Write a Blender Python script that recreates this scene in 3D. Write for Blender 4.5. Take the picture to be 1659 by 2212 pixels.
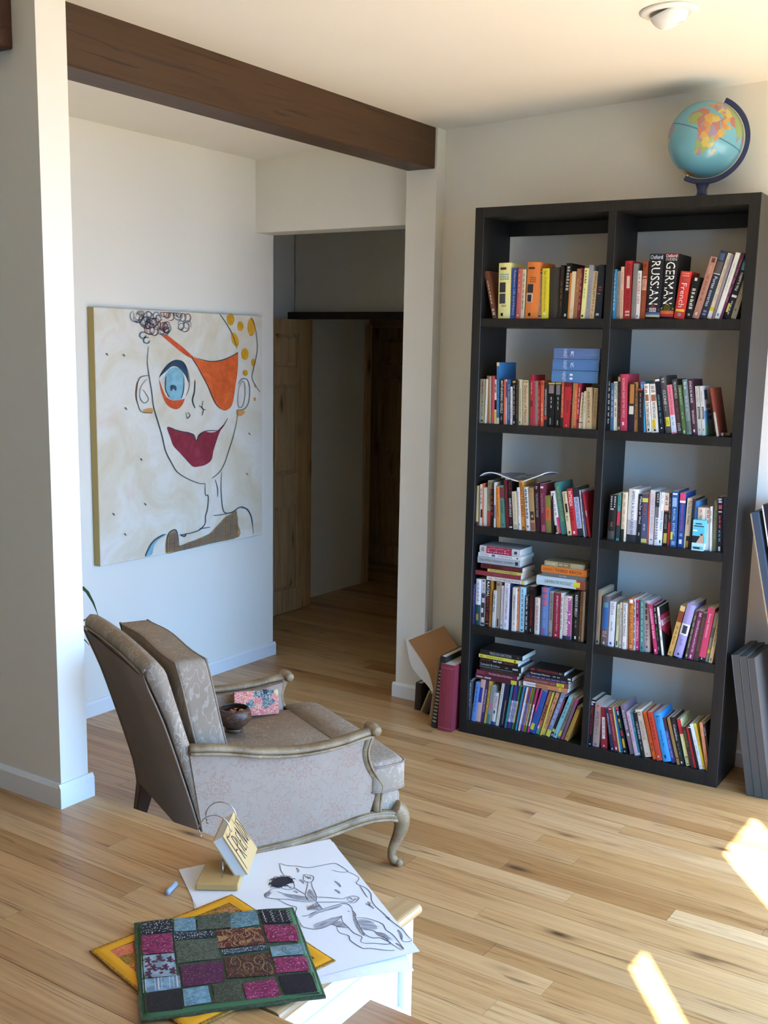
import bpy, bmesh, math, random
from mathutils import Vector, Matrix
from mathutils.geometry import tessellate_polygon
random.seed(7)
scene = bpy.context.scene
COL = scene.collection
for o in list(bpy.data.objects):
    bpy.data.objects.remove(o)

# ------------------------------------------------------------------ camera
CAM_X, CAM_Y, CAM_Z, YAW, PITCH, ROLL, FPX, PPX, PPY = (2.3427, -4.195, 1.7102, 0.5836, -0.1759, 0.0195, 2376.3717, 0.0011, 70.0662)
cam_d = bpy.data.cameras.new('camera')
cam = bpy.data.objects.new('camera', cam_d)
COL.objects.link(cam)
scene.camera = cam
cam_d.sensor_fit = 'HORIZONTAL'
cam_d.sensor_width = 24.0
cam_d.lens = FPX / 1659.0 * 24.0
cam_d.shift_x = -PPX / 1659.0
cam_d.shift_y = PPY / 1659.0
cam_d.clip_start = 0.02
_f = Vector((-math.sin(YAW) * math.cos(PITCH), math.cos(YAW) * math.cos(PITCH), math.sin(PITCH)))
_r = Vector((math.cos(YAW), math.sin(YAW), 0))
_u = _r.cross(_f)
_r2 = math.cos(ROLL) * _r + math.sin(ROLL) * _u
_u2 = -math.sin(ROLL) * _r + math.cos(ROLL) * _u
cam.matrix_world = Matrix(((_r2.x, _u2.x, -_f.x, CAM_X), (_r2.y, _u2.y, -_f.y, CAM_Y), (_r2.z, _u2.z, -_f.z, CAM_Z), (0, 0, 0, 1)))

# ------------------------------------------------------------------ light
SUN_ELEV = math.radians(43.4)
SUN_E = 32.0
SKY = (0.22, 0.50, 1.0)
SKY_E = 9.0
world = bpy.data.worlds.new('sky')
scene.world = world
world.use_nodes = True
_bg = world.node_tree.nodes['Background']
_bg.inputs[0].default_value = (*SKY, 1)
_bg.inputs[1].default_value = SKY_E
sun_d = bpy.data.lights.new('sun', 'SUN')
sun_d.energy = SUN_E
sun_d.color = (1.0, 0.97, 0.92)
sun_d.angle = math.radians(0.6)
sun = bpy.data.objects.new('sun', sun_d)
COL.objects.link(sun)
_to = Vector((0.613 * math.cos(SUN_ELEV), -0.790 * math.cos(SUN_ELEV), math.sin(SUN_ELEV)))
sun.rotation_euler = _to.to_track_quat('Z', 'Y').to_euler()
sun.location = (4, -4, 5)
vs = scene.view_settings
vs.view_transform = 'Standard'
vs.look = 'None'
vs.gamma = 1
vs.use_curve_mapping = False
vs.exposure = 1.12
scene.cycles.max_bounces = 6
scene.cycles.diffuse_bounces = 4
scene.cycles.glossy_bounces = 2
scene.cycles.transmission_bounces = 2
scene.cycles.caustics_reflective = False
scene.cycles.caustics_refractive = False

BOOKS=[
(0,0,0.086,0.0253,1.8456,0.0177,0.1998,-0.2488,'#7a4229','brown',[('m',0.2,0.72,0.3,'#d8c8b0',7,'d'),('m',0.8,0.95,0.6,'#d8c8b0',2,'d')]),
(0,0,0.1107,0.0201,1.8456,0.0553,0.2284,-0.0175,'#ece38c','thick pale yellow',[('b',0.08,0.125,'#4a4436',0.15,0.65),('m',0.2,0.32,0.75,'#6fb0a8',3,'h'),('b',0.35,0.53,'#3a3a36',0.1,0.62),('b',0.55,0.73,'#4a4a46',0.1,0.62),('m',0.755,0.8,0.4,'#8a8460',2,'h'),('b',0.9,0.955,'#181614',0.25,0.45)]),
(0,0,0.1662,0.0257,1.8458,0.0248,0.2069,0.0088,'#2f55ab','bright blue',[('t','Reference: Life and History',0.05,0.93,0.5,'#c9d2e6','d')]),
(0,0,0.197,0.015,1.8458,0.0169,0.203,0.0107,'#c75f57','salmon pink',[('m',0.1,0.5,0.3,'#e8b0a8',4,'d'),('b',0.92,0.95,'#e8c0b8',0.3,0.7)]),
(0,0,0.2149,0.0213,1.8458,0.0158,0.2005,0.0126,'#d8cda4','cream slim',[('m',0.08,0.85,0.3,'#6a6048',7,'d')]),
(0,0,0.2358,0.0185,1.8465,0.0575,0.2281,0.0162,'#f07f2c','thick bright orange',[('b',0.085,0.125,'#5a3a24',0.08,0.6),('m',0.26,0.37,0.5,'#b85a1c',3,'h'),('b',0.39,0.54,'#2e3038',0.08,0.55),('b',0.56,0.71,'#c9c6c0',0.06,0.54),('b',0.575,0.7,'#2e3038',0.12,0.45),('b',0.9,0.955,'#181614',0.25,0.45)]),
(0,0,0.2942,0.0236,1.8456,0.0149,0.1909,0.0,'#c99a7c','pinkish tan',[('b',0.02,0.05,'#5a4030',0.0,1.0),('m',0.1,0.9,0.2,'#8a6450',5,'d'),('b',0.93,0.96,'#5a4030',0.0,1.0)]),
(0,0,0.3127,0.0161,1.8456,0.0274,0.2017,-0.0222,'#e6cf1e','lemon yellow',[('t','Peru',0.05,0.12,0.45,'#8a6a10','d'),('t','A time and memory in books',0.18,0.85,0.5,'#b08c14','d'),('b',0.88,0.92,'#efe9c0',0.3,0.6)]),
(0,0,0.3369,0.0245,1.8456,0.0476,0.2058,-0.0156,'#3a342c','wide charcoal cloth',[]),
(0,0,0.3869,0.0205,1.8456,0.0136,0.2136,0.0,'#2a2018','dark brown',[('m',0.3,0.8,0.4,'#80502c',4,'d')]),
(0,0,0.399,0.0248,1.8467,0.0235,0.2209,0.0483,'#151312','tall black',[('m',0.06,0.5,0.5,'#d8d4cc',8,'d'),('b',0.91,0.96,'#d8d4cc',0.4,0.75)]),
(0,0,0.4256,0.0197,1.8457,0.0071,0.1818,0.0193,'#d77b1c','thin orange',[]),
(0,0,0.4331,0.0192,1.846,0.0156,0.1876,0.023,'#dfc79c','cream',[('m',0.8,0.9,0.4,'#b8a070',1,'d')]),
(0,0,0.4472,0.0235,1.8465,0.0176,0.1979,0.0493,'#a06a3e','light brown',[('m',0.2,0.5,0.3,'#c8955c',3,'d')]),
(0,0,0.4641,0.0258,1.8459,0.0148,0.2006,0.0213,'#8a1a30','deep maroon',[('m',0.1,0.85,0.25,'#d89ca4',6,'d')]),
(0,0,0.483,0.0184,1.8462,0.0164,0.1994,0.0378,'#ebe58a','pale yellow',[('m',0.04,0.32,0.5,'#4a4c34',5,'d'),('m',0.4,0.6,0.3,'#7cb078',3,'d'),('b',0.92,0.965,'#181614',0.2,0.65)]),
(0,0,0.4969,0.0256,1.8465,0.0209,0.2116,0.0447,'#9d9ba3','lilac grey',[('t','CAPITALISM',0.28,0.8,0.4,'#7c7a88','d')]),
(0,0,0.5189,0.0251,1.8464,0.0196,0.1874,0.042,'#d8bd8c','cream lettered IMPERIALISM',[('t','IMPERIALISM',0.03,0.55,0.5,'#6a2c22','d'),('m',0.58,0.85,0.45,'#a88050',4,'d'),('b',0.88,0.96,'#b89060',0.2,0.5)]),
(0,0,0.545,0.0161,1.8463,0.0266,0.2107,0.0249,'#1e2733','navy blue',[('m',0.4,0.5,0.5,'#b0442c',2,'h'),('b',0.53,0.54,'#c8c8c8',0.1,0.6),('b',0.9,0.94,'#c8ccd0',0.1,0.6)]),
(0,1,0.6134,0.0213,1.8456,0.0163,0.1922,-0.0198,'#2f93cc','sky blue',[('m',0.08,0.85,0.35,'#cfe6f2',9,'d')]),
(0,1,0.6315,0.0225,1.8456,0.0146,0.1851,-0.0248,'#8c8a80','grey',[('t','LITERATURE',0.15,0.5,0.4,'#6c6a62','d'),('m',0.55,0.8,0.3,'#6c6a62',3,'d')]),
(0,1,0.6464,0.0253,1.8456,0.0128,0.2023,-0.0283,'#e8b494','peach',[('t','MAKE AND MEANINGS',0.45,0.85,0.4,'#a8484c','d'),('m',0.1,0.35,0.3,'#b8745c',3,'d')]),
(0,1,0.6624,0.022,1.8456,0.0304,0.2239,-0.0235,'#c3222c','red lettered RUSSIAN',[('t','CLASSIC',0.05,0.24,0.4,'#5a1018','d'),('b',0.26,0.47,'#ecd8c0',0.3,0.7),('t','RUSSIAN',0.27,0.46,0.36,'#c8a890','d'),('t','TWO EDITIONS',0.5,0.82,0.4,'#5a1018','d'),('m',0.86,0.97,0.6,'#e8c8b0',2,'h')]),
(0,1,0.6966,0.0156,1.8456,0.0179,0.2123,-0.0097,'#7d7a74','plain grey',[]),
(0,1,0.714,0.02,1.8456,0.0154,0.185,-0.0122,'#e6dcd4','white with red letters',[('m',0.05,0.2,0.4,'#88808c',2,'d'),('t','RUSSKY DEN',0.22,0.68,0.6,'#c02c34','d'),('b',0.92,0.96,'#c02c34',0.2,0.5)]),
(0,1,0.7304,0.0199,1.8458,0.0188,0.2207,0.0083,'#99401e','rust brown',[('m',0.05,0.12,0.4,'#5a2410',1,'d'),('b',0.31,0.5,'#d8a890',0.05,0.95),('t','RUSSELL',0.33,0.48,0.6,'#99401e','d'),('b',0.26,0.28,'#c9b8a0',0.1,0.9),('m',0.6,0.9,0.15,'#c07850',3,'d')]),
(0,1,0.7513,0.02,1.8466,0.0565,0.2474,0.0168,'#17171b','thick black lettered RUSSIAN',[('b',0.015,0.085,'#1d3550',0.0,1.0),('t','Oxford',0.02,0.08,0.85,'#e8ecf0','h'),('t','RUSSIAN',0.11,0.78,0.62,'#f4f2ea','d'),('d',0.79,0.93,'#d83c58'),('m',0.83,0.9,0.5,'#f4d8dc',3,'h'),('b',0.9,0.935,'#2c6cae',0.0,1.0),('b',0.935,0.97,'#c8b888',0.0,1.0)]),
(0,1,0.807,0.0255,1.8471,0.054,0.2475,0.0274,'#17171b','thick black lettered GERMAN',[('b',0.005,0.06,'#8a2a30',0.0,1.0),('t','Oxford',0.01,0.06,0.8,'#e8ecf0','h'),('t','DUDEN',0.07,0.11,0.8,'#e0d8d0','h'),('t','GERMAN',0.13,0.77,0.66,'#f4f2ea','d'),('b',0.875,0.925,'#e0662c',0.0,1.0),('b',0.925,0.965,'#c42c34',0.0,1.0),('d',0.77,0.915,'#e8d420'),('m',0.81,0.88,0.5,'#7a6c10',3,'h')]),
(0,1,0.8657,0.0182,1.8496,0.0412,0.1784,0.0964,'#da2f24','red lettered French',[('m',0.03,0.13,0.7,'#ef8c7c',2,'h'),('b',0.155,0.19,'#7a6458',0.1,0.8),('t','French',0.25,0.76,0.5,'#f6d8d0','d'),('b',0.8,0.85,'#e8c030',0.1,0.9),('b',0.88,0.95,'#8a8c94',0.35,0.65)]),
(0,1,0.9116,0.0167,1.849,0.0254,0.1586,0.1348,'#191716','slim black',[('b',0.03,0.1,'#d8d0c8',0.3,0.7),('m',0.28,0.8,0.5,'#d8d4cc',6,'d'),('b',0.88,0.93,'#a8a4a0',0.3,0.6)]),
(0,1,0.9375,0.0203,1.8517,0.0254,0.2344,0.2422,'#b57c66','dusty pink',[('b',0.02,0.09,'#5a3a2c',0.3,0.8),('t','NUEVO',0.14,0.26,0.35,'#dcb49c','d'),('m',0.3,0.75,0.3,'#8c5444',5,'d'),('b',0.9,0.95,'#e8c8bc',0.3,0.6)]),
(0,1,0.9654,0.0217,1.852,0.026,0.2571,0.2474,'#242a3e','navy lettered Portes ouvertes',[('b',0.04,0.14,'#4c5a7c',0.1,0.8),('b',0.16,0.33,'#5a5450',0.05,0.95),('b',0.335,0.345,'#e8e8e8',0.0,1.0),('t','Portes ouvertes',0.38,0.82,0.5,'#d8dce8','d'),('m',0.88,0.97,0.5,'#8a94b0',2,'h')]),
(0,1,0.9924,0.0253,1.8499,0.0171,0.2492,0.255,'#dccdb0','cream with yellow sticker',[('m',0.1,0.75,0.2,'#a8947c',5,'d'),('b',0.82,0.88,'#e0c818',0.0,1.0),('b',0.88,0.97,'#e8e4dc',0.0,1.0)]),
(0,1,1.0126,0.021,1.8479,0.0097,0.2427,0.2348,'#8e8494','lilac grey',[('t','Cultura general',0.3,0.85,0.5,'#c8c0cc','d')]),
(0,1,1.0245,0.0172,1.8498,0.0167,0.2494,0.2534,'#dcdcd0','off-white',[('m',0.15,0.6,0.2,'#a8b0a8',4,'d'),('b',0.92,0.96,'#4c8cc0',0.3,0.7)]),
(0,1,1.0399,0.0252,1.8485,0.0106,0.2506,0.2769,'#6a2450','purple',[('m',0.1,0.8,0.25,'#b890a8',5,'d')]),
(0,1,1.0574,0.0199,1.8519,0.0237,0.2226,0.2706,'#16161a','black lettered Pido la palabra',[('b',0.05,0.18,'#3c8c98',0.1,0.9),('t','Pido la palabra',0.22,0.52,0.55,'#f0f0ec','u'),('b',0.6,0.64,'#d8d8d8',0.1,0.9),('b',0.75,0.9,'#c8c040',0.0,0.35),('m',0.7,0.95,0.2,'#c0c0c0',4,'d')]),
(0,1,1.0835,0.0221,1.8501,0.0191,0.2091,0.2379,'#8f8468','drab beige',[('b',0.82,0.86,'#4a5060',0.3,0.6),('m',0.2,0.7,0.2,'#b0a488',4,'d')]),
(1,0,0.0406,0.0197,1.4024,0.0251,0.1882,-0.0112,'#a9a88c','grey green lettered DEMOCRACIA',[('t','DEMOCRACIA',0.04,0.85,0.34,'#3a3c34','d'),('m',0.06,0.4,0.2,'#b0483c',2,'d'),('b',0.92,0.97,'#4a4c44',0.3,0.7)]),
(1,0,0.0683,0.0166,1.4024,0.0077,0.1891,0.0,'#d8d2be','thin white',[]),
(1,0,0.0757,0.0223,1.4024,0.0114,0.2029,-0.032,'#9a6c38','brown',[]),
(1,0,0.0877,0.0232,1.4024,0.0094,0.2015,-0.0311,'#c9bda8','thin cream',[]),
(1,0,0.102,0.0163,1.4024,0.0113,0.203,-0.0219,'#c84a50','rose red',[]),
(1,0,0.1119,0.0195,1.4024,0.0113,0.1885,-0.0263,'#ddd8cc','white black and yellow banded',[('m',0.1,0.32,0.5,'#181614',2,'d'),('b',0.46,0.68,'#181614',0.0,1.0),('b',0.72,0.95,'#d8c428',0.0,1.0)]),
(1,0,0.1248,0.0183,1.4024,0.0125,0.2605,-0.0367,'#2f6ea4','tall blue',[('b',0,0.06,'#d8b47c',0.0,1.0),('m',0.3,0.85,0.2,'#6c9cc4',4,'d'),('b',0.9,1.0,'#d8c8a0',0.0,1.0)]),
(1,0,0.1393,0.016,1.4024,0.019,0.1894,-0.0215,'#1a1817','black with bold white letters',[('t','ANTI-DUHRING / ENGELS',0.02,0.75,0.55,'#eceae4','d'),('m',0.83,0.95,0.3,'#a8a49c',1,'d')]),
(1,0,0.1589,0.0167,1.4024,0.006,0.1901,-0.0357,'#d8603c','thin vermilion',[]),
(1,0,0.1616,0.0256,1.4024,0.0086,0.19,-0.0328,'#c9c0cc','thin white and purple',[('b',0.05,0.4,'#6a3c80',0.0,1.0)]),
(1,0,0.1715,0.0246,1.4024,0.0144,0.1904,-0.0328,'#2f5f98','blue lettered GERMAN IDEOLOGY',[('t','THE GERMAN IDEOLOGY',0.1,0.9,0.55,'#b8d0e8','d')]),
(1,0,0.1895,0.0186,1.4024,0.0083,0.1604,-0.0363,'#e6e2dc','short white',[('t','A HISTORY OF MANKIND',0.05,0.85,0.5,'#3c3a44','d')]),
(1,0,0.1977,0.0229,1.4024,0.0143,0.1844,-0.0368,'#1d1a18','black yellow-topped',[('b',0,0.04,'#e0b428',0.0,1.0),('m',0.1,0.8,0.35,'#c8c0b0',6,'d'),('b',0.92,0.97,'#d8d8d8',0.3,0.7)]),
(1,0,0.2167,0.0145,1.4024,0.0093,0.1884,-0.0277,'#3e2c20','dark brown',[('m',0.1,0.9,0.3,'#7c6048',5,'d')]),
(1,0,0.2218,0.025,1.4024,0.0229,0.1918,-0.0405,'#dcd6a8','cream',[('t','On Permanent Managers and Themes',0.2,0.84,0.3,'#4c4836','d'),('b',0.92,0.96,'#4c4836',0.3,0.5)]),
(1,0,0.2479,0.0204,1.4024,0.0238,0.1893,-0.0398,'#d3b48a','tan lettered Dialectics of Nature',[('b',0.03,0.05,'#8a6c48',0.1,0.9),('t','Dialectics of Nature',0.12,0.93,0.5,'#5a2c24','d')]),
(1,0,0.271,0.0238,1.4024,0.008,0.19,-0.0377,'#3f7c50','green',[]),
(1,0,0.2828,0.0173,1.4024,0.0102,0.2122,-0.0407,'#c02a36','tall crimson',[('b',0,0.1,'#a0142c',0.0,1.0),('m',0.15,0.4,0.3,'#f0b0a8',3,'d'),('b',0.5,0.62,'#7a1420',0.0,1.0)]),
(1,0,0.2933,0.0185,1.4024,0.0102,0.1891,-0.0404,'#c83c50','rose',[('t','FEMINISM',0.05,0.9,0.35,'#a42c3c','d')]),
(1,0,0.3047,0.0182,1.4024,0.0091,0.1878,-0.041,'#857c64','khaki',[]),
(1,0,0.3109,0.0257,1.4024,0.0143,0.1895,-0.0369,'#cf2f3c','red',[('b',0.04,0.1,'#901828',0.3,0.8),('m',0.2,0.9,0.4,'#e87880',5,'d')]),
(1,0,0.3285,0.0192,1.4024,0.0134,0.1902,-0.0343,'#e0522a','orange red',[('b',0.03,0.1,'#a83414',0.2,0.8),('m',0.5,0.9,0.3,'#f6c8a8',4,'d')]),
(1,0,0.3424,0.02,1.4024,0.0138,0.1839,-0.0258,'#2c2422','dark with white letters',[('t','CRITIQUE OF POLITICAL ECONOMY',0.15,0.75,0.6,'#e8e4dc','d'),('b',0.76,0.84,'#b83c30',0.0,1.0)]),
(1,0,0.357,0.0255,1.4024,0.0294,0.1826,-0.021,'#171615','black with yellow border and hand picture',[('b',0,0.035,'#c8a838',0.0,1.0),('b',0.05,0.24,'#8c7c74',0.1,0.85),('m',0.32,0.6,0.16,'#d0ccc4',3,'d'),('b',0.8,0.95,'#a8a49c',0.35,0.5)]),
(1,0,0.3909,0.0248,1.4024,0.0257,0.1837,-0.0302,'#191817','black with yellow border and street picture',[('b',0,0.035,'#c8a838',0.0,1.0),('b',0.05,0.27,'#7c7880',0.15,0.85),('m',0.32,0.62,0.16,'#d0ccc4',3,'d'),('b',0.85,0.95,'#a8a49c',0.35,0.55)]),
(1,0,0.4187,0.0187,1.4024,0.0107,0.1864,-0.0159,'#c9502c','brick orange',[('b',0.78,1.0,'#2c201c',0.0,1.0),('m',0.1,0.7,0.25,'#f0a888',4,'d')]),
(1,0,0.4306,0.0177,1.4024,0.0274,0.1869,0.0,'#c8202a','broad red',[('b',0,0.1,'#7a1418',0.0,1.0),('b',0.38,0.66,'#8c2c30',0.4,0.75),('b',0.93,0.96,'#e8a8a8',0.4,0.6)]),
(1,0,0.4569,0.0237,1.4024,0.0062,0.1843,-0.0133,'#7c1c24','thin dark red',[('m',0.04,0.5,0.4,'#e8d0d0',5,'d')]),
(1,0,0.4674,0.0153,1.4024,0.008,0.1848,0.0,'#a87c44','tan',[]),
(1,0,0.475,0.0187,1.4024,0.0114,0.1849,-0.0092,'#d05c2c','orange lettered in tall capitals',[('t','GRUNDRISSE',0.15,0.95,0.6,'#f0a878','d')]),
(1,0,0.4851,0.0245,1.4026,0.008,0.1851,0.0191,'#b8283c','crimson',[('m',0.1,0.7,0.45,'#f0d8d8',5,'d'),('b',0.8,0.88,'#5a1420',0.0,1.0)]),
(1,0,0.4954,0.025,1.4031,0.0175,0.1474,0.037,'#e3dbb4','short cream',[('m',0.05,0.75,0.22,'#6a6450',7,'d'),('b',0.82,0.845,'#c0341c',0.0,1.0)]),
(1,0,0.5175,0.0168,1.4024,0.0121,0.1536,-0.0083,'#d6cca4','short ivory',[('m',0.15,0.6,0.25,'#8a8464',4,'d')]),
(1,0,0.5323,0.0149,1.4024,0.024,0.1689,-0.0485,'#c3a878','short beige',[('m',0.1,0.75,0.4,'#7c6440',10,'d'),('b',0.8,0.84,'#a83c2c',0.4,0.6)]),
(1,0,0.5542,0.0235,1.4024,0.0181,0.1679,0.0,'#b89a68','short tan',[('m',0.1,0.75,0.25,'#7c6440',6,'d')]),
(1,1,0.6179,0.0215,1.4024,0.0151,0.2185,-0.0326,'#161616','tall black',[('m',0.1,0.9,0.4,'#c8ccc8',7,'d')]),
(1,1,0.6356,0.0169,1.4024,0.0133,0.1907,-0.0391,'#41688c','blue',[('m',0.15,0.75,0.35,'#a8c0d8',5,'d')]),
(1,1,0.6487,0.0201,1.4024,0.0156,0.1961,-0.0494,'#e6e6d2','white lettered RELATIVITY',[('t','RELATIVITY',0.03,0.36,0.6,'#181614','d'),('m',0.42,0.74,0.4,'#c0502c',3,'d')]),
(1,1,0.6672,0.0149,1.4024,0.0096,0.22,-0.0462,'#33211a','dark brown',[('b',0.02,0.1,'#a87c50',0.0,1.0),('m',0.3,0.9,0.3,'#7a5a48',5,'d'),('b',0.92,0.98,'#a08458',0.0,1.0)]),
(1,1,0.6753,0.0224,1.4024,0.0299,0.2259,-0.0591,'#cf3550','raspberry red',[('t','ECONOMIC BASES OF THE CIRCUS',0.07,0.76,0.3,'#f0c0c8','d'),('b',0.84,0.9,'#f0d8d8',0.3,0.55)]),
(1,1,0.7082,0.0203,1.4024,0.0258,0.1913,-0.0237,'#3a2c24','dark with orange figure',[('b',0.02,0.42,'#c07830',0.15,0.8),('b',0.47,0.64,'#d8d0c0',0.1,0.8),('b',0.65,1.0,'#20182c',0.0,1.0)]),
(1,1,0.7342,0.0225,1.4024,0.0147,0.1965,-0.0588,'#b07c42','tan brown',[('m',0.05,0.8,0.4,'#6a4420',7,'d')]),
(1,1,0.7525,0.0151,1.4024,0.0213,0.1715,-0.0617,'#201a1c','short black',[('b',0,0.04,'#c03424',0.0,1.0),('m',0.1,0.7,0.25,'#8c8480',5,'d')]),
(1,1,0.7725,0.0217,1.4024,0.0104,0.2008,-0.1248,'#3ba3dc','cyan blue',[('b',0,0.06,'#8c4c98',0.0,1.0),('m',0.2,0.7,0.4,'#14507c',4,'d')]),
(1,1,0.7867,0.0184,1.4024,0.0199,0.1914,-0.1246,'#e8dcc8','white with a portrait,left one of two alike',[('m',0.04,0.2,0.6,'#8c847c',2,'d'),('b',0.22,0.35,'#a06448',0.15,0.85),('t','THE TIBETAN GAMBIT',0.37,0.9,0.6,'#2a2428','d'),('b',0.92,0.97,'#181614',0.3,0.6)]),
(1,1,0.8083,0.02,1.4024,0.0267,0.1919,-0.1159,'#e8e2d4','white with a portrait,right one of two alike',[('m',0.04,0.2,0.6,'#8c847c',2,'d'),('b',0.22,0.35,'#a06448',0.15,0.85),('t','THE TIBETAN GAMBIT',0.37,0.72,0.6,'#2a2428','d'),('b',0.73,0.92,'#e0bc20',0.1,0.6),('b',0.93,0.97,'#181614',0.3,0.6)]),
(1,1,0.8395,0.018,1.4024,0.0182,0.2168,-0.1539,'#14182a','midnight navy',[('b',0.02,0.06,'#d8d8d8',0.0,1.0),('m',0.3,0.85,0.3,'#5c9c94',5,'d'),('b',0.9,0.92,'#e8e8e8',0.4,0.7)]),
(1,1,0.8621,0.0216,1.4024,0.0227,0.2261,-0.1689,'#4a4946','dark grey lettered CLONE',[('m',0.04,0.14,0.5,'#a8a49c',2,'h'),('t','CLONE',0.25,0.5,0.45,'#dcdad4','d'),('m',0.52,0.62,0.3,'#94908a',2,'d'),('b',0.72,0.88,'#eedc20',0.25,0.95),('t','USED',0.74,0.86,0.55,'#181614','d')]),
(1,1,0.8874,0.0208,1.4024,0.0202,0.1917,-0.1698,'#e8788a','pink',[('t','Living with Our Genes',0.04,0.6,0.4,'#a82c40','d'),('b',0.62,0.97,'#c8d0dc',0.0,1.0),('m',0.66,0.85,0.3,'#8ca0bc',2,'d')]),
(1,1,0.9107,0.0214,1.4024,0.0194,0.2146,-0.175,'#3a3c3e','charcoal',[('t','PROMETHEUS',0.05,0.35,0.5,'#c8ccc8','d'),('m',0.4,0.75,0.4,'#7c4048',3,'d'),('m',0.8,0.95,0.6,'#a8aca8',4,'d')]),
(1,1,0.9336,0.0148,1.4024,0.0135,0.1926,-0.1752,'#4f6c3a','moss green',[('t','THE BLUE DOT',0.05,0.4,0.4,'#c8d4b0','d'),('m',0.55,0.7,0.3,'#a8b890',2,'d'),('b',0.92,0.97,'#c8d4b0',0.3,0.7)]),
(1,1,0.9485,0.0167,1.4024,0.0191,0.2151,-0.1517,'#6d8684','grey teal',[('m',0.05,0.2,0.4,'#d0dcd8',2,'d'),('m',0.3,0.6,0.4,'#9cb0ac',4,'d'),('b',0.75,0.95,'#5c6c60',0.0,1.0)]),
(1,1,0.9703,0.0149,1.4024,0.0207,0.2145,-0.1588,'#45202f','maroon lettered ETHICS',[('t','ETHICS IN AN AGE',0.03,0.42,0.42,'#e4d8dc','d'),('t','TECHNOLOGY',0.55,0.8,0.35,'#e4d8dc','d'),('b',0.9,0.95,'#d8ccd0',0.3,0.6)]),
(1,1,0.9915,0.0186,1.4024,0.015,0.1902,-0.1302,'#b9b6aa','grey with black title bar',[('m',0.1,0.35,0.3,'#9c988c',2,'d'),('b',0.42,0.67,'#24262c',0.3,0.9),('t','TECHNOPOLY',0.43,0.66,0.4,'#e0dcd0','d'),('b',0.86,0.91,'#8c887c',0.3,0.7)]),
(1,1,1.0081,0.0198,1.4024,0.0128,0.1907,-0.1282,'#c6c4bb','white with black title bar',[('m',0.1,0.35,0.3,'#9c988c',2,'d'),('b',0.42,0.67,'#24262c',0.3,0.9),('t','TECHNOPOLY',0.43,0.66,0.4,'#e0dcd0','d'),('b',0.86,0.91,'#8c887c',0.3,0.7),('c','technopoly')]),
(1,1,1.065,0.0153,1.4024,0.0085,0.1875,-0.2122,'#8f3c2a','rust and grey',[('b',0.5,1.0,'#b4aa98',0.0,1.0)]),
(2,0,0.0354,0.022,0.9537,0.0162,0.1741,-0.0094,'#d6c088','cream maroon-footed',[('b',0.91,1.0,'#6a2030',0.0,1.0)]),
(2,0,0.0589,0.0198,0.9537,0.0132,0.182,-0.018,'#d8ccb4','ivory',[('m',0.1,0.5,0.4,'#3c3430',4,'d'),('b',0.6,0.8,'#2a2420',0.4,1.0)]),
(2,0,0.0724,0.02,0.9537,0.006,0.1863,-0.0322,'#d8603c','thin orange red',[]),
(2,0,0.0788,0.0212,0.9537,0.0136,0.1696,-0.0321,'#cdc8b0','pale grey',[]),
(2,0,0.0931,0.0252,0.9537,0.0169,0.2014,-0.0109,'#a39674','khaki lettered AND,red-footed',[('t','AND THE WORKERS PARTY',0.03,0.55,0.6,'#3a342a','d'),('b',0.66,1.0,'#b84438',0.0,1.0)]),
(2,0,0.1143,0.0211,0.9537,0.0121,0.1655,-0.0496,'#1c1616','black with red letters',[('m',0.02,0.75,0.7,'#c83c2c',5,'d')]),
(2,0,0.1316,0.0151,0.9537,0.0075,0.1966,-0.0313,'#cfc8c0','thin white',[('b',0.5,0.8,'#6a7088',0.0,1.0)]),
(2,0,0.1451,0.0158,0.9537,0.0149,0.1804,-0.0716,'#d9822c','orange',[('t','KISSA OF WAR RADIO',0.05,0.75,0.5,'#7a3a0c','d')]),
(2,0,0.1609,0.0223,0.9537,0.025,0.1852,-0.1009,'#4f9084','teal lettered GOOD FRIDAY',[('b',0.05,0.3,'#8a3444',0.15,0.9),('t','GOOD FRIDAY',0.36,0.66,0.4,'#1c3430','d'),('m',0.9,0.96,0.5,'#2c5c54',1,'d')]),
(2,0,0.1903,0.0179,0.9537,0.011,0.2076,-0.0963,'#6a1c22','dark red',[]),
(2,0,0.2008,0.0231,0.9537,0.0171,0.2062,-0.0661,'#1d1416','black with bold white letters',[('m',0.02,0.3,0.6,'#7c2434',3,'d'),('t',"EUROPE'S SOURCE",0.36,0.75,0.6,'#f0eeea','d'),('m',0.8,0.92,0.3,'#8c3440',2,'d'),('b',0.95,0.98,'#e0d8d8',0.1,0.9)]),
(2,0,0.2233,0.0201,0.9537,0.023,0.1635,-0.0932,'#d9c6a2','cream',[('t','A Treatise on the Will and Power',0.05,0.8,0.4,'#9c8a70','d'),('m',0.87,0.97,0.6,'#7c7468',3,'d')]),
(2,0,0.2492,0.0186,0.9537,0.01,0.1835,-0.0939,'#dcdad8','slim white',[('t','Notes on the Far Island',0.1,0.65,0.5,'#4a5060','d'),('b',0.85,0.89,'#4a5060',0.3,0.6)]),
(2,0,0.2601,0.0229,0.9537,0.0198,0.2126,-0.105,'#e08c34','tall orange lettered BERLIN',[('t','ERZAHLT DIE BERLIN',0.04,0.72,0.55,'#3a2410','d'),('b',0.93,0.97,'#7c3c10',0.3,0.7)]),
(2,0,0.2851,0.0162,0.9537,0.018,0.1884,-0.1072,'#c9c5c0','pale grey lettered in black',[('m',0.05,0.75,0.5,'#3c3c44',8,'d'),('b',0.88,0.92,'#3c3c44',0.3,0.7)]),
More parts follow.
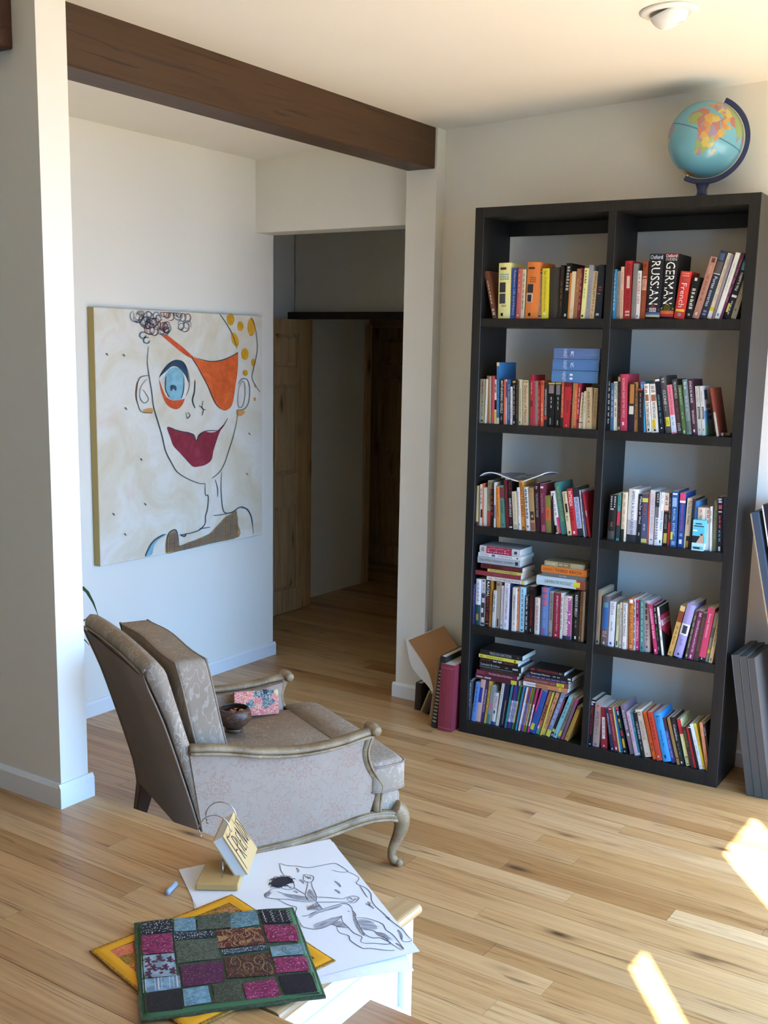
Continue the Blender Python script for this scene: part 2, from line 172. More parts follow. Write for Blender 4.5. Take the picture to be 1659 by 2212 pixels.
(2,0,0.3046,0.0174,0.9537,0.0223,0.1848,-0.0985,'#a78552','tan with dark picture at foot',[('m',0.03,0.1,0.7,'#c86c34',2,'h'),('b',0.54,0.74,'#3c2c24',0.15,0.9),('b',0.62,0.68,'#b89468',0.35,0.7),('b',0.8,0.97,'#8c5440',0.05,0.95)]),
(2,0,0.3299,0.0175,0.9537,0.0189,0.2085,-0.0812,'#3a1620','dark maroon',[('m',0.06,0.15,0.4,'#c8b8bc',1,'d'),('t','THE HOLOCAUST READER',0.2,0.7,0.5,'#b8a0a8','d')]),
(2,0,0.3528,0.019,0.9537,0.0211,0.2069,-0.0826,'#782c3e','wine red',[('b',0.05,0.09,'#e8dce0',0.2,0.8),('t','From Norms of Fear',0.2,0.6,0.45,'#c88c98','d'),('b',0.85,0.98,'#b04c68',0.2,0.9)]),
(2,0,0.3736,0.0249,0.9537,0.0245,0.1576,-0.0827,'#847c34','short olive with orange panel',[('b',0.32,0.66,'#d8622c',0.05,0.95),('m',0.4,0.6,0.3,'#8c3c14',3,'d')]),
(2,0,0.4008,0.0238,0.9537,0.0087,0.1601,-0.0606,'#2c1c20','thin dark',[]),
(2,0,0.4176,0.0239,0.9537,0.0232,0.1812,-0.1854,'#e4dedc','white with magenta foot',[('m',0.05,0.15,0.4,'#6c6468',1,'d'),('m',0.2,0.6,0.4,'#a8a0a4',4,'d'),('b',0.62,1.0,'#c83070',0.55,1.0),('b',0.8,0.97,'#1c1c14',0,0.5),('t','USED',0.81,0.96,0.4,'#eedc20','d')]),
(2,0,0.446,0.0216,0.9537,0.0247,0.2207,-0.2022,'#3d8078','tall teal lettered PALESTINE',[('t','PALESTINE AND ITS CLAIMS',0.08,0.75,0.45,'#a8b45c','d')]),
(2,0,0.4756,0.0141,0.9537,0.0168,0.1848,-0.1844,'#d9c894','cream lettered Palestine',[('t','Palestine',0.03,0.25,0.5,'#3c3828','d'),('b',0.27,0.47,'#2c2820',0.3,0.9),('b',0.48,0.49,'#2c2820',0.0,1.0),('m',0.55,0.7,0.4,'#6c6448',2,'d'),('b',0.9,0.96,'#2c2820',0.4,0.8)]),
(2,0,0.4941,0.0174,0.9537,0.024,0.198,-0.1787,'#c9202c','red lettered INTIFADA',[('t','INTIFADA',0.05,0.37,0.6,'#f6e4e0','d'),('m',0.42,0.7,0.5,'#7c1018',4,'d'),('b',0.9,0.96,'#f0d8d0',0.3,0.65)]),
(2,0,0.5184,0.02,0.9537,0.0235,0.2062,-0.1701,'#2b2c34','navy with pale blue panel',[('b',0.2,0.84,'#b4bce0',0.05,0.98),('t','PERCEPTIONS OF PALESTINE',0.22,0.82,0.5,'#343c64','d')]),
(2,0,0.5432,0.0248,0.9537,0.0111,0.1962,-0.1576,'#d4d0d0','white and purple',[('b',0,1.0,'#3c2c6c',0.6,1.0),('m',0.1,0.8,0.3,'#7c7488',5,'d')]),
(2,0,0.5681,0.0184,0.9537,0.0086,0.19,-0.2064,'#b81c30','thin crimson',[('m',0.4,0.6,0.5,'#f0d0d0',1,'d')]),
(2,1,0.6449,0.0206,0.9542,0.0326,0.1876,0.0171,'#1f1d1b','broad black',[('m',0.03,0.35,0.6,'#d8d4cc',6,'d'),('m',0.6,0.75,0.3,'#7c5048',1,'d'),('b',0.8,0.98,'#4c4844',0.1,0.9)]),
(2,1,0.6826,0.0242,0.9537,0.0131,0.1973,0.0,'#4ea396','teal and red banded',[('m',0.05,0.3,0.4,'#1c5c54',3,'d'),('b',0.38,0.68,'#d83c4c',0.0,1.0),('b',0.68,0.95,'#2c3c40',0.0,1.0)]),
(2,1,0.7042,0.0181,0.9537,0.0194,0.2023,-0.0082,'#d9c5a4','cream',[('m',0.05,0.8,0.4,'#b49c80',5,'d'),('b',0.75,1.0,'#2c2828',0,0.7)]),
(2,1,0.7264,0.023,0.9537,0.0412,0.2177,0.0,'#e2e2de','thick white and grey',[('t','AMERICA IN BLACK AND WHITE',0.03,0.96,0.3,'#34343c','d'),('b',0.58,0.85,'#b4b8c0',0,0.98),('b',0.855,1.0,'#2a2e32',0.0,1.0)]),
(2,1,0.7706,0.0211,0.9537,0.0172,0.2001,0.0,'#171a26','black with white scrawl',[('t','Make,Set or Wed',0.05,0.6,0.6,'#e8e8ec','d'),('m',0.78,0.88,0.3,'#c0c0c8',1,'d')]),
(2,1,0.7895,0.0203,0.9537,0.0232,0.2016,-0.0203,'#475470','slate blue with yellow bands',[('b',0.08,0.16,'#d8cc3c',0.0,1.0),('m',0.2,0.45,0.3,'#b84c3c',3,'d'),('m',0.6,0.75,0.25,'#c0c8d8',2,'d'),('b',0.9,0.98,'#c8c050',0.0,1.0)]),
(2,1,0.8134,0.0216,0.9537,0.0053,0.2037,-0.0092,'#d04a2c','thin vermilion',[]),
(2,1,0.8216,0.0198,0.9537,0.0198,0.2207,-0.0178,'#d4d4d4','tall white',[('t','LITERATURE REVIEWED',0.08,0.8,0.55,'#b490a0','d'),('b',0.9,0.92,'#5c5c68',0.3,0.7)]),
(2,1,0.8464,0.0154,0.9537,0.0148,0.2151,-0.0174,'#d2d2d8','white and black with photograph',[('b',0,0.28,'#242428',0.0,1.0),('t','RACE X',0.03,0.2,0.5,'#d8d8d8','d'),('b',0.28,0.48,'#6c6468',0.1,0.9),('m',0.5,0.9,0.6,'#4c4c58',8,'d')]),
(2,1,0.8607,0.0248,0.9537,0.0135,0.2148,0.0,'#e2e0da','white lettered WHITE TRASH',[('m',0.05,0.25,0.3,'#a89c94',2,'d'),('t','WHITE TRASH',0.34,0.72,0.55,'#3c3838','d'),('b',0.9,0.96,'#3c3838',0.2,0.6)]),
(2,1,0.8781,0.0256,0.9537,0.0179,0.2135,-0.0188,'#221e20','cream and black banded',[('b',0,0.33,'#dcc8ac',0.0,1.0),('m',0.05,0.28,0.5,'#7c4c4c',2,'d'),('b',0.33,0.36,'#b02c30',0.0,1.0),('t',"VIOLET'S COLOR",0.4,0.68,0.5,'#a8a0a0','d'),('b',0.76,0.95,'#c0a840',0.1,0.85)]),
(2,1,0.8972,0.024,0.9537,0.0104,0.2152,-0.0217,'#3c3234','dark with red foot',[('m',0.1,0.5,0.4,'#8c8084',4,'d'),('b',0.55,1.0,'#b83428',0.0,1.0)]),
(2,1,0.9108,0.0182,0.9537,0.0234,0.225,-0.0224,'#2b5c98','blue lettered RACIAL',[('b',0.04,0.07,'#e0e8f0',0.1,0.9),('b',0.12,0.28,'#8cb0d0',0.1,0.85),('t','RACIAL  ETHNIC',0.32,0.8,0.4,'#b8d4ec','d'),('b',0.73,0.87,'#d8d030',0,0.35),('m',0.9,0.97,0.6,'#a8c4e0',2,'h')]),
(2,1,0.9401,0.0216,0.9537,0.0224,0.2192,-0.0148,'#234e9a','blue with pink top',[('b',0,0.14,'#e0406c',0.0,1.0),('b',0.14,0.18,'#e8e4e8',0.0,1.0),('t','MIDNIGHT AND MONDAY',0.19,0.7,0.4,'#d04c90','d'),('m',0.74,0.8,0.5,'#a8c0e8',2,'h'),('b',0.85,0.93,'#d8e0ec',0.2,0.7)]),
(2,1,0.964,0.0232,0.9539,0.0208,0.2003,0.0132,'#d8ccae','cream lettered The Female Woman',[('t','The Female Woman',0.04,0.52,0.5,'#3c3430','d'),('b',0.75,1.0,'#2c2824',0.3,1.0),('b',0.85,0.98,'#a89038',0.35,0.8)]),
(2,1,0.9882,0.0147,0.9537,0.01,0.2012,0.0083,'#2c2434','dark purple',[]),
(2,1,0.9971,0.0235,0.9537,0.0158,0.1919,0.0,'#3f82be','bright blue',[]),
(2,1,1.0165,0.015,0.9537,0.0268,0.1687,-0.0252,'#c9b89c','short beige',[('m',0.05,0.15,0.2,'#c04c54',1,'d'),('t','THE WAY',0.17,0.36,0.4,'#b03c50','d'),('b',0.36,0.42,'#2c2830',0.3,0.6)]),
(2,1,1.0472,0.0253,0.9537,0.0188,0.1685,-0.0455,'#dcd6cc','short white',[('m',0.05,0.4,0.4,'#c05c64',3,'d')]),
(2,1,1.0695,0.0169,0.9537,0.0059,0.1762,-0.0549,'#e0dac8','slim ivory',[('b',0.1,0.11,'#c03c3c',0.0,1.0),('m',0.12,0.4,0.5,'#5c5c50',2,'d')]),
(2,1,1.0756,0.0256,0.9537,0.0171,0.2001,-0.016,'#666a4e','olive',[('m',0.1,0.8,0.3,'#848868',5,'d')]),
(2,1,1.0969,0.0168,0.9537,0.0185,0.2167,-0.0499,'#1a1a22','black with red letters',[('m',0.03,0.12,0.7,'#d8d8dc',2,'d'),('b',0.15,0.22,'#b0445c',0.2,0.9),('b',0.26,0.28,'#d0d0d4',0.2,0.9),('m',0.34,0.58,0.35,'#d83448',3,'d'),('m',0.6,0.82,0.35,'#5ca0c8',3,'d'),('b',0.9,0.98,'#c8c8cc',0.3,0.7)]),
(2,1,1.1164,0.0204,0.9537,0.0199,0.2181,-0.0441,'#323f60','navy lettered faintly',[('t','Mama Day for Aurora',0.06,0.8,0.45,'#8c5c64','d'),('b',0.85,0.91,'#a88c5c',0.3,0.6)]),
(2,1,1.1389,0.024,0.9537,0.0075,0.2165,-0.0373,'#9c8448','tan',[]),
(3,0,0.032,0.0259,0.5049,0.0156,0.1823,0.0,'#4d4f98','violet blue',[('m',0.1,0.6,0.4,'#d0a890',3,'d')]),
(3,0,0.0514,0.0225,0.5049,0.0251,0.2085,0.0,'#dfe2e8','white and green',[('m',0.08,0.5,0.4,'#8c94a4',5,'d'),('b',0.56,1.0,'#23504c',0.0,1.0),('b',0.76,0.9,'#c09038',0.2,0.65)]),
(3,0,0.0788,0.024,0.5049,0.0202,0.21,0.0,'#d4d6d8','white with black scribble',[('b',0.02,0.05,'#4c5058',0.2,0.7),('m',0.1,0.35,0.3,'#b0747c',3,'d'),('b',0.3,0.98,'#3c3e42',0.05,0.9),('b',0.4,0.5,'#d4d6d8',0.2,0.8),('b',0.62,0.72,'#d4d6d8',0.1,0.6),('b',0.82,0.93,'#d4d6d8',0.2,0.85)]),
(3,0,0.1058,0.0187,0.5049,0.0162,0.2107,0.0,'#201818','black lettered RACIAL in white',[('t','RACIAL',0.03,0.36,0.75,'#f4f2f0','d'),('t','FAULT LINE',0.37,0.88,0.7,'#c8342c','d'),('b',0.93,0.94,'#c8c4c0',0.0,1.0)]),
(3,0,0.1211,0.023,0.5049,0.0112,0.2086,0.0,'#b27a22','amber',[('m',0.1,0.8,0.3,'#6c4410',4,'d')]),
(3,0,0.1385,0.0186,0.505,0.0132,0.1676,0.01,'#c4c2b8','short pale grey',[('m',0.1,0.6,0.5,'#5c6c74',3,'d')]),
(3,0,0.1499,0.0252,0.5049,0.0234,0.2082,0.0,'#a5937c','taupe',[('m',0.03,0.12,0.6,'#8c5848',1,'h'),('b',0.8,0.97,'#3c302a',0.4,0.7)]),
(3,0,0.1766,0.0233,0.5049,0.0122,0.1929,0.0,'#d8d4d8','slim white',[('t','The Peoples Party and Rising',0.05,0.8,0.5,'#9c6078','d'),('b',0.9,0.95,'#4c4c60',0.3,0.6)]),
(3,0,0.1929,0.0186,0.5049,0.0245,0.2095,0.0,'#dcdae0','white lettered CONTEMPORARY',[('m',0.03,0.09,0.3,'#8c8c98',1,'d'),('t','SCIENCE OF CONTEMPORARY CARE',0.1,0.78,0.4,'#6c2c3c','d'),('b',0.86,0.94,'#a8a4b0',0.3,0.55)]),
(3,0,0.217,0.0234,0.5049,0.0123,0.2097,-0.0197,'#24305c','navy',[]),
(3,0,0.2354,0.0148,0.5049,0.0186,0.1946,-0.0107,'#d2cfc0','cream with boxed title',[('b',0.16,0.75,'#b4b0a4',0.3,0.75),('m',0.2,0.5,0.2,'#5c5c54',3,'d'),('b',0.8,0.86,'#c09c4c',0.4,0.7)]),
(3,0,0.2513,0.0251,0.5049,0.0149,0.1948,-0.0152,'#da8350','orange',[('b',0.03,0.09,'#8c4420',0.3,0.7),('m',0.15,0.75,0.4,'#b05c2c',4,'d')]),
(3,0,0.2694,0.0223,0.5049,0.0239,0.1993,-0.0166,'#9fcfe0','light blue',[('m',0.05,0.9,0.3,'#3c6c8c',8,'d'),('b',0.94,0.97,'#24303c',0.3,0.7)]),
(3,0,0.2983,0.0179,0.5049,0.0119,0.1659,-0.0171,'#1f1f24','short black',[('m',0.02,0.95,0.5,'#d8d8dc',7,'d')]),
(3,0,0.3107,0.0218,0.5049,0.0254,0.2084,-0.0108,'#191314','black with red letters',[('b',0.02,0.07,'#6c2424',0.3,0.6),('t','IT COULD HAPPEN HERE',0.17,0.83,0.4,'#a8241c','d'),('b',0.9,0.96,'#a8a4a4',0.4,0.55)]),
(3,0,0.3394,0.0234,0.5049,0.0234,0.1618,-0.0176,'#d4c6b4','short white with red letters',[('m',0.03,0.15,0.3,'#b08878',2,'d'),('t','THE WAR AND THE LOST',0.2,0.72,0.5,'#b83c3c','d'),('m',0.75,0.9,0.4,'#7c746c',3,'d')]),
(3,0,0.3677,0.0215,0.5049,0.0342,0.2124,-0.0135,'#5473a8','tall slate blue',[('b',0.02,0.37,'#c8586c',0.2,0.8),('b',0.1,0.14,'#5473a8',0.2,0.8),('b',0.22,0.26,'#5473a8',0.2,0.8),('m',0.4,0.85,0.4,'#7c98c4',8,'d'),('b',0.88,0.95,'#c8485c',0.3,0.6)]),
(3,0,0.4039,0.0246,0.5049,0.0192,0.1996,-0.009,'#9b9890','grey lettered EMPIRE',[('t','CULTURE OF THE EMPIRE',0.04,0.64,0.45,'#34343a','d'),('b',0.9,0.95,'#6c6a64',0.3,0.6)]),
(3,0,0.4288,0.019,0.5049,0.03,0.1953,-0.013,'#9a1e34','crimson',[('m',0.05,0.3,0.25,'#d8a0a8',3,'d'),('t','Taboo History American Politics',0.08,0.85,0.35,'#e0b0b8','d'),('b',0.92,0.96,'#e0b0b8',0.3,0.55)]),
(3,0,0.4609,0.0178,0.5049,0.0096,0.1997,-0.0143,'#cfc9ba','slim white',[('m',0.1,0.85,0.5,'#5c5850',6,'d')]),
(3,0,0.472,0.0185,0.5049,0.037,0.1892,-0.0166,'#cdbfae','broad cream and magenta',[('b',0.05,0.92,'#a8427a',0.52,1.0),('t','Richard Ben Cramer',0.06,0.88,0.85,'#e8dcd4','d'),('b',0.92,1.0,'#2c3050',0.0,1.0)]),
(3,0,0.5205,0.0174,0.5049,0.0226,0.2128,-0.0193,'#1b191a','black lettered in white',[('t','RIDEOUS BELLU',0.06,0.5,0.45,'#e8e6e2','d'),('m',0.58,0.75,0.25,'#8c8888',2,'d'),('b',0.9,0.96,'#d0d0cc',0.3,0.6)]),
(3,0,0.5442,0.0197,0.5049,0.0105,0.2159,0.0,'#6c4218','dark tan',[('m',0.3,0.6,0.3,'#b0742c',2,'d'),('b',0.9,0.95,'#c0a068',0.2,0.6)]),
(3,0,0.5552,0.0231,0.5049,0.0104,0.2167,0.0,'#a5907c','taupe slim',[]),
(3,1,0.6197,0.0245,0.5049,0.0155,0.2325,0.0,'#99815f','tall tan',[('t','FOUCAULT',0.4,0.78,0.45,'#7c6448','d'),('b',0.93,0.97,'#34302c',0.2,0.7)]),
(3,1,0.6415,0.0216,0.5049,0.0315,0.2089,0.0,'#67504c','brown with blue panel',[('b',0.09,0.67,'#2c5f9c',0.12,0.9),('b',0.12,0.22,'#5c8c8c',0.2,0.8),('m',0.7,0.85,0.5,'#a89c94',2,'d'),('b',0.92,0.97,'#c0b4a8',0.35,0.6)]),
(3,1,0.6746,0.0234,0.5049,0.0235,0.1917,0.0,'#d9d9d6','white with blue triangle',[('m',0.03,0.3,0.6,'#8c8c90',5,'d'),('m',0.45,0.7,0.25,'#7c7c84',2,'d'),('b',0.9,0.96,'#4c4c98',0.3,0.65)]),
(3,1,0.7067,0.0256,0.5049,0.0125,0.1831,-0.0091,'#dad5a4','thin pale yellow',[('m',0.1,0.5,0.3,'#8c8c6c',3,'d'),('b',0.85,0.95,'#34342c',0.2,0.6)]),
(3,1,0.7233,0.0219,0.5049,0.0106,0.1928,-0.0253,'#e0ddd0','slim white',[('b',0.12,0.16,'#c05c50',0.3,0.7),('t','March To The Dark Shore',0.2,0.85,0.5,'#2c2c30','d'),('b',0.92,0.96,'#3c3c40',0.3,0.6)]),
(3,1,0.7395,0.015,0.5049,0.0159,0.1944,-0.0321,'#dedacb','white lettered PINK TRIANGLE',[('t','PLANT THE PINK TRIANGLE',0.03,0.72,0.6,'#2c2a2c','d'),('b',0.85,0.94,'#a8a49c',0.3,0.6)]),
(3,1,0.7544,0.0215,0.5049,0.0078,0.1952,-0.0373,'#c69f8c','thin pinkish',[]),
(3,1,0.7667,0.0142,0.5049,0.0195,0.2173,-0.0487,'#b3581e','rust orange lettered MILITANTS',[('b',0.02,0.09,'#e8dcd0',0.1,0.85),('t','THE GAY MILITANTS',0.14,0.85,0.7,'#e8a02c','d'),('m',0.9,0.97,0.5,'#e8c898',2,'h')]),
(3,1,0.7855,0.0221,0.5049,0.0062,0.2167,-0.0494,'#c4c4c8','thin black and white',[('m',0.05,0.95,0.8,'#34343c',6,'d')]),
(3,1,0.7921,0.026,0.5049,0.0178,0.2132,-0.0566,'#c23468','pink lettered STONEWALL',[('b',0.04,0.34,'#3c2430',0.2,0.7),('m',0.06,0.32,0.3,'#c89cac',2,'d'),('t','STONEWALL',0.42,0.82,0.5,'#f0c8d4','d'),('b',0.92,0.95,'#f0c8d4',0.3,0.6)]),
(3,1,0.8136,0.0199,0.5049,0.0168,0.2173,-0.0536,'#4b7e78','teal',[('m',0.05,0.85,0.3,'#a8c8c0',7,'d'),('b',0.9,0.95,'#1c3c3c',0.3,0.6)]),
(3,1,0.8316,0.0252,0.5049,0.0222,0.2151,-0.0672,'#b59c98','pale mauve',[('b',0.05,0.15,'#6c3440',0.2,0.6),('b',0.17,0.27,'#6c3440',0.2,0.6),('b',0.29,0.38,'#6c3440',0.2,0.6),('m',0.45,0.8,0.4,'#6c5458',5,'d'),('b',0.88,0.92,'#4c4044',0.3,0.6)]),
(3,1,0.8765,0.0142,0.5049,0.0118,0.2056,-0.179,'#c22c5c','magenta lettered AMAZON TO ZAMI',[('t','AMAZON TO ZAMI',0.08,0.68,0.6,'#f4d8e0','d'),('b',0.9,0.95,'#f0c0d0',0.3,0.7)]),
(3,1,0.8867,0.0256,0.5049,0.0137,0.2013,-0.1624,'#1f2420','black with green letters',[('m',0.05,0.4,0.4,'#c0c4bc',3,'d'),('m',0.45,0.75,0.3,'#5c9c54',3,'d'),('b',0.85,0.92,'#8c908c',0.3,0.6)]),
(3,1,0.9073,0.016,0.5049,0.0089,0.199,-0.1657,'#e2e0d8','white with BLOOD cover',[('m',0.18,0.5,0.5,'#c83c44',2,'d'),('m',0.6,0.7,0.3,'#34343c',1,'d'),('c','blood')]),
(3,1,0.9272,0.0241,0.5088,0.0201,0.2153,0.1941,'#cf9f4c','golden yellow',[('b',0.0,0.1,'#dcb468',0.0,1.0),('b',0.1,0.32,'#8c3c20',0.0,1.0),('m',0.4,0.8,0.3,'#8c6424',4,'d'),('b',0.92,0.95,'#8c6424',0.3,0.6)]),
(3,1,0.9535,0.0176,0.5112,0.0331,0.2266,0.1906,'#9c8fc0','broad lilac with photograph',[('b',0.37,0.58,'#d8d8dc',0.0,1.0),('b',0.4,0.55,'#34343c',0.2,0.8),('m',0.65,0.8,0.3,'#7c70a4',2,'d'),('b',0.92,0.96,'#3c3858',0.4,0.65)]),
(3,1,0.9992,0.0187,0.5065,0.0115,0.2044,0.1454,'#534638','dark taupe',[('m',0.1,0.8,0.4,'#a8987c',5,'d'),('b',0.9,0.95,'#c0b49c',0.3,0.7)]),
(3,1,1.0127,0.0156,0.508,0.0207,0.2078,0.152,'#7a2c54','purple',[('m',0.05,0.15,0.4,'#d8b0c4',1,'d'),('t','Queen Encounters and Street Talk',0.2,0.85,0.4,'#e4c8d4','d'),('b',0.9,0.97,'#d8b0c4',0.3,0.6)]),
(3,1,1.0353,0.0144,0.5071,0.0187,0.1997,0.117,'#4a2f28','dark brown',[('t','PASSION POWER',0.1,0.8,0.4,'#7c5c44','d')]),
(3,1,1.052,0.023,0.5081,0.0279,0.2203,0.1174,'#da3d62','broad hot pink',[('t','Sexual Selection',0.1,0.55,0.3,'#f4c8d0','d'),('b',0.93,1.0,'#2c2024',0.0,1.0),('b',0.94,0.97,'#e0d8d8',0.4,0.55)]),
(3,1,1.0822,0.023,0.5063,0.0114,0.206,0.1216,'#8b8b74','grey green',[('b',0.3,0.5,'#5c6458',0.0,1.0),('b',0.75,0.82,'#e0b420',0.0,1.0)]),
(3,1,1.0967,0.0155,0.5066,0.014,0.2093,0.1218,'#c7ae80','cream beige',[('m',0.2,0.7,0.3,'#8c7850',5,'d'),('b',0.9,0.96,'#5c4c34',0.3,0.6)]),
(3,1,1.1102,0.0215,0.507,0.0168,0.2111,0.1295,'#5a4440','dark purplish brown',[]),
(4,0,0.0326,0.0171,0.0565,0.0151,0.187,0.0246,'#55585c','dark grey',[('m',0.05,0.7,0.4,'#c0c4c8',5,'d')]),
(4,0,0.0447,0.0248,0.0561,0.0042,0.1941,0.0087,'#9a98a0','thin grey',[]),
(4,0,0.0546,0.0156,0.0579,0.0187,0.186,0.0944,'#5a88cc','light blue',[('m',0.1,0.8,0.3,'#2c4c84',6,'d')]),
(4,0,0.0739,0.0211,0.0583,0.0213,0.2044,0.1036,'#d4a48c','peach with blue figure',[('b',0.2,0.55,'#2c3c98',0.0,0.7)]),
(4,0,0.0958,0.0247,0.0579,0.0167,0.1953,0.1054,'#4c3470','purple with white letters',[('t','INTERIOR BONE CHAOS',0.2,0.75,0.45,'#e0dce4','d')]),
(4,0,0.1161,0.0205,0.0569,0.0082,0.2025,0.0982,'#d79a2c','thin amber',[('m',0.1,0.8,0.4,'#5c3c10',4,'d')]),
(4,0,0.1255,0.0221,0.0584,0.0202,0.1799,0.1149,'#8b8c84','mottled pink and teal',[('b',0.45,0.6,'#b86c7c',0.1,0.9),('b',0.75,1.0,'#3c7c74',0.0,0.8)]),
(4,0,0.1493,0.0237,0.0578,0.0202,0.1508,0.0824,'#d3cec4','short white with red letters',[('b',0.04,0.05,'#34343c',0.4,0.6),('t','EMPIRE JUST',0.1,0.5,0.8,'#b8343c','d'),('b',0.55,0.65,'#3c3c44',0.3,0.65),('b',0.9,1.0,'#2c4884',0.0,1.0)]),
(4,0,0.1732,0.0225,0.0577,0.0137,0.2021,0.1197,'#cfc8b2','ivory',[('m',0.1,0.9,0.2,'#8c8870',5,'d')]),
(4,0,0.1886,0.0239,0.059,0.0255,0.2012,0.1127,'#1d2448','navy with gold swirl',[('b',0.38,0.95,'#b8a878',0.55,0.65)]),
(4,0,0.219,0.0167,0.057,0.0069,0.2055,0.1313,'#1c7c7c','teal slim',[('b',0.35,0.85,'#2c8c88',0.0,0.95),('m',0.4,0.8,0.4,'#1c7c7c',3,'d')]),
(4,0,0.2226,0.0249,0.057,0.0067,0.203,0.1374,'#6c2464','plum slim',[('b',0.35,0.85,'#dcdce4',0.0,0.95),('m',0.4,0.8,0.4,'#6c2464',3,'d')]),
(4,0,0.2324,0.02,0.057,0.0066,0.2049,0.1384,'#5c2c70','purple slim',[('b',0.35,0.85,'#d8d8e8',0.0,0.95),('m',0.4,0.8,0.4,'#5c2c70',3,'d')]),
(4,0,0.2376,0.025,0.057,0.0066,0.2036,0.1434,'#2c5cac','blue slim',[('b',0.35,0.85,'#d0d4ec',0.0,0.95),('m',0.4,0.8,0.4,'#2c5cac',3,'d')]),
(4,0,0.2463,0.0224,0.0571,0.0066,0.2048,0.1455,'#3c2c6c','indigo slim',[('b',0.35,0.85,'#b4a8cc',0.0,0.95),('m',0.4,0.8,0.4,'#3c2c6c',3,'d')]),
(4,0,0.2535,0.0228,0.0571,0.0066,0.205,0.1484,'#2c9438','green slim',[('b',0.35,0.85,'#e4e0a0',0.0,0.95),('m',0.4,0.8,0.4,'#2c9438',3,'d')]),
(4,0,0.2598,0.0254,0.0571,0.0066,0.2044,0.1521,'#5c3424','brown slim',[('b',0.35,0.85,'#8c3c3c',0.0,0.95),('m',0.4,0.8,0.4,'#5c3424',3,'d')]),
(4,0,0.272,0.0153,0.0571,0.0066,0.2081,0.1519,'#2480a0','sea blue slim',[('b',0.35,0.85,'#2c8ca8',0.0,0.95),('m',0.4,0.8,0.4,'#2480a0',3,'d')]),
(4,0,0.2749,0.0244,0.0572,0.0068,0.2053,0.1591,'#b42c44','red slim',[('b',0.35,0.85,'#c84458',0.0,0.95),('m',0.4,0.8,0.4,'#b42c44',3,'d')]),
(4,0,0.2855,0.0175,0.0571,0.0065,0.208,0.1593,'#d4d0d4','white slim',[('b',0.35,0.85,'#e4e0e4',0.0,0.95),('m',0.4,0.8,0.4,'#d4d0d4',3,'d')]),
(4,0,0.29,0.0239,0.0572,0.0065,0.2061,0.1648,'#e08428','orange slim',[('b',0.35,0.85,'#e4dccc',0.0,0.95),('m',0.4,0.8,0.4,'#e08428',3,'d')]),
(4,0,0.3007,0.0167,0.0572,0.0065,0.2089,0.165,'#5c3c94','violet slim',[('b',0.35,0.85,'#7468b0',0.0,0.95),('m',0.4,0.8,0.4,'#5c3c94',3,'d')]),
(4,0,0.3067,0.0196,0.0572,0.0065,0.2082,0.1688,'#e0881c','amber slim',[('b',0.35,0.85,'#e8b878',0.0,0.95),('m',0.4,0.8,0.4,'#e0881c',3,'d')]),
(4,0,0.3159,0.0157,0.0572,0.0065,0.2098,0.1695,'#3c8434','leaf green slim',[('b',0.35,0.85,'#c8b08c',0.0,0.95),('m',0.4,0.8,0.4,'#3c8434',3,'d')]),
(4,0,0.3196,0.0237,0.0572,0.0065,0.2075,0.1756,'#b82834','scarlet slim',[('b',0.35,0.85,'#c84c5c',0.0,0.95),('m',0.4,0.8,0.4,'#b82834',3,'d')]),
(4,0,0.3298,0.0175,0.0572,0.0065,0.2098,0.1759,'#c83064','pink and white slim',[('b',0.35,0.85,'#e8e4e8',0.0,0.95),('m',0.4,0.8,0.4,'#c83064',3,'d')]),
(4,0,0.3364,0.0197,0.0633,0.0296,0.2067,0.2459,'#2c4f98','broad blue',[('b',0,0.5,'#d83870',0,0.25),('b',0.78,0.93,'#c8c828',0.1,0.6)]),
(4,0,0.3681,0.0235,0.0607,0.0172,0.2066,0.2688,'#b86c48','terracotta',[('m',0.3,0.7,0.6,'#3c2c24',5,'d'),('b',0.88,1.0,'#4c9c84',0.0,1.0),('b',0.8,0.88,'#e0d8d0',0,0.4)]),
(4,0,0.3902,0.0185,0.0574,0.0055,0.2093,0.2408,'#d8b434','thin yellow',[]),
(4,0,0.3938,0.0246,0.0609,0.0168,0.2097,0.2899,'#d08c58','orange tan',[('m',0.1,0.3,0.5,'#8c5430',2,'d'),('m',0.4,0.75,0.4,'#8c5c34',5,'d'),('b',0.85,0.97,'#c8c040',0.1,0.9)]),
(4,0,0.4162,0.0201,0.0616,0.0182,0.2129,0.3063,'#7c7f98','grey violet yellow-footed',[('m',0.1,0.75,0.6,'#a8acc4',5,'d'),('b',0.85,1.0,'#d8c840',0.0,1.0)]),
(4,0,0.437,0.0253,0.0588,0.0099,0.2002,0.2746,'#2a2022','black and red',[('b',0.1,0.4,'#9c2c34',0.0,1.0),('b',0.8,0.87,'#d8c828',0.0,1.0),('b',0.92,0.97,'#d0d0d0',0.3,0.7)]),
(4,0,0.4484,0.0233,0.0616,0.0172,0.2097,0.3275,'#79b5b8','pale turquoise',[('m',0.15,0.55,0.35,'#2c5c60',4,'d'),('b',0.9,0.96,'#24484c',0.3,0.6)]),
(4,0,0.4678,0.0259,0.0606,0.0143,0.2073,0.3175,'#84715c','taupe',[('m',0.2,0.6,0.35,'#4c3c30',4,'d'),('b',0.82,0.95,'#c8c030',0.1,0.8)]),
(4,0,0.4874,0.0226,0.0598,0.0126,0.1996,0.296,'#7a5868','mauve',[('b',0.0,0.15,'#b03c70',0.0,1.0),('b',0.9,1.0,'#b03c6c',0.0,1.0)]),
(4,0,0.5052,0.0178,0.0612,0.0162,0.1701,0.3197,'#b3802c','short mustard',[('b',0.0,0.1,'#7c5c28',0.0,1.0),('b',0.85,0.9,'#7c5c28',0.3,0.6)]),
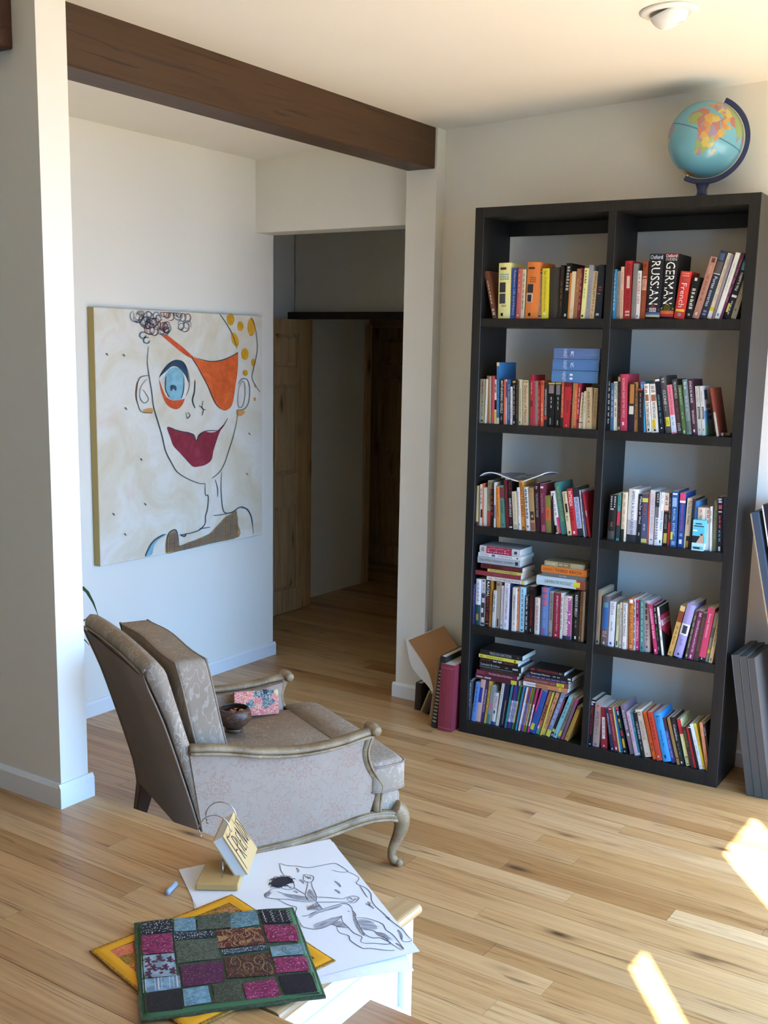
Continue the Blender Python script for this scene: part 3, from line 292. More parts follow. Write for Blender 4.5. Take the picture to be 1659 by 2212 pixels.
(4,1,0.6066,0.0204,0.0565,0.0241,0.2063,0.0185,'#191316','black with red letters',[('b',0.04,0.06,'#e0dce0',0.0,1.0),('m',0.08,0.14,0.4,'#c8c4c8',1,'d'),('t','DYNAMICS OF THE SACRED',0.15,0.75,0.5,'#b8283c','d'),('b',0.95,0.97,'#d8d4d8',0.2,0.7)]),
(4,1,0.631,0.0253,0.0564,0.0279,0.1965,0.0115,'#ab8878','pinkish taupe',[('b',0.06,0.1,'#c83440',0.3,0.6),('t','AFTER EDEN',0.2,0.55,0.5,'#7c5c54','d'),('m',0.6,0.75,0.3,'#8c6c64',2,'d'),('b',0.92,0.97,'#4c5c9c',0.3,0.6)]),
(4,1,0.6687,0.0251,0.0561,0.0276,0.1795,-0.0665,'#a4242e','red with white panel',[('b',0.24,0.77,'#e0d4c0',0.25,0.7),('m',0.3,0.7,0.2,'#8c7c70',4,'d'),('b',0.92,0.96,'#e8c8c8',0.4,0.6)]),
(4,1,0.7164,0.017,0.0561,0.0136,0.1802,-0.1966,'#252a48','navy',[('t','AMERICA DIVIDED',0.1,0.6,0.5,'#a8acc0','d'),('b',0.94,0.97,'#d8d8e0',0.3,0.7)]),
(4,1,0.7331,0.0171,0.0561,0.0172,0.1907,-0.2227,'#8e2430','maroon red',[('b',0.03,0.05,'#e0c8b0',0.2,0.9),('t','Quests in Thinking Fires',0.15,0.75,0.45,'#d89878','d'),('b',0.9,0.96,'#e8d0d0',0.3,0.7)]),
(4,1,0.7523,0.017,0.0561,0.0049,0.1961,-0.2125,'#d8a850','thin gold',[]),
(4,1,0.7571,0.0215,0.0561,0.0123,0.194,-0.2253,'#1f7fc4','vivid blue',[('b',0.94,0.97,'#103c64',0.3,0.7)]),
(4,1,0.7738,0.0163,0.0561,0.0121,0.1988,-0.2437,'#17181c','black multicoloured',[('b',0,0.06,'#d02c28',0.0,1.0),('m',0.08,0.2,0.5,'#e0e0e0',1,'d'),('b',0.25,0.32,'#d8a028',0.2,0.7),('b',0.33,0.45,'#2c6c34',0.2,0.8),('b',0.5,0.62,'#a8242c',0.2,0.9),('b',0.68,0.88,'#c89820',0.2,0.9),('b',0.94,0.97,'#d0d0d0',0.3,0.6)]),
(4,1,0.7988,0.0225,0.0561,0.0173,0.2111,-0.2676,'#7d6470','mauve grey lettered in pale capitals',[('t','ALICE WALKER',0.1,0.5,0.6,'#d8ccd4','d'),('b',0.57,0.63,'#c8d4dc',0.3,0.75)]),
(4,1,0.8205,0.0178,0.0561,0.0137,0.1877,-0.264,'#c39aa0','dusty pink',[('m',0.1,0.7,0.3,'#8c6470',6,'d')]),
(4,1,0.8335,0.0241,0.0561,0.0112,0.1883,-0.2481,'#2f8494','teal blue',[('m',0.05,0.5,0.35,'#8cc0c8',3,'d'),('b',0.93,0.97,'#d0e0e0',0.2,0.7)]),
(4,1,0.8513,0.017,0.0561,0.0121,0.1901,-0.2513,'#1c1c1e','black with white letters',[('t','C. BLACK MOSES SPEAK',0.2,0.6,0.6,'#e0dcd0','d'),('m',0.65,0.85,0.3,'#a8a49c',2,'d')]),
(4,1,0.863,0.0251,0.0561,0.0277,0.2031,-0.2794,'#e0c3a2','broad cream',[('m',0.05,0.14,0.5,'#8c7460',2,'h'),('t','INFINITE DIVISIONS',0.24,0.64,0.42,'#8c7460','d'),('b',0.92,0.95,'#a88c70',0.3,0.5)]),
(4,1,0.8991,0.018,0.0561,0.0145,0.203,-0.2827,'#e1581c','orange',[('t','TAKE BACK THE NIGHT',0.05,0.6,0.55,'#7c2408','d'),('m',0.65,0.85,0.5,'#7c2408',2,'d')]),
(4,1,0.9164,0.0144,0.0561,0.0217,0.2052,-0.2631,'#cf3b22','vermilion',[('m',0.1,0.6,0.3,'#8c1c10',6,'d'),('b',0.9,0.94,'#e8a088',0.3,0.6)]),
(4,1,0.9422,0.0159,0.0561,0.0316,0.2062,-0.2694,'#2f93d6','broad sky blue',[('t','TT',0.06,0.2,0.5,'#14385c','h'),('m',0.35,0.7,0.2,'#1c5c94',4,'d'),('b',0.86,0.93,'#103454',0.3,0.55)]),
(4,1,0.9742,0.0238,0.0561,0.0187,0.1894,-0.2943,'#3f3c88','indigo brown-topped',[('b',0,0.27,'#543438',0.0,1.0),('t','LIVING CHICANA THEORY',0.3,0.9,0.5,'#b8b4dc','d')]),
(4,1,0.9999,0.016,0.0561,0.0114,0.1964,-0.2851,'#9c6f36','tan',[('b',0.85,0.87,'#3c2410',0.0,1.0)]),
(4,1,1.0134,0.017,0.0561,0.0149,0.202,-0.2646,'#26221f','black lettered in white script',[('t','Columbus',0.15,0.48,0.55,'#e0d8d4','d'),('m',0.55,0.8,0.2,'#6c8c9c',3,'d'),('b',0.92,0.96,'#d0d0cc',0.3,0.7)]),
(4,1,1.035,0.0259,0.0561,0.0157,0.1967,-0.2698,'#dcd688','pale yellow red-topped',[('b',0,0.32,'#cf2830',0.0,1.0),('b',0.8,0.97,'#5c5c40',0.2,0.9),('b',0.82,0.95,'#c8c490',0.3,0.8)]),
(4,1,1.0559,0.019,0.0561,0.0131,0.1697,-0.2813,'#3b2420','short dark brown',[('t','Loose Ends',0.1,0.5,0.5,'#8c9428','d'),('m',0.6,0.8,0.3,'#6c4034',2,'d')]),
(4,1,1.0689,0.0217,0.0561,0.0081,0.1712,-0.2638,'#c21f24','thin red',[]),
(4,1,1.0784,0.0205,0.0561,0.0107,0.177,-0.2696,'#221f1e','thin black',[('b',0.02,0.04,'#e0e0dc',0.1,0.9)]),
(4,1,1.0916,0.0196,0.0561,0.0128,0.1889,-0.2861,'#d7d8da','white',[('m',0.35,0.7,0.3,'#8c94a0',3,'d'),('b',0.92,0.95,'#c03c3c',0.3,0.5)]),
(4,1,1.1044,0.0248,0.0561,0.0091,0.1915,-0.2687,'#e3cb2a','yellow with red letters',[('t','TALKING BACK',0.06,0.48,0.7,'#c8342c','d'),('b',0.92,0.95,'#c8642c',0.3,0.6)]),
(4,1,1.1186,0.0144,0.0561,0.0122,0.2001,-0.2051,'#d78a5a','peach orange',[('m',0.1,0.8,0.2,'#b0643c',4,'d')]),
(4,1,1.1316,0.0186,0.0561,0.0093,0.1974,-0.2108,'#3d2428','dark maroon',[('t','Listen Up',0.08,0.25,0.6,'#d0c8c8','d')]),
]
STACKS=[
(1,0,0,0.3674,0.5702,0.02,1.5884,0.0497,'#4f7fb4','faded blue,lowest of three numbered volumes',[('t','LENIN',0.24,0.31,0.8,'#c8d4e4','h'),('b',0.34,0.36,'#3c6494',0.3,0.7),('t','1',0.4,0.46,0.5,'#dce4ee','h')]),
(1,0,0,0.3698,0.5714,0.02,1.6381,0.0462,'#4c7cb8','faded blue,middle of three numbered volumes',[('t','LENIN',0.24,0.31,0.8,'#c8d4e4','h'),('b',0.34,0.36,'#3c6494',0.3,0.7),('t','2',0.4,0.46,0.5,'#dce4ee','h')]),
(1,0,0,0.373,0.5737,0.02,1.6844,0.0444,'#5876ac','faded blue,topmost of three numbered volumes',[('t','LENIN',0.22,0.29,0.8,'#c8d4e4','h'),('b',0.32,0.34,'#44629a',0.3,0.7),('t','3',0.38,0.44,0.5,'#dce4ee','h')]),
(3,0,0,0.1038,0.2908,0.02,0.716,0.0177,'#d8d2c8','white,bottom of the left stack',[('m',0.05,0.18,0.4,'#b88c80',1,'d'),('t','FOLLOW THE RULES OF CATTLE',0.22,0.86,0.6,'#4c403c','d'),('b',0.9,0.96,'#d8cc20',0.1,0.9)]),
(3,0,0,0.047,0.2677,0.02,0.7337,0.0202,'#903238','brick red,second from the bottom of the left stack',[('m',0.4,0.6,0.2,'#b0585c',3,'d')]),
(3,0,0,0.1063,0.2707,0.02,0.7539,0.0131,'#cdbd54','thin yellow,third from the bottom of the left stack',[('t','SECURITY OF FUTURE FREEDOM',0.08,0.85,0.6,'#3c3820','d')]),
(3,0,0,0.0728,0.2734,0.02,0.767,0.0212,'#5c2020','dark red brown,fourth from the bottom of the left stack',[('t','THEY ARE US',0.05,0.5,0.5,'#381010','d'),('m',0.55,0.95,0.4,'#7c3030',3,'d')]),
(3,0,0,0.0554,0.2602,0.02,0.7882,0.0316,'#a4acb0','grey,fifth from the bottom of the left stack',[('t','THE FATEFUL TRIANGLE',0.06,0.58,0.3,'#3c4448','d'),('t','CHOMSKY',0.62,0.86,0.3,'#3c4448','d'),('b',0.89,0.96,'#24303c',0.25,0.75)]),
(3,0,0,0.0587,0.2639,0.02,0.8198,0.0154,'#d6d8da','white,second from the top of the left stack',[('t','Chomsky',0.05,0.25,0.5,'#4c5054','d'),('b',0.32,0.4,'#5c6068',0.2,0.8),('t','AT WAR WITH ASIA',0.47,0.8,0.5,'#3c4044','d'),('b',0.9,0.94,'#6c3444',0.3,0.7)]),
(3,0,0,0.064,0.2588,0.02,0.8352,0.0323,'#c6c4be','white and crimson,top of the left stack',[('b',0.04,0.12,'#8c8c8c',0.2,0.8),('b',0.17,0.8,'#b02844',0.0,1.0),('m',0.2,0.75,0.6,'#e8c0c8',8,'d'),('b',0.86,0.93,'#343c64',0.3,0.7)]),
(3,0,1,0.3404,0.5618,0.02,0.7265,0.0418,'#b6cdd0','pale blue,bottom of the right stack',[('t','SURVIVING THE HOLOCAUST',0.18,0.74,0.4,'#3c4c54','d'),('b',0.82,1.0,'#a04434',0.0,1.0),('b',0.77,0.9,'#d8cc20',0.2,0.75)]),
(3,0,1,0.3679,0.5582,0.02,0.7683,0.0161,'#6c6a64','grey,between the pale blue and the orange book',[('m',0.4,0.6,0.4,'#a8a49c',2,'d')]),
(3,0,1,0.361,0.5668,0.02,0.7844,0.0292,'#e07424','orange,second from the top of the right stack',[('t','EVANS',0.05,0.24,0.35,'#8c3c0c','d'),('b',0.27,0.275,'#8c3c0c',0.1,0.9),('t','THIRD REICH',0.31,0.88,0.45,'#6c2c0c','d')]),
(3,0,1,0.3743,0.5499,0.02,0.8137,0.0215,'#a2966c','khaki,top of the right stack',[('b',0.35,0.68,'#7c7048',0.05,0.95),('m',0.38,0.65,0.3,'#c0b48c',2,'d'),('m',0.05,0.3,0.3,'#c8c0a0',2,'d')]),
(4,0,0,0.0649,0.2798,0.02,0.2588,0.0241,'#571f2c','maroon,bottom of the left stack',[('m',0.03,0.4,0.3,'#e0d0d4',2,'d'),('b',0.82,0.95,'#c8c428',0.1,0.9)]),
(4,0,0,0.0705,0.2708,0.02,0.2829,0.0182,'#6c2434','wine red,second from the bottom of the left stack',[('t','The Dark Side of the Nation',0.3,0.88,0.5,'#d8b8b8','d'),('b',0.0,0.2,'#8c2c3c',0.0,1.0)]),
(4,0,0,0.0874,0.2786,0.02,0.3011,0.0167,'#2e2220','dark brown,third from the bottom of the left stack',[('t','DISCIPLINE AND PUNISH',0.08,0.88,0.6,'#5c4438','d')]),
(4,0,0,0.0832,0.2874,0.02,0.3178,0.0268,'#1c1b1b','black,fourth from the bottom of the left stack',[('t','Soledad Brother',0.03,0.5,0.4,'#b8b8b8','d'),('m',0.62,0.72,0.2,'#a0a0a0',1,'d'),('m',0.8,0.97,0.25,'#d8d8d8',1,'d'),('b',0,0.8,'#c8c8c8',0.02,0.06)]),
(4,0,0,0.0863,0.2719,0.02,0.3446,0.0151,'#3c1c18','dark red brown,fifth from the bottom of the left stack',[('m',0.35,0.6,0.5,'#e0d8d0',2,'d'),('m',0.05,0.3,0.4,'#7c3428',2,'d'),('m',0.65,0.9,0.4,'#9c3c2c',2,'d')]),
(4,0,0,0.0787,0.2723,0.02,0.3597,0.0152,'#dcd43c','bright yellow,second from the top of the left stack',[('m',0.04,0.12,0.5,'#4c4810',1,'d'),('t','MORE FRENCH REVOLUTIONS,WHO',0.2,0.62,0.45,'#4c4810','d'),('b',0.9,0.94,'#3c380c',0.2,0.8)]),
(4,0,0,0.0846,0.2914,0.02,0.3749,0.0223,'#1f1e20','black,top of the left stack',[('t','PRISON NATION',0.24,0.74,0.6,'#b4b4b8','d'),('m',0.88,0.95,0.2,'#808084',1,'d')]),
(4,0,1,0.3006,0.5086,0.02,0.2682,0.0199,'#c87c4c','white and orange,bottom of the right stack',[('b',0,0.28,'#dcd4cc',0.0,1.0),('t','Outstanding on the Line',0.06,0.55,0.55,'#6c3c24','d'),('b',0.8,0.86,'#d8a828',0.0,1.0)]),
(4,0,1,0.3018,0.511,0.02,0.2881,0.0206,'#80402e','rust brown,second from the bottom of the right stack',[('t','ULTIMATE FREEDOM MYSTERY',0.02,0.55,0.35,'#b89488','d'),('m',0.6,0.72,0.3,'#a87868',2,'d'),('b',0.74,0.9,'#e8d420',0.1,0.85),('t','USED',0.76,0.88,0.6,'#181614','d')]),
(4,0,1,0.3062,0.5103,0.02,0.3087,0.013,'#382c50','thin purple,third from the bottom of the right stack',[('m',0.05,0.95,0.3,'#9c90b8',8,'d')]),
(4,0,1,0.3289,0.5258,0.02,0.3217,0.0191,'#1c1a1a','black,second from the top of the right stack',[('t','Grassroots Warriors',0.03,0.48,0.4,'#e4e0dc','d'),('m',0.55,0.75,0.25,'#b8b4b0',2,'d'),('b',0.9,0.97,'#d0ccc8',0.3,0.7)]),
(4,0,1,0.3296,0.4896,0.02,0.3408,0.0151,'#241c1c','black with red letters,top of the right stack',[('m',0.02,0.2,0.6,'#c8242c',1,'d'),('t','REVOLUTION',0.24,0.8,0.6,'#b82c30','d'),('m',0.85,0.95,0.3,'#a09c98',1,'d')]),
]
PAINT_BOX=(-1.4386,-0.8054,0.3351,0.7077,1.8664)
PAINT_FILLS=[('eye_white','#dcd6c4',[(-0.4212,1.5524),(-0.3792,1.5902),(-0.3286,1.6136),(-0.2779,1.6046),(-0.2397,1.5714),(-0.2206,1.523),(-0.237,1.4809),(-0.2636,1.4453),(-0.3236,1.441),(-0.3737,1.4602),(-0.4018,1.5022)]),('eye_patch','#d8602a',[(-0.1991,1.6555),(-0.1376,1.6407),(-0.0746,1.6335),(-0.0011,1.6367),(0.0647,1.6506),(0.1173,1.6685),(0.1396,1.6794),(0.1431,1.6319),(0.136,1.5684),(0.121,1.505),(0.1061,1.4415),(0.0866,1.4038),(0.0434,1.3862),(0.0058,1.397),(-0.0313,1.4233),(-0.0585,1.4584),(-0.0898,1.5148),(-0.1297,1.5644),(-0.1603,1.6073)]),('eye_patch_strap','#d2552c',[(-0.4083,1.7607),(-0.3673,1.7569),(-0.3178,1.7315),(-0.259,1.6999),(-0.2163,1.6734),(-0.1817,1.6508),(-0.208,1.6495),(-0.251,1.6672),(-0.31,1.6993),(-0.3678,1.7336)]),('iris','#86b4bc',[(-0.3798,1.5608),(-0.3668,1.5842),(-0.3372,1.6018),(-0.2992,1.6028),(-0.2653,1.5896),(-0.2555,1.5596),(-0.2564,1.5115),(-0.2631,1.4755),(-0.2764,1.4517),(-0.3022,1.4464),(-0.3361,1.4503),(-0.361,1.4658),(-0.3769,1.5018)]),('upper_eyelid','#34485c',[(-0.4169,1.5611),(-0.3873,1.599),(-0.3451,1.6283),(-0.2985,1.6402),(-0.256,1.6254),(-0.2308,1.5894),(-0.2205,1.529),(-0.24,1.5594),(-0.2696,1.5896),(-0.3034,1.6076),(-0.3371,1.6065),(-0.3752,1.5843)]),('lower_eyelid','#cc5426',[(-0.4213,1.5495),(-0.3977,1.5021),(-0.3694,1.4631),(-0.3235,1.447),(-0.2635,1.4514),(-0.2505,1.4559),(-0.264,1.4272),(-0.2988,1.4054),(-0.3411,1.4116),(-0.3784,1.4366),(-0.4023,1.4787)]),('lips','#8c2c38',[(-0.3725,1.3201),(-0.343,1.3187),(-0.2922,1.2999),(-0.2315,1.292),(-0.1965,1.2779),(-0.1747,1.2457),(-0.1564,1.2726),(-0.1201,1.2875),(-0.0607,1.2801),(-0.0188,1.2874),(0.0314,1.3168),(-0.0001,1.2801),(-0.024,1.237),(-0.0479,1.1878),(-0.0623,1.1444),(-0.1041,1.1221),(-0.1542,1.1165),(-0.199,1.12),(-0.247,1.1577),(-0.2856,1.1911),(-0.3321,1.2306),(-0.3524,1.2741)]),('plaid_collar','#b4935c',[(0.0385,0.8413),(0.0872,0.8535),(0.1266,0.8643),(0.1341,0.8003),(0.1416,0.7225),(-0.0863,0.7154),(-0.3035,0.7087),(-0.394,0.7142),(-0.3811,0.8005),(-0.3232,0.8166),(-0.3092,0.7723),(-0.3029,0.737),(-0.241,0.7443),(-0.1779,0.7517),(-0.0856,0.7685),(-0.0288,0.8003)]),('shoulder','#7ca8b4',[(-0.5315,0.717),(-0.5143,0.751),(-0.489,0.7779),(-0.4217,0.8057),(-0.3862,0.8024),(-0.4389,0.7865),(-0.4729,0.7574),(-0.4863,0.7195)]),('ear_shadow','#cc9450',[(-0.5675,1.5283),(-0.5564,1.5339),(-0.5606,1.4938),(-0.5648,1.4536),(-0.5738,1.4711)]),('ear_shadow','#cc9450',[(-0.5297,1.4092),(-0.4693,1.4159),(-0.4674,1.3924),(-0.5061,1.3949)]),('ear_shadow','#cc9450',[(0.1319,1.3863),(0.1938,1.3777),(0.169,1.3559),(0.1346,1.3572)]),('iris_mark','#34485c',[(-0.3474,1.516),(-0.3288,1.5217),(-0.3069,1.5124),(-0.3098,1.4933),(-0.3266,1.5038),(-0.3437,1.4922)]),('yellow_spot','#d69c24',[(0.1137,1.842),(0.1081,1.8243),(0.0938,1.813),(0.0762,1.8125),(0.0621,1.8229),(0.0569,1.8402),(0.0624,1.8578),(0.0767,1.8691),(0.0942,1.8697),(0.1084,1.8594)]),('yellow_spot','#d69c24',[(0.183,1.8108),(0.1785,1.7966),(0.1668,1.7876),(0.1524,1.7873),(0.1408,1.7957),(0.1365,1.8096),(0.141,1.8237),(0.1527,1.8327),(0.167,1.8331),(0.1786,1.8248)]),('yellow_spot','#d69c24',[(0.274,1.8088),(0.2684,1.7816),(0.2538,1.7646),(0.236,1.7642),(0.2217,1.7806),(0.2163,1.8073),(0.2219,1.8343),(0.2363,1.8513),(0.2541,1.8519),(0.2685,1.8357)]),('yellow_spot','#d69c24',[(0.1418,1.7473),(0.1468,1.726),(0.1407,1.7107),(0.1259,1.7076),(0.1081,1.7176),(0.094,1.7368),(0.0891,1.758),(0.0951,1.7731),(0.1098,1.7764),(0.1276,1.7666)]),('yellow_spot','#d69c24',[(0.2227,1.6705),(0.2174,1.6531),(0.2035,1.6424),(0.1865,1.6423),(0.1728,1.6529),(0.1677,1.6701),(0.173,1.6873),(0.1867,1.698),(0.2037,1.6982),(0.2175,1.6877)]),('yellow_spot','#d69c24',[(0.2756,1.6269),(0.2725,1.6155),(0.2644,1.6085),(0.2545,1.6085),(0.2465,1.6155),(0.2435,1.6269),(0.2466,1.6382),(0.2546,1.6453),(0.2645,1.6453),(0.2725,1.6383)]),('yellow_spot','#d69c24',[(0.2164,1.5742),(0.2126,1.5652),(0.2027,1.5597),(0.1905,1.5598),(0.1807,1.5654),(0.177,1.5745),(0.1808,1.5835),(0.1906,1.589),(0.2028,1.589),(0.2127,1.5833)]),('yellow_spot','#d69c24',[(0.2792,1.4369),(0.2777,1.4316),(0.2736,1.4284),(0.2686,1.4285),(0.2646,1.4319),(0.2631,1.4373),(0.2646,1.4427),(0.2687,1.4459),(0.2737,1.4458),(0.2777,1.4423)]),('yellow_spot','#d69c24',[(0.2824,1.5054),(0.2811,1.5009),(0.2775,1.4981),(0.2731,1.4982),(0.2696,1.5011),(0.2683,1.5057),(0.2696,1.5102),(0.2732,1.513),(0.2775,1.5129),(0.2811,1.5101)])]
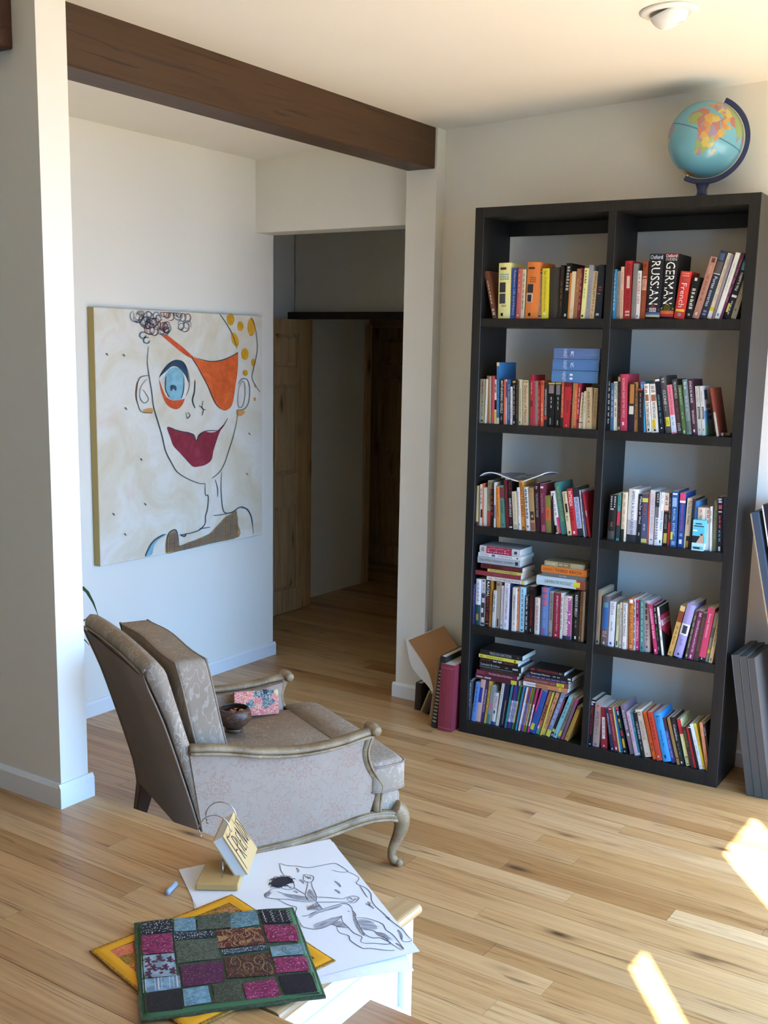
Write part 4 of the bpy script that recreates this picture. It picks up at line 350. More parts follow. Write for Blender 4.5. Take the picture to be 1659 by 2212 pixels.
PAINT_LINES=[('#3c4650',5,[(-0.4864,1.7),(-0.4961,1.6311),(-0.4858,1.5618),(-0.4715,1.4919),(-0.461,1.4215),(-0.4341,1.3498),(-0.4069,1.2771),(-0.3875,1.2099),(-0.3466,1.1466),(-0.309,1.1009),(-0.2355,1.0607),(-0.1555,1.0317),(-0.1146,1.0281)]),('#3c4650',4,[(-0.0635,1.049),(-0.0069,1.0763),(0.0315,1.1183),(0.0607,1.1742),(0.095,1.2431),(0.1246,1.319),(0.1348,1.3765)]),('#3c4650',5,[(-0.1146,1.0281),(-0.1126,0.9707),(-0.0924,0.9623),(-0.0979,0.8988),(-0.1141,0.8622),(-0.1173,0.8241),(-0.159,0.7972),(-0.2223,0.7893),(-0.3019,0.7902)]),('#3c4650',5,[(0.0072,1.0751),(0.0036,0.9915),(0.0104,0.913),(0.0291,0.8653),(0.0872,0.8588),(0.1465,0.8787),(0.1965,0.8666),(0.2369,0.8217),(0.2572,0.7243)]),('#3c4650',4,[(-0.0403,1.0406),(-0.022,0.994),(-0.0225,0.9488)]),('#3c4650',4,[(-0.0564,0.8588),(0.0003,0.8555),(0.0483,0.8566)]),('#3c4650',4,[(-0.1589,0.8036),(-0.1222,0.8022),(-0.0805,0.8015)]),('#3c4650',4,[(-0.4897,1.5676),(-0.5415,1.5595),(-0.562,1.5282),(-0.5711,1.4825),(-0.5606,1.4362),(-0.5378,1.4008),(-0.4698,1.3924)]),('#8c8c84',4,[(-0.5021,1.5504),(-0.5387,1.5164),(-0.5478,1.4705),(-0.5209,1.4408),(-0.4925,1.4575),(-0.5117,1.487),(-0.5272,1.5017)]),('#3c4650',4,[(0.1405,1.5174),(0.165,1.5426),(0.2093,1.5389),(0.2291,1.4901),(0.2188,1.419),(0.179,1.3879),(0.1251,1.3865)]),('#6c7478',4,[(0.1423,1.4918),(0.165,1.5298),(0.1895,1.5166),(0.1912,1.4586),(0.1741,1.4074),(0.1447,1.4019),(0.1352,1.4407),(0.1423,1.4918)]),('#3c4650',7,[(-0.179,1.5406),(-0.1843,1.4859),(-0.1982,1.4435),(-0.1811,1.4063)]),('#3c4650',4,[(-0.243,1.3871),(-0.2391,1.3596),(-0.217,1.3709),(-0.2299,1.3866)]),('#3c4650',4,[(-0.1543,1.4177),(-0.1231,1.3982),(-0.1325,1.3676)]),('#3c4650',4,[(-0.1225,1.4414),(-0.132,1.4047),(-0.105,1.3945)]),('#3c4650',4,[(0.0013,1.866),(0.0474,1.8244),(0.0941,1.7698),(0.1319,1.6951)]),('#3c4650',4,[(0.2402,1.8619),(0.2799,1.7866),(0.2898,1.6903),(0.2594,1.5933),(0.2492,1.5416),(0.3099,1.4755)]),('#3c4650',4,[(-0.1597,1.6467),(-0.0747,1.6329),(-0.0011,1.6361),(0.0647,1.6506),(0.1395,1.6762)]),('#3c4650',4,[(-0.1603,1.6073),(-0.0898,1.5148),(-0.0313,1.4233),(0.0058,1.397)]),('#3c4650',4,[(-0.4236,1.5554),(-0.379,1.596),(-0.3197,1.6343),(-0.2603,1.6284),(-0.2266,1.5773),(-0.2189,1.5169),(-0.2415,1.4689)]),('#3c4650',5,[(-0.3782,1.5608),(-0.3811,1.5018),(-0.3569,1.4628)]),('#3c4650',4,[(-0.2555,1.5596),(-0.2583,1.4995),(-0.2764,1.4547)]),('#3c4650',5,[(-0.2035,1.6555),(-0.182,1.6315),(-0.1603,1.6073)]),('#3c4650',4,[(0.0047,1.2926),(0.0314,1.3168),(0.0574,1.3475)]),('#3c4650',5,[(-0.3725,1.3201),(-0.2922,1.2999),(-0.1965,1.2779),(-0.1747,1.2457),(-0.1201,1.2875),(-0.0188,1.2874)]),('#3c4650',6,[(-0.5315,0.7182),(-0.506,0.7559),(-0.4681,0.7873),(-0.4047,0.8078)]),('#3c4650',5,[(-0.3898,0.7148),(-0.3794,0.8002),(-0.3232,0.8166),(-0.3056,0.7342)]),('#3c4650',8,[(-0.2932,0.789),(-0.267,0.7793),(-0.2535,0.7902)]),('#6c8cb0',7,[(0.1564,0.8743),(0.2066,0.8622),(0.242,0.8144),(0.2521,0.7657)]),('#5c4c48',6,[(-0.6452,1.6634),(-0.6349,1.6545)]),('#5c4c48',6,[(-0.6394,1.4232),(-0.6289,1.4138)]),('#5c4c48',6,[(-0.5515,1.1855),(-0.5406,1.1753)]),('#5c4c48',6,[(-0.5314,0.9721),(-0.5204,0.9613)]),('#5c4c48',6,[(-0.7296,0.9466),(-0.7193,0.9361)]),('#5c4c48',6,[(0.1993,1.0548),(0.2134,1.043)]),('#5c4c48',6,[(0.2182,1.2644),(0.2323,1.2532)]),('#5c4c48',6,[(-0.7458,1.6671),(-0.7358,1.6584)]),('#5c4c48',6,[(-0.662,0.8446),(-0.6514,0.8338)]),('#54788c',3.6,[(-0.4701,1.8212),(-0.4826,1.8111),(-0.5009,1.8116),(-0.5135,1.8244),(-0.5105,1.8432),(-0.4914,1.8563),(-0.4661,1.8538),(-0.4507,1.835)]),('#7c3444',3.6,[(-0.3541,1.7928),(-0.3608,1.7845),(-0.3736,1.7825),(-0.3846,1.7895),(-0.3859,1.8023),(-0.3751,1.8133),(-0.3572,1.8148),(-0.3432,1.8043)]),('#4c6884',3.6,[(-0.4726,1.7878),(-0.486,1.7826),(-0.5005,1.7877),(-0.5061,1.8017),(-0.4972,1.8166),(-0.4774,1.8225),(-0.458,1.8139),(-0.4523,1.7942)]),('#8c4c50',3.6,[(-0.44,1.8078),(-0.4291,1.815),(-0.4144,1.8133),(-0.4055,1.8019),(-0.4097,1.7869),(-0.4265,1.7779),(-0.4464,1.782),(-0.4567,1.7983)]),('#54788c',3.6,[(-0.2237,1.7917),(-0.2375,1.7893),(-0.2498,1.7965),(-0.2517,1.8104),(-0.2398,1.8226),(-0.2197,1.8246),(-0.2037,1.8131),(-0.2031,1.794)]),('#7c3444',3.6,[(-0.4586,1.8303),(-0.4416,1.8277),(-0.4318,1.8139),(-0.4378,1.7961),(-0.4584,1.7861),(-0.482,1.792),(-0.4932,1.8122),(-0.4829,1.8356)]),('#4c6884',3.6,[(-0.4768,1.7886),(-0.4635,1.7922),(-0.4506,1.7859),(-0.4471,1.772),(-0.4575,1.7587),(-0.4769,1.7552),(-0.4938,1.7654),(-0.4964,1.7845)]),('#8c4c50',3.6,[(-0.5517,1.8579),(-0.5359,1.8579),(-0.519,1.8579),(-0.5131,1.8415),(-0.5243,1.824),(-0.5479,1.8177),(-0.5698,1.8286),(-0.5753,1.8519)]),('#54788c',3.6,[(-0.292,1.8051),(-0.2886,1.8165),(-0.2752,1.8234),(-0.2589,1.82),(-0.2505,1.8066),(-0.2572,1.7906),(-0.277,1.7824),(-0.2983,1.7888)]),('#7c3444',3.6,[(-0.3597,1.7961),(-0.3513,1.7871),(-0.354,1.7742),(-0.368,1.7657),(-0.3859,1.7684),(-0.3961,1.7823),(-0.3906,1.7999),(-0.3706,1.81)]),('#4c6884',3.6,[(-0.3714,1.7998),(-0.3575,1.8036),(-0.3437,1.7972),(-0.3399,1.7829),(-0.3506,1.769),(-0.3711,1.7653),(-0.3889,1.7757),(-0.3919,1.7954)]),('#8c4c50',3.6,[(-0.449,1.805),(-0.458,1.7984),(-0.4706,1.7993),(-0.4788,1.8086),(-0.476,1.8215),(-0.4622,1.8299),(-0.4449,1.8273),(-0.4351,1.8138)]),('#54788c',3.6,[(-0.5573,1.8514),(-0.5432,1.844),(-0.5401,1.8281),(-0.5525,1.8131),(-0.5748,1.8097),(-0.5934,1.8221),(-0.5953,1.8445),(-0.5769,1.8579)]),('#7c3444',3.6,[(-0.4466,1.7882),(-0.432,1.7866),(-0.4228,1.7752),(-0.4269,1.7599),(-0.4439,1.7506),(-0.4645,1.7547),(-0.4752,1.7716),(-0.4677,1.7918)]),('#4c6884',3.6,[(-0.4295,1.8302),(-0.4404,1.8279),(-0.4505,1.8335),(-0.4524,1.8448),(-0.4432,1.8552),(-0.4273,1.8573),(-0.4141,1.8484),(-0.4131,1.8327)]),('#8c4c50',3.6,[(-0.3611,1.8579),(-0.3526,1.8556),(-0.3506,1.8465),(-0.3578,1.8378),(-0.371,1.8356),(-0.3823,1.8426),(-0.3837,1.8555),(-0.373,1.8579)]),('#54788c',3.6,[(-0.5605,1.8314),(-0.5579,1.844),(-0.5444,1.8524),(-0.527,1.8499),(-0.5171,1.836),(-0.5228,1.8181),(-0.5428,1.8078),(-0.5657,1.8132)]),('#7c3444',3.6,[(-0.258,1.8056),(-0.2463,1.8147),(-0.229,1.8141),(-0.217,1.8022),(-0.2199,1.785),(-0.2382,1.7734),(-0.262,1.7761),(-0.2762,1.7934)]),('#4c6884',3.6,[(-0.409,1.7848),(-0.3977,1.7881),(-0.3863,1.783),(-0.3829,1.7712),(-0.3915,1.7597),(-0.4081,1.7563),(-0.423,1.7647),(-0.4259,1.7809)]),('#8c4c50',3.6,[(-0.3709,1.8579),(-0.3655,1.8548),(-0.3706,1.8437),(-0.3848,1.8383),(-0.3998,1.8433),(-0.4056,1.8573),(-0.3972,1.8579),(-0.3776,1.8579)]),('#54788c',3.6,[(-0.2829,1.8579),(-0.2872,1.8505),(-0.3002,1.8451),(-0.3146,1.8495),(-0.3207,1.8579),(-0.3131,1.8579),(-0.2945,1.8579),(-0.2755,1.8579)]),('#7c3444',3.6,[(-0.2705,1.8575),(-0.2694,1.8488),(-0.2771,1.8409),(-0.29,1.8397),(-0.3003,1.8473),(-0.3004,1.8579),(-0.2889,1.8579),(-0.2713,1.8579)]),('#4c6884',3.6,[(-0.4306,1.8224),(-0.4356,1.8296),(-0.4323,1.8389),(-0.4212,1.8441),(-0.4085,1.8409),(-0.4026,1.8299),(-0.4086,1.8172),(-0.4242,1.8113)]),('#8c4c50',3.6,[(-0.4436,1.8041),(-0.4525,1.8005),(-0.4623,1.8038),(-0.4662,1.8131),(-0.4604,1.8231),(-0.4471,1.8272),(-0.4341,1.8216),(-0.43,1.8085)]),('#54788c',3.6,[(-0.5176,1.823),(-0.5087,1.8305),(-0.4953,1.8303),(-0.486,1.821),(-0.4879,1.8072),(-0.5018,1.7976),(-0.5202,1.7993),(-0.5314,1.8129)]),('#7c3444',3.6,[(-0.4598,1.7717),(-0.4707,1.7589),(-0.4905,1.7562),(-0.5071,1.7676),(-0.5085,1.7879),(-0.4911,1.8049),(-0.4634,1.8066),(-0.4423,1.7895)]),('#4c6884',3.6,[(-0.488,1.8008),(-0.4981,1.7895),(-0.516,1.7874),(-0.5305,1.798),(-0.5312,1.8163),(-0.5151,1.8313),(-0.4902,1.8324),(-0.4718,1.8166)]),('#8c4c50',3.6,[(-0.5018,1.8277),(-0.4936,1.8171),(-0.4976,1.8027),(-0.5138,1.7941),(-0.533,1.7981),(-0.5429,1.8143),(-0.5352,1.8338),(-0.5125,1.844)]),('#54788c',3.6,[(-0.257,1.7979),(-0.2555,1.7891),(-0.2629,1.7812),(-0.2759,1.7798),(-0.2865,1.7871),(-0.2871,1.7998),(-0.2757,1.8101),(-0.258,1.8108)]),('#7c3444',3.6,[(-0.3728,1.8579),(-0.3637,1.8579),(-0.3502,1.8579),(-0.3411,1.8557),(-0.3437,1.8421),(-0.3581,1.833),(-0.3766,1.8353),(-0.3872,1.8491)]),('#4c6884',3.6,[(-0.4386,1.8353),(-0.424,1.8289),(-0.4197,1.8137),(-0.4308,1.7985),(-0.4527,1.794),(-0.4721,1.805),(-0.4758,1.8265),(-0.4589,1.8459)]),('#8c4c50',3.6,[(-0.3718,1.7964),(-0.3698,1.7852),(-0.3791,1.7748),(-0.3954,1.7728),(-0.4089,1.7822),(-0.4098,1.7984),(-0.3956,1.8118),(-0.3733,1.813)]),('#54788c',3.6,[(-0.3588,1.7844),(-0.3522,1.778),(-0.3535,1.7683),(-0.3635,1.7616),(-0.377,1.7629),(-0.3853,1.7729),(-0.382,1.7861),(-0.3677,1.7943)]),('#7c3444',3.6,[(-0.3957,1.7985),(-0.3907,1.8076),(-0.3786,1.8115),(-0.3661,1.8065),(-0.362,1.7941),(-0.3705,1.7817),(-0.388,1.7775),(-0.4039,1.7857)]),('#4c6884',3.6,[(-0.469,1.8541),(-0.464,1.8474),(-0.4668,1.8385),(-0.477,1.8332),(-0.4891,1.8359),(-0.495,1.8461),(-0.4899,1.8579),(-0.4756,1.8579)]),('#8c4c50',3.6,[(-0.3544,1.838),(-0.3551,1.8482),(-0.3458,1.857),(-0.3309,1.8579),(-0.3194,1.8486),(-0.3201,1.8338),(-0.3344,1.8225),(-0.3546,1.8229)]),('#54788c',3.6,[(-0.267,1.8579),(-0.2606,1.8493),(-0.2704,1.8332),(-0.2928,1.8268),(-0.3146,1.8364),(-0.3209,1.8579),(-0.3055,1.8579),(-0.2747,1.8579)]),('#7c3444',3.6,[(-0.501,1.8114),(-0.4887,1.8145),(-0.4769,1.8085),(-0.4741,1.7956),(-0.484,1.7834),(-0.5019,1.7805),(-0.5172,1.7902),(-0.5192,1.8079)]),('#4c6884',3.6,[(-0.5563,1.8424),(-0.5422,1.8464),(-0.5282,1.8398),(-0.5245,1.8249),(-0.5355,1.8103),(-0.5563,1.8063),(-0.5744,1.8171),(-0.5773,1.8377)]),('#8c4c50',3.6,[(-0.2687,1.8337),(-0.2744,1.8418),(-0.2706,1.8522),(-0.2579,1.8579),(-0.2433,1.8543),(-0.2366,1.842),(-0.2435,1.8278),(-0.2614,1.8212)]),('#54788c',3.6,[(-0.3841,1.7915),(-0.3678,1.7921),(-0.3554,1.7815),(-0.3566,1.7646),(-0.3732,1.7522),(-0.3964,1.7534),(-0.4116,1.7696),(-0.4077,1.7921)]),('#7c3444',3.6,[(-0.2408,1.8334),(-0.2449,1.8432),(-0.2382,1.8537),(-0.2232,1.8578),(-0.2087,1.8513),(-0.2046,1.8368),(-0.2155,1.8227),(-0.2362,1.8187)]),('#4c6884',3.6,[(-0.4632,1.7855),(-0.48,1.7794),(-0.4977,1.7861),(-0.5042,1.8035),(-0.4929,1.8218),(-0.4681,1.8287),(-0.4444,1.8176),(-0.4379,1.793)]),('#8c4c50',3.6,[(-0.3847,1.8106),(-0.3777,1.8004),(-0.3824,1.7874),(-0.3979,1.7803),(-0.4156,1.785),(-0.4237,1.8004),(-0.4154,1.8179),(-0.3936,1.8262)]),('#54788c',6,[(-0.501,1.7512),(-0.5087,1.7399),(-0.5255,1.7369),(-0.5386,1.7444),(-0.5381,1.7567),(-0.5245,1.7646),(-0.5079,1.7621)]),('#54788c',6,[(-0.4777,1.7288),(-0.4855,1.7175),(-0.5024,1.7145),(-0.5156,1.7221),(-0.5152,1.7345),(-0.5014,1.7424),(-0.4847,1.7397)]),('#5c7474',3.4,[(0.0916,0.8543),(0.1114,0.8552),(0.1213,0.8556)]),('#b46c3c',3.4,[(0.062,0.8458),(0.0915,0.8471),(0.1213,0.8483)]),('#8c6c5c',3.4,[(0.0327,0.8374),(0.0816,0.8394),(0.1212,0.841)]),('#5c7474',3.4,[(0.0229,0.8298),(0.0717,0.8318),(0.1212,0.8337)]),('#b46c3c',3.4,[(-0.3531,0.808),(-0.3357,0.8087),(-0.327,0.809)]),('#b46c3c',3.4,[(0.0132,0.8222),(0.0717,0.8245),(0.1212,0.8264)]),('#8c6c5c',3.4,[(-0.3792,0.8002),(-0.3533,0.8012),(-0.3271,0.8022)]),('#8c6c5c',3.4,[(0.0034,0.8147),(0.0716,0.8173),(0.1311,0.8195)]),('#5c7474',3.4,[(-0.3793,0.7934),(-0.3447,0.7947),(-0.3185,0.7957)]),('#5c7474',3.4,[(-0.0159,0.8068),(0.0617,0.8096),(0.131,0.8122)]),('#b46c3c',3.4,[(-0.3795,0.7866),(-0.3449,0.7879),(-0.3186,0.7888)]),('#b46c3c',3.4,[(-0.0255,0.7993),(0.0519,0.8021),(0.131,0.8049)]),('#8c6c5c',3.4,[(-0.3796,0.7798),(-0.345,0.781),(-0.3188,0.7819)]),('#8c6c5c',3.4,[(-0.0447,0.7915),(0.042,0.7945),(0.131,0.7976)]),('#5c7474',3.4,[(-0.3798,0.773),(-0.3451,0.7742),(-0.3189,0.7751)]),('#5c7474',3.4,[(-0.0543,0.784),(0.042,0.7872),(0.1309,0.7902)]),('#b46c3c',3.4,[(-0.3799,0.7662),(-0.3453,0.7674),(-0.3103,0.7685)]),('#b46c3c',3.4,[(-0.0638,0.7765),(0.0322,0.7797),(0.1309,0.7829)]),('#8c6c5c',3.4,[(-0.3801,0.7594),(-0.3454,0.7605),(-0.3104,0.7616)]),('#8c6c5c',3.4,[(-0.0828,0.7688),(0.0224,0.7721),(0.1308,0.7756)]),('#5c7474',3.4,[(-0.3802,0.7526),(-0.3455,0.7537),(-0.3105,0.7547)]),('#5c7474',3.4,[(-0.1297,0.7603),(0.0029,0.7643),(0.1308,0.7682)]),('#b46c3c',3.4,[(-0.389,0.7455),(-0.3457,0.7468),(-0.3107,0.7479)]),('#b46c3c',3.4,[(-0.1759,0.7518),(-0.026,0.7563),(0.1307,0.7609)]),('#8c6c5c',3.4,[(-0.3891,0.7387),(-0.3458,0.74),(-0.3108,0.741)]),('#8c6c5c',3.4,[(-0.2486,0.7427),(-0.0642,0.748),(0.1307,0.7536)]),('#5c7474',3.4,[(-0.3893,0.7319),(-0.1392,0.7388),(0.1306,0.7462)]),('#b46c3c',3.4,[(-0.3894,0.7251),(-0.1393,0.7317),(0.1306,0.7389)]),('#8c6c5c',3.4,[(-0.3895,0.7183),(-0.1302,0.7249),(0.1406,0.7318)]),('#5c7474',3.4,[(-0.3551,0.7123),(-0.1116,0.7183),(0.1405,0.7244)]),('#b4703c',3.4,[(-0.3865,0.7156),(-0.3846,0.7526),(-0.3827,0.7895)]),('#5c6c70',3.4,[(-0.375,0.7139),(-0.3727,0.7584),(-0.3704,0.8028)]),('#7c7468',3.4,[(-0.3633,0.716),(-0.361,0.7606),(-0.3587,0.805)]),('#b4703c',3.4,[(-0.3517,0.7144),(-0.3492,0.7627),(-0.3469,0.8072)]),('#5c6c70',3.4,[(-0.3401,0.7127),(-0.3374,0.7648),(-0.3349,0.8131)]),('#7c7468',3.4,[(-0.3284,0.711),(-0.3257,0.7633),(-0.3231,0.8154)]),('#b4703c',3.4,[(-0.3165,0.7131),(-0.3148,0.7468),(-0.3131,0.7804)]),('#5c6c70',3.4,[(-0.3047,0.7114),(-0.3039,0.7264),(-0.3034,0.7376)]),('#7c7468',3.4,[(-0.2929,0.7097),(-0.2921,0.7248),(-0.2916,0.736)]),('#b4703c',3.4,[(-0.2809,0.7118),(-0.2801,0.7269),(-0.2795,0.7381)]),('#5c6c70',3.4,[(-0.269,0.7101),(-0.2682,0.7252),(-0.2675,0.7403)]),('#7c7468',3.4,[(-0.2568,0.7122),(-0.2561,0.7273),(-0.2554,0.7424)]),('#b4703c',3.4,[(-0.2447,0.7143),(-0.2439,0.7294),(-0.2434,0.7408)]),('#5c6c70',3.4,[(-0.2326,0.7126),(-0.2319,0.7278),(-0.2312,0.7429)]),('#7c7468',3.4,[(-0.2204,0.7147),(-0.2197,0.7299),(-0.2189,0.7451)]),('#b4703c',3.4,[(-0.2083,0.713),(-0.2074,0.732),(-0.2066,0.7472)]),('#5c6c70',3.4,[(-0.1959,0.7151),(-0.195,0.7342),(-0.1943,0.7494)]),('#7c7468',3.4,[(-0.1837,0.7134),(-0.1828,0.7325),(-0.1821,0.7478)]),('#b4703c',3.4,[(-0.1713,0.7155),(-0.1704,0.7347),(-0.1697,0.7499)]),('#5c6c70',3.4,[(-0.159,0.7138),(-0.1581,0.733),(-0.1572,0.7521)]),('#7c7468',3.4,[(-0.1465,0.716),(-0.1456,0.7352),(-0.1447,0.7543)]),('#b4703c',3.4,[(-0.1341,0.7143),(-0.133,0.7373),(-0.1322,0.7565)]),('#5c6c70',3.4,[(-0.1215,0.7164),(-0.1204,0.7395),(-0.1195,0.7587)]),('#7c7468',3.4,[(-0.1088,0.7185),(-0.1078,0.7417),(-0.1069,0.761)]),('#b4703c',3.4,[(-0.0963,0.7168),(-0.0953,0.74),(-0.0942,0.7632)]),('#5c6c70',3.4,[(-0.0836,0.719),(-0.0823,0.7461),(-0.0813,0.7693)]),('#7c7468',3.4,[(-0.0709,0.7172),(-0.0696,0.7483),(-0.0683,0.7754)]),('#b4703c',3.4,[(-0.0581,0.7194),(-0.0565,0.7544),(-0.0552,0.7854)]),('#5c6c70',3.4,[(-0.0454,0.7177),(-0.0437,0.7566),(-0.0421,0.7916)]),('#7c7468',3.4,[(-0.0324,0.7199),(-0.0307,0.7588),(-0.029,0.7978)]),('#b4703c',3.4,[(-0.0196,0.7181),(-0.0176,0.765),(-0.0157,0.8079)]),('#5c6c70',3.4,[(-0.0066,0.7203),(-0.0046,0.7673),(-0.0026,0.8141)]),('#7c7468',3.4,[(0.0063,0.7186),(0.0087,0.7734),(0.0108,0.8243)]),('#b4703c',3.4,[(0.0195,0.7207),(0.0218,0.7757),(0.0241,0.8306)]),('#5c6c70',3.4,[(0.0326,0.7229),(0.0351,0.7819),(0.0374,0.8369)]),('#7c7468',3.4,[(0.0457,0.7212),(0.0483,0.7843),(0.0508,0.8432)]),('#b4703c',3.4,[(0.059,0.7234),(0.0616,0.7866),(0.064,0.8456)]),('#5c6c70',3.4,[(0.0721,0.7217),(0.0747,0.7849),(0.0773,0.848)]),('#7c7468',3.4,[(0.0855,0.7239),(0.0882,0.7912),(0.0908,0.8544)]),('#b4703c',3.4,[(0.0988,0.7221),(0.1015,0.7896),(0.1042,0.8569)]),('#5c6c70',3.4,[(0.1122,0.7243),(0.1149,0.792),(0.1176,0.8594)]),('#7c7468',3.4,[(0.1256,0.7226),(0.1278,0.7784),(0.13,0.8341)]),('#b4703c',3.4,[(0.1392,0.7248),(0.1395,0.7328),(0.1398,0.7408)])]
PAPER=[(0.4349,-2.248),(0.6464,-1.87),(1.1543,-2.2144),(0.9428,-2.5924)]
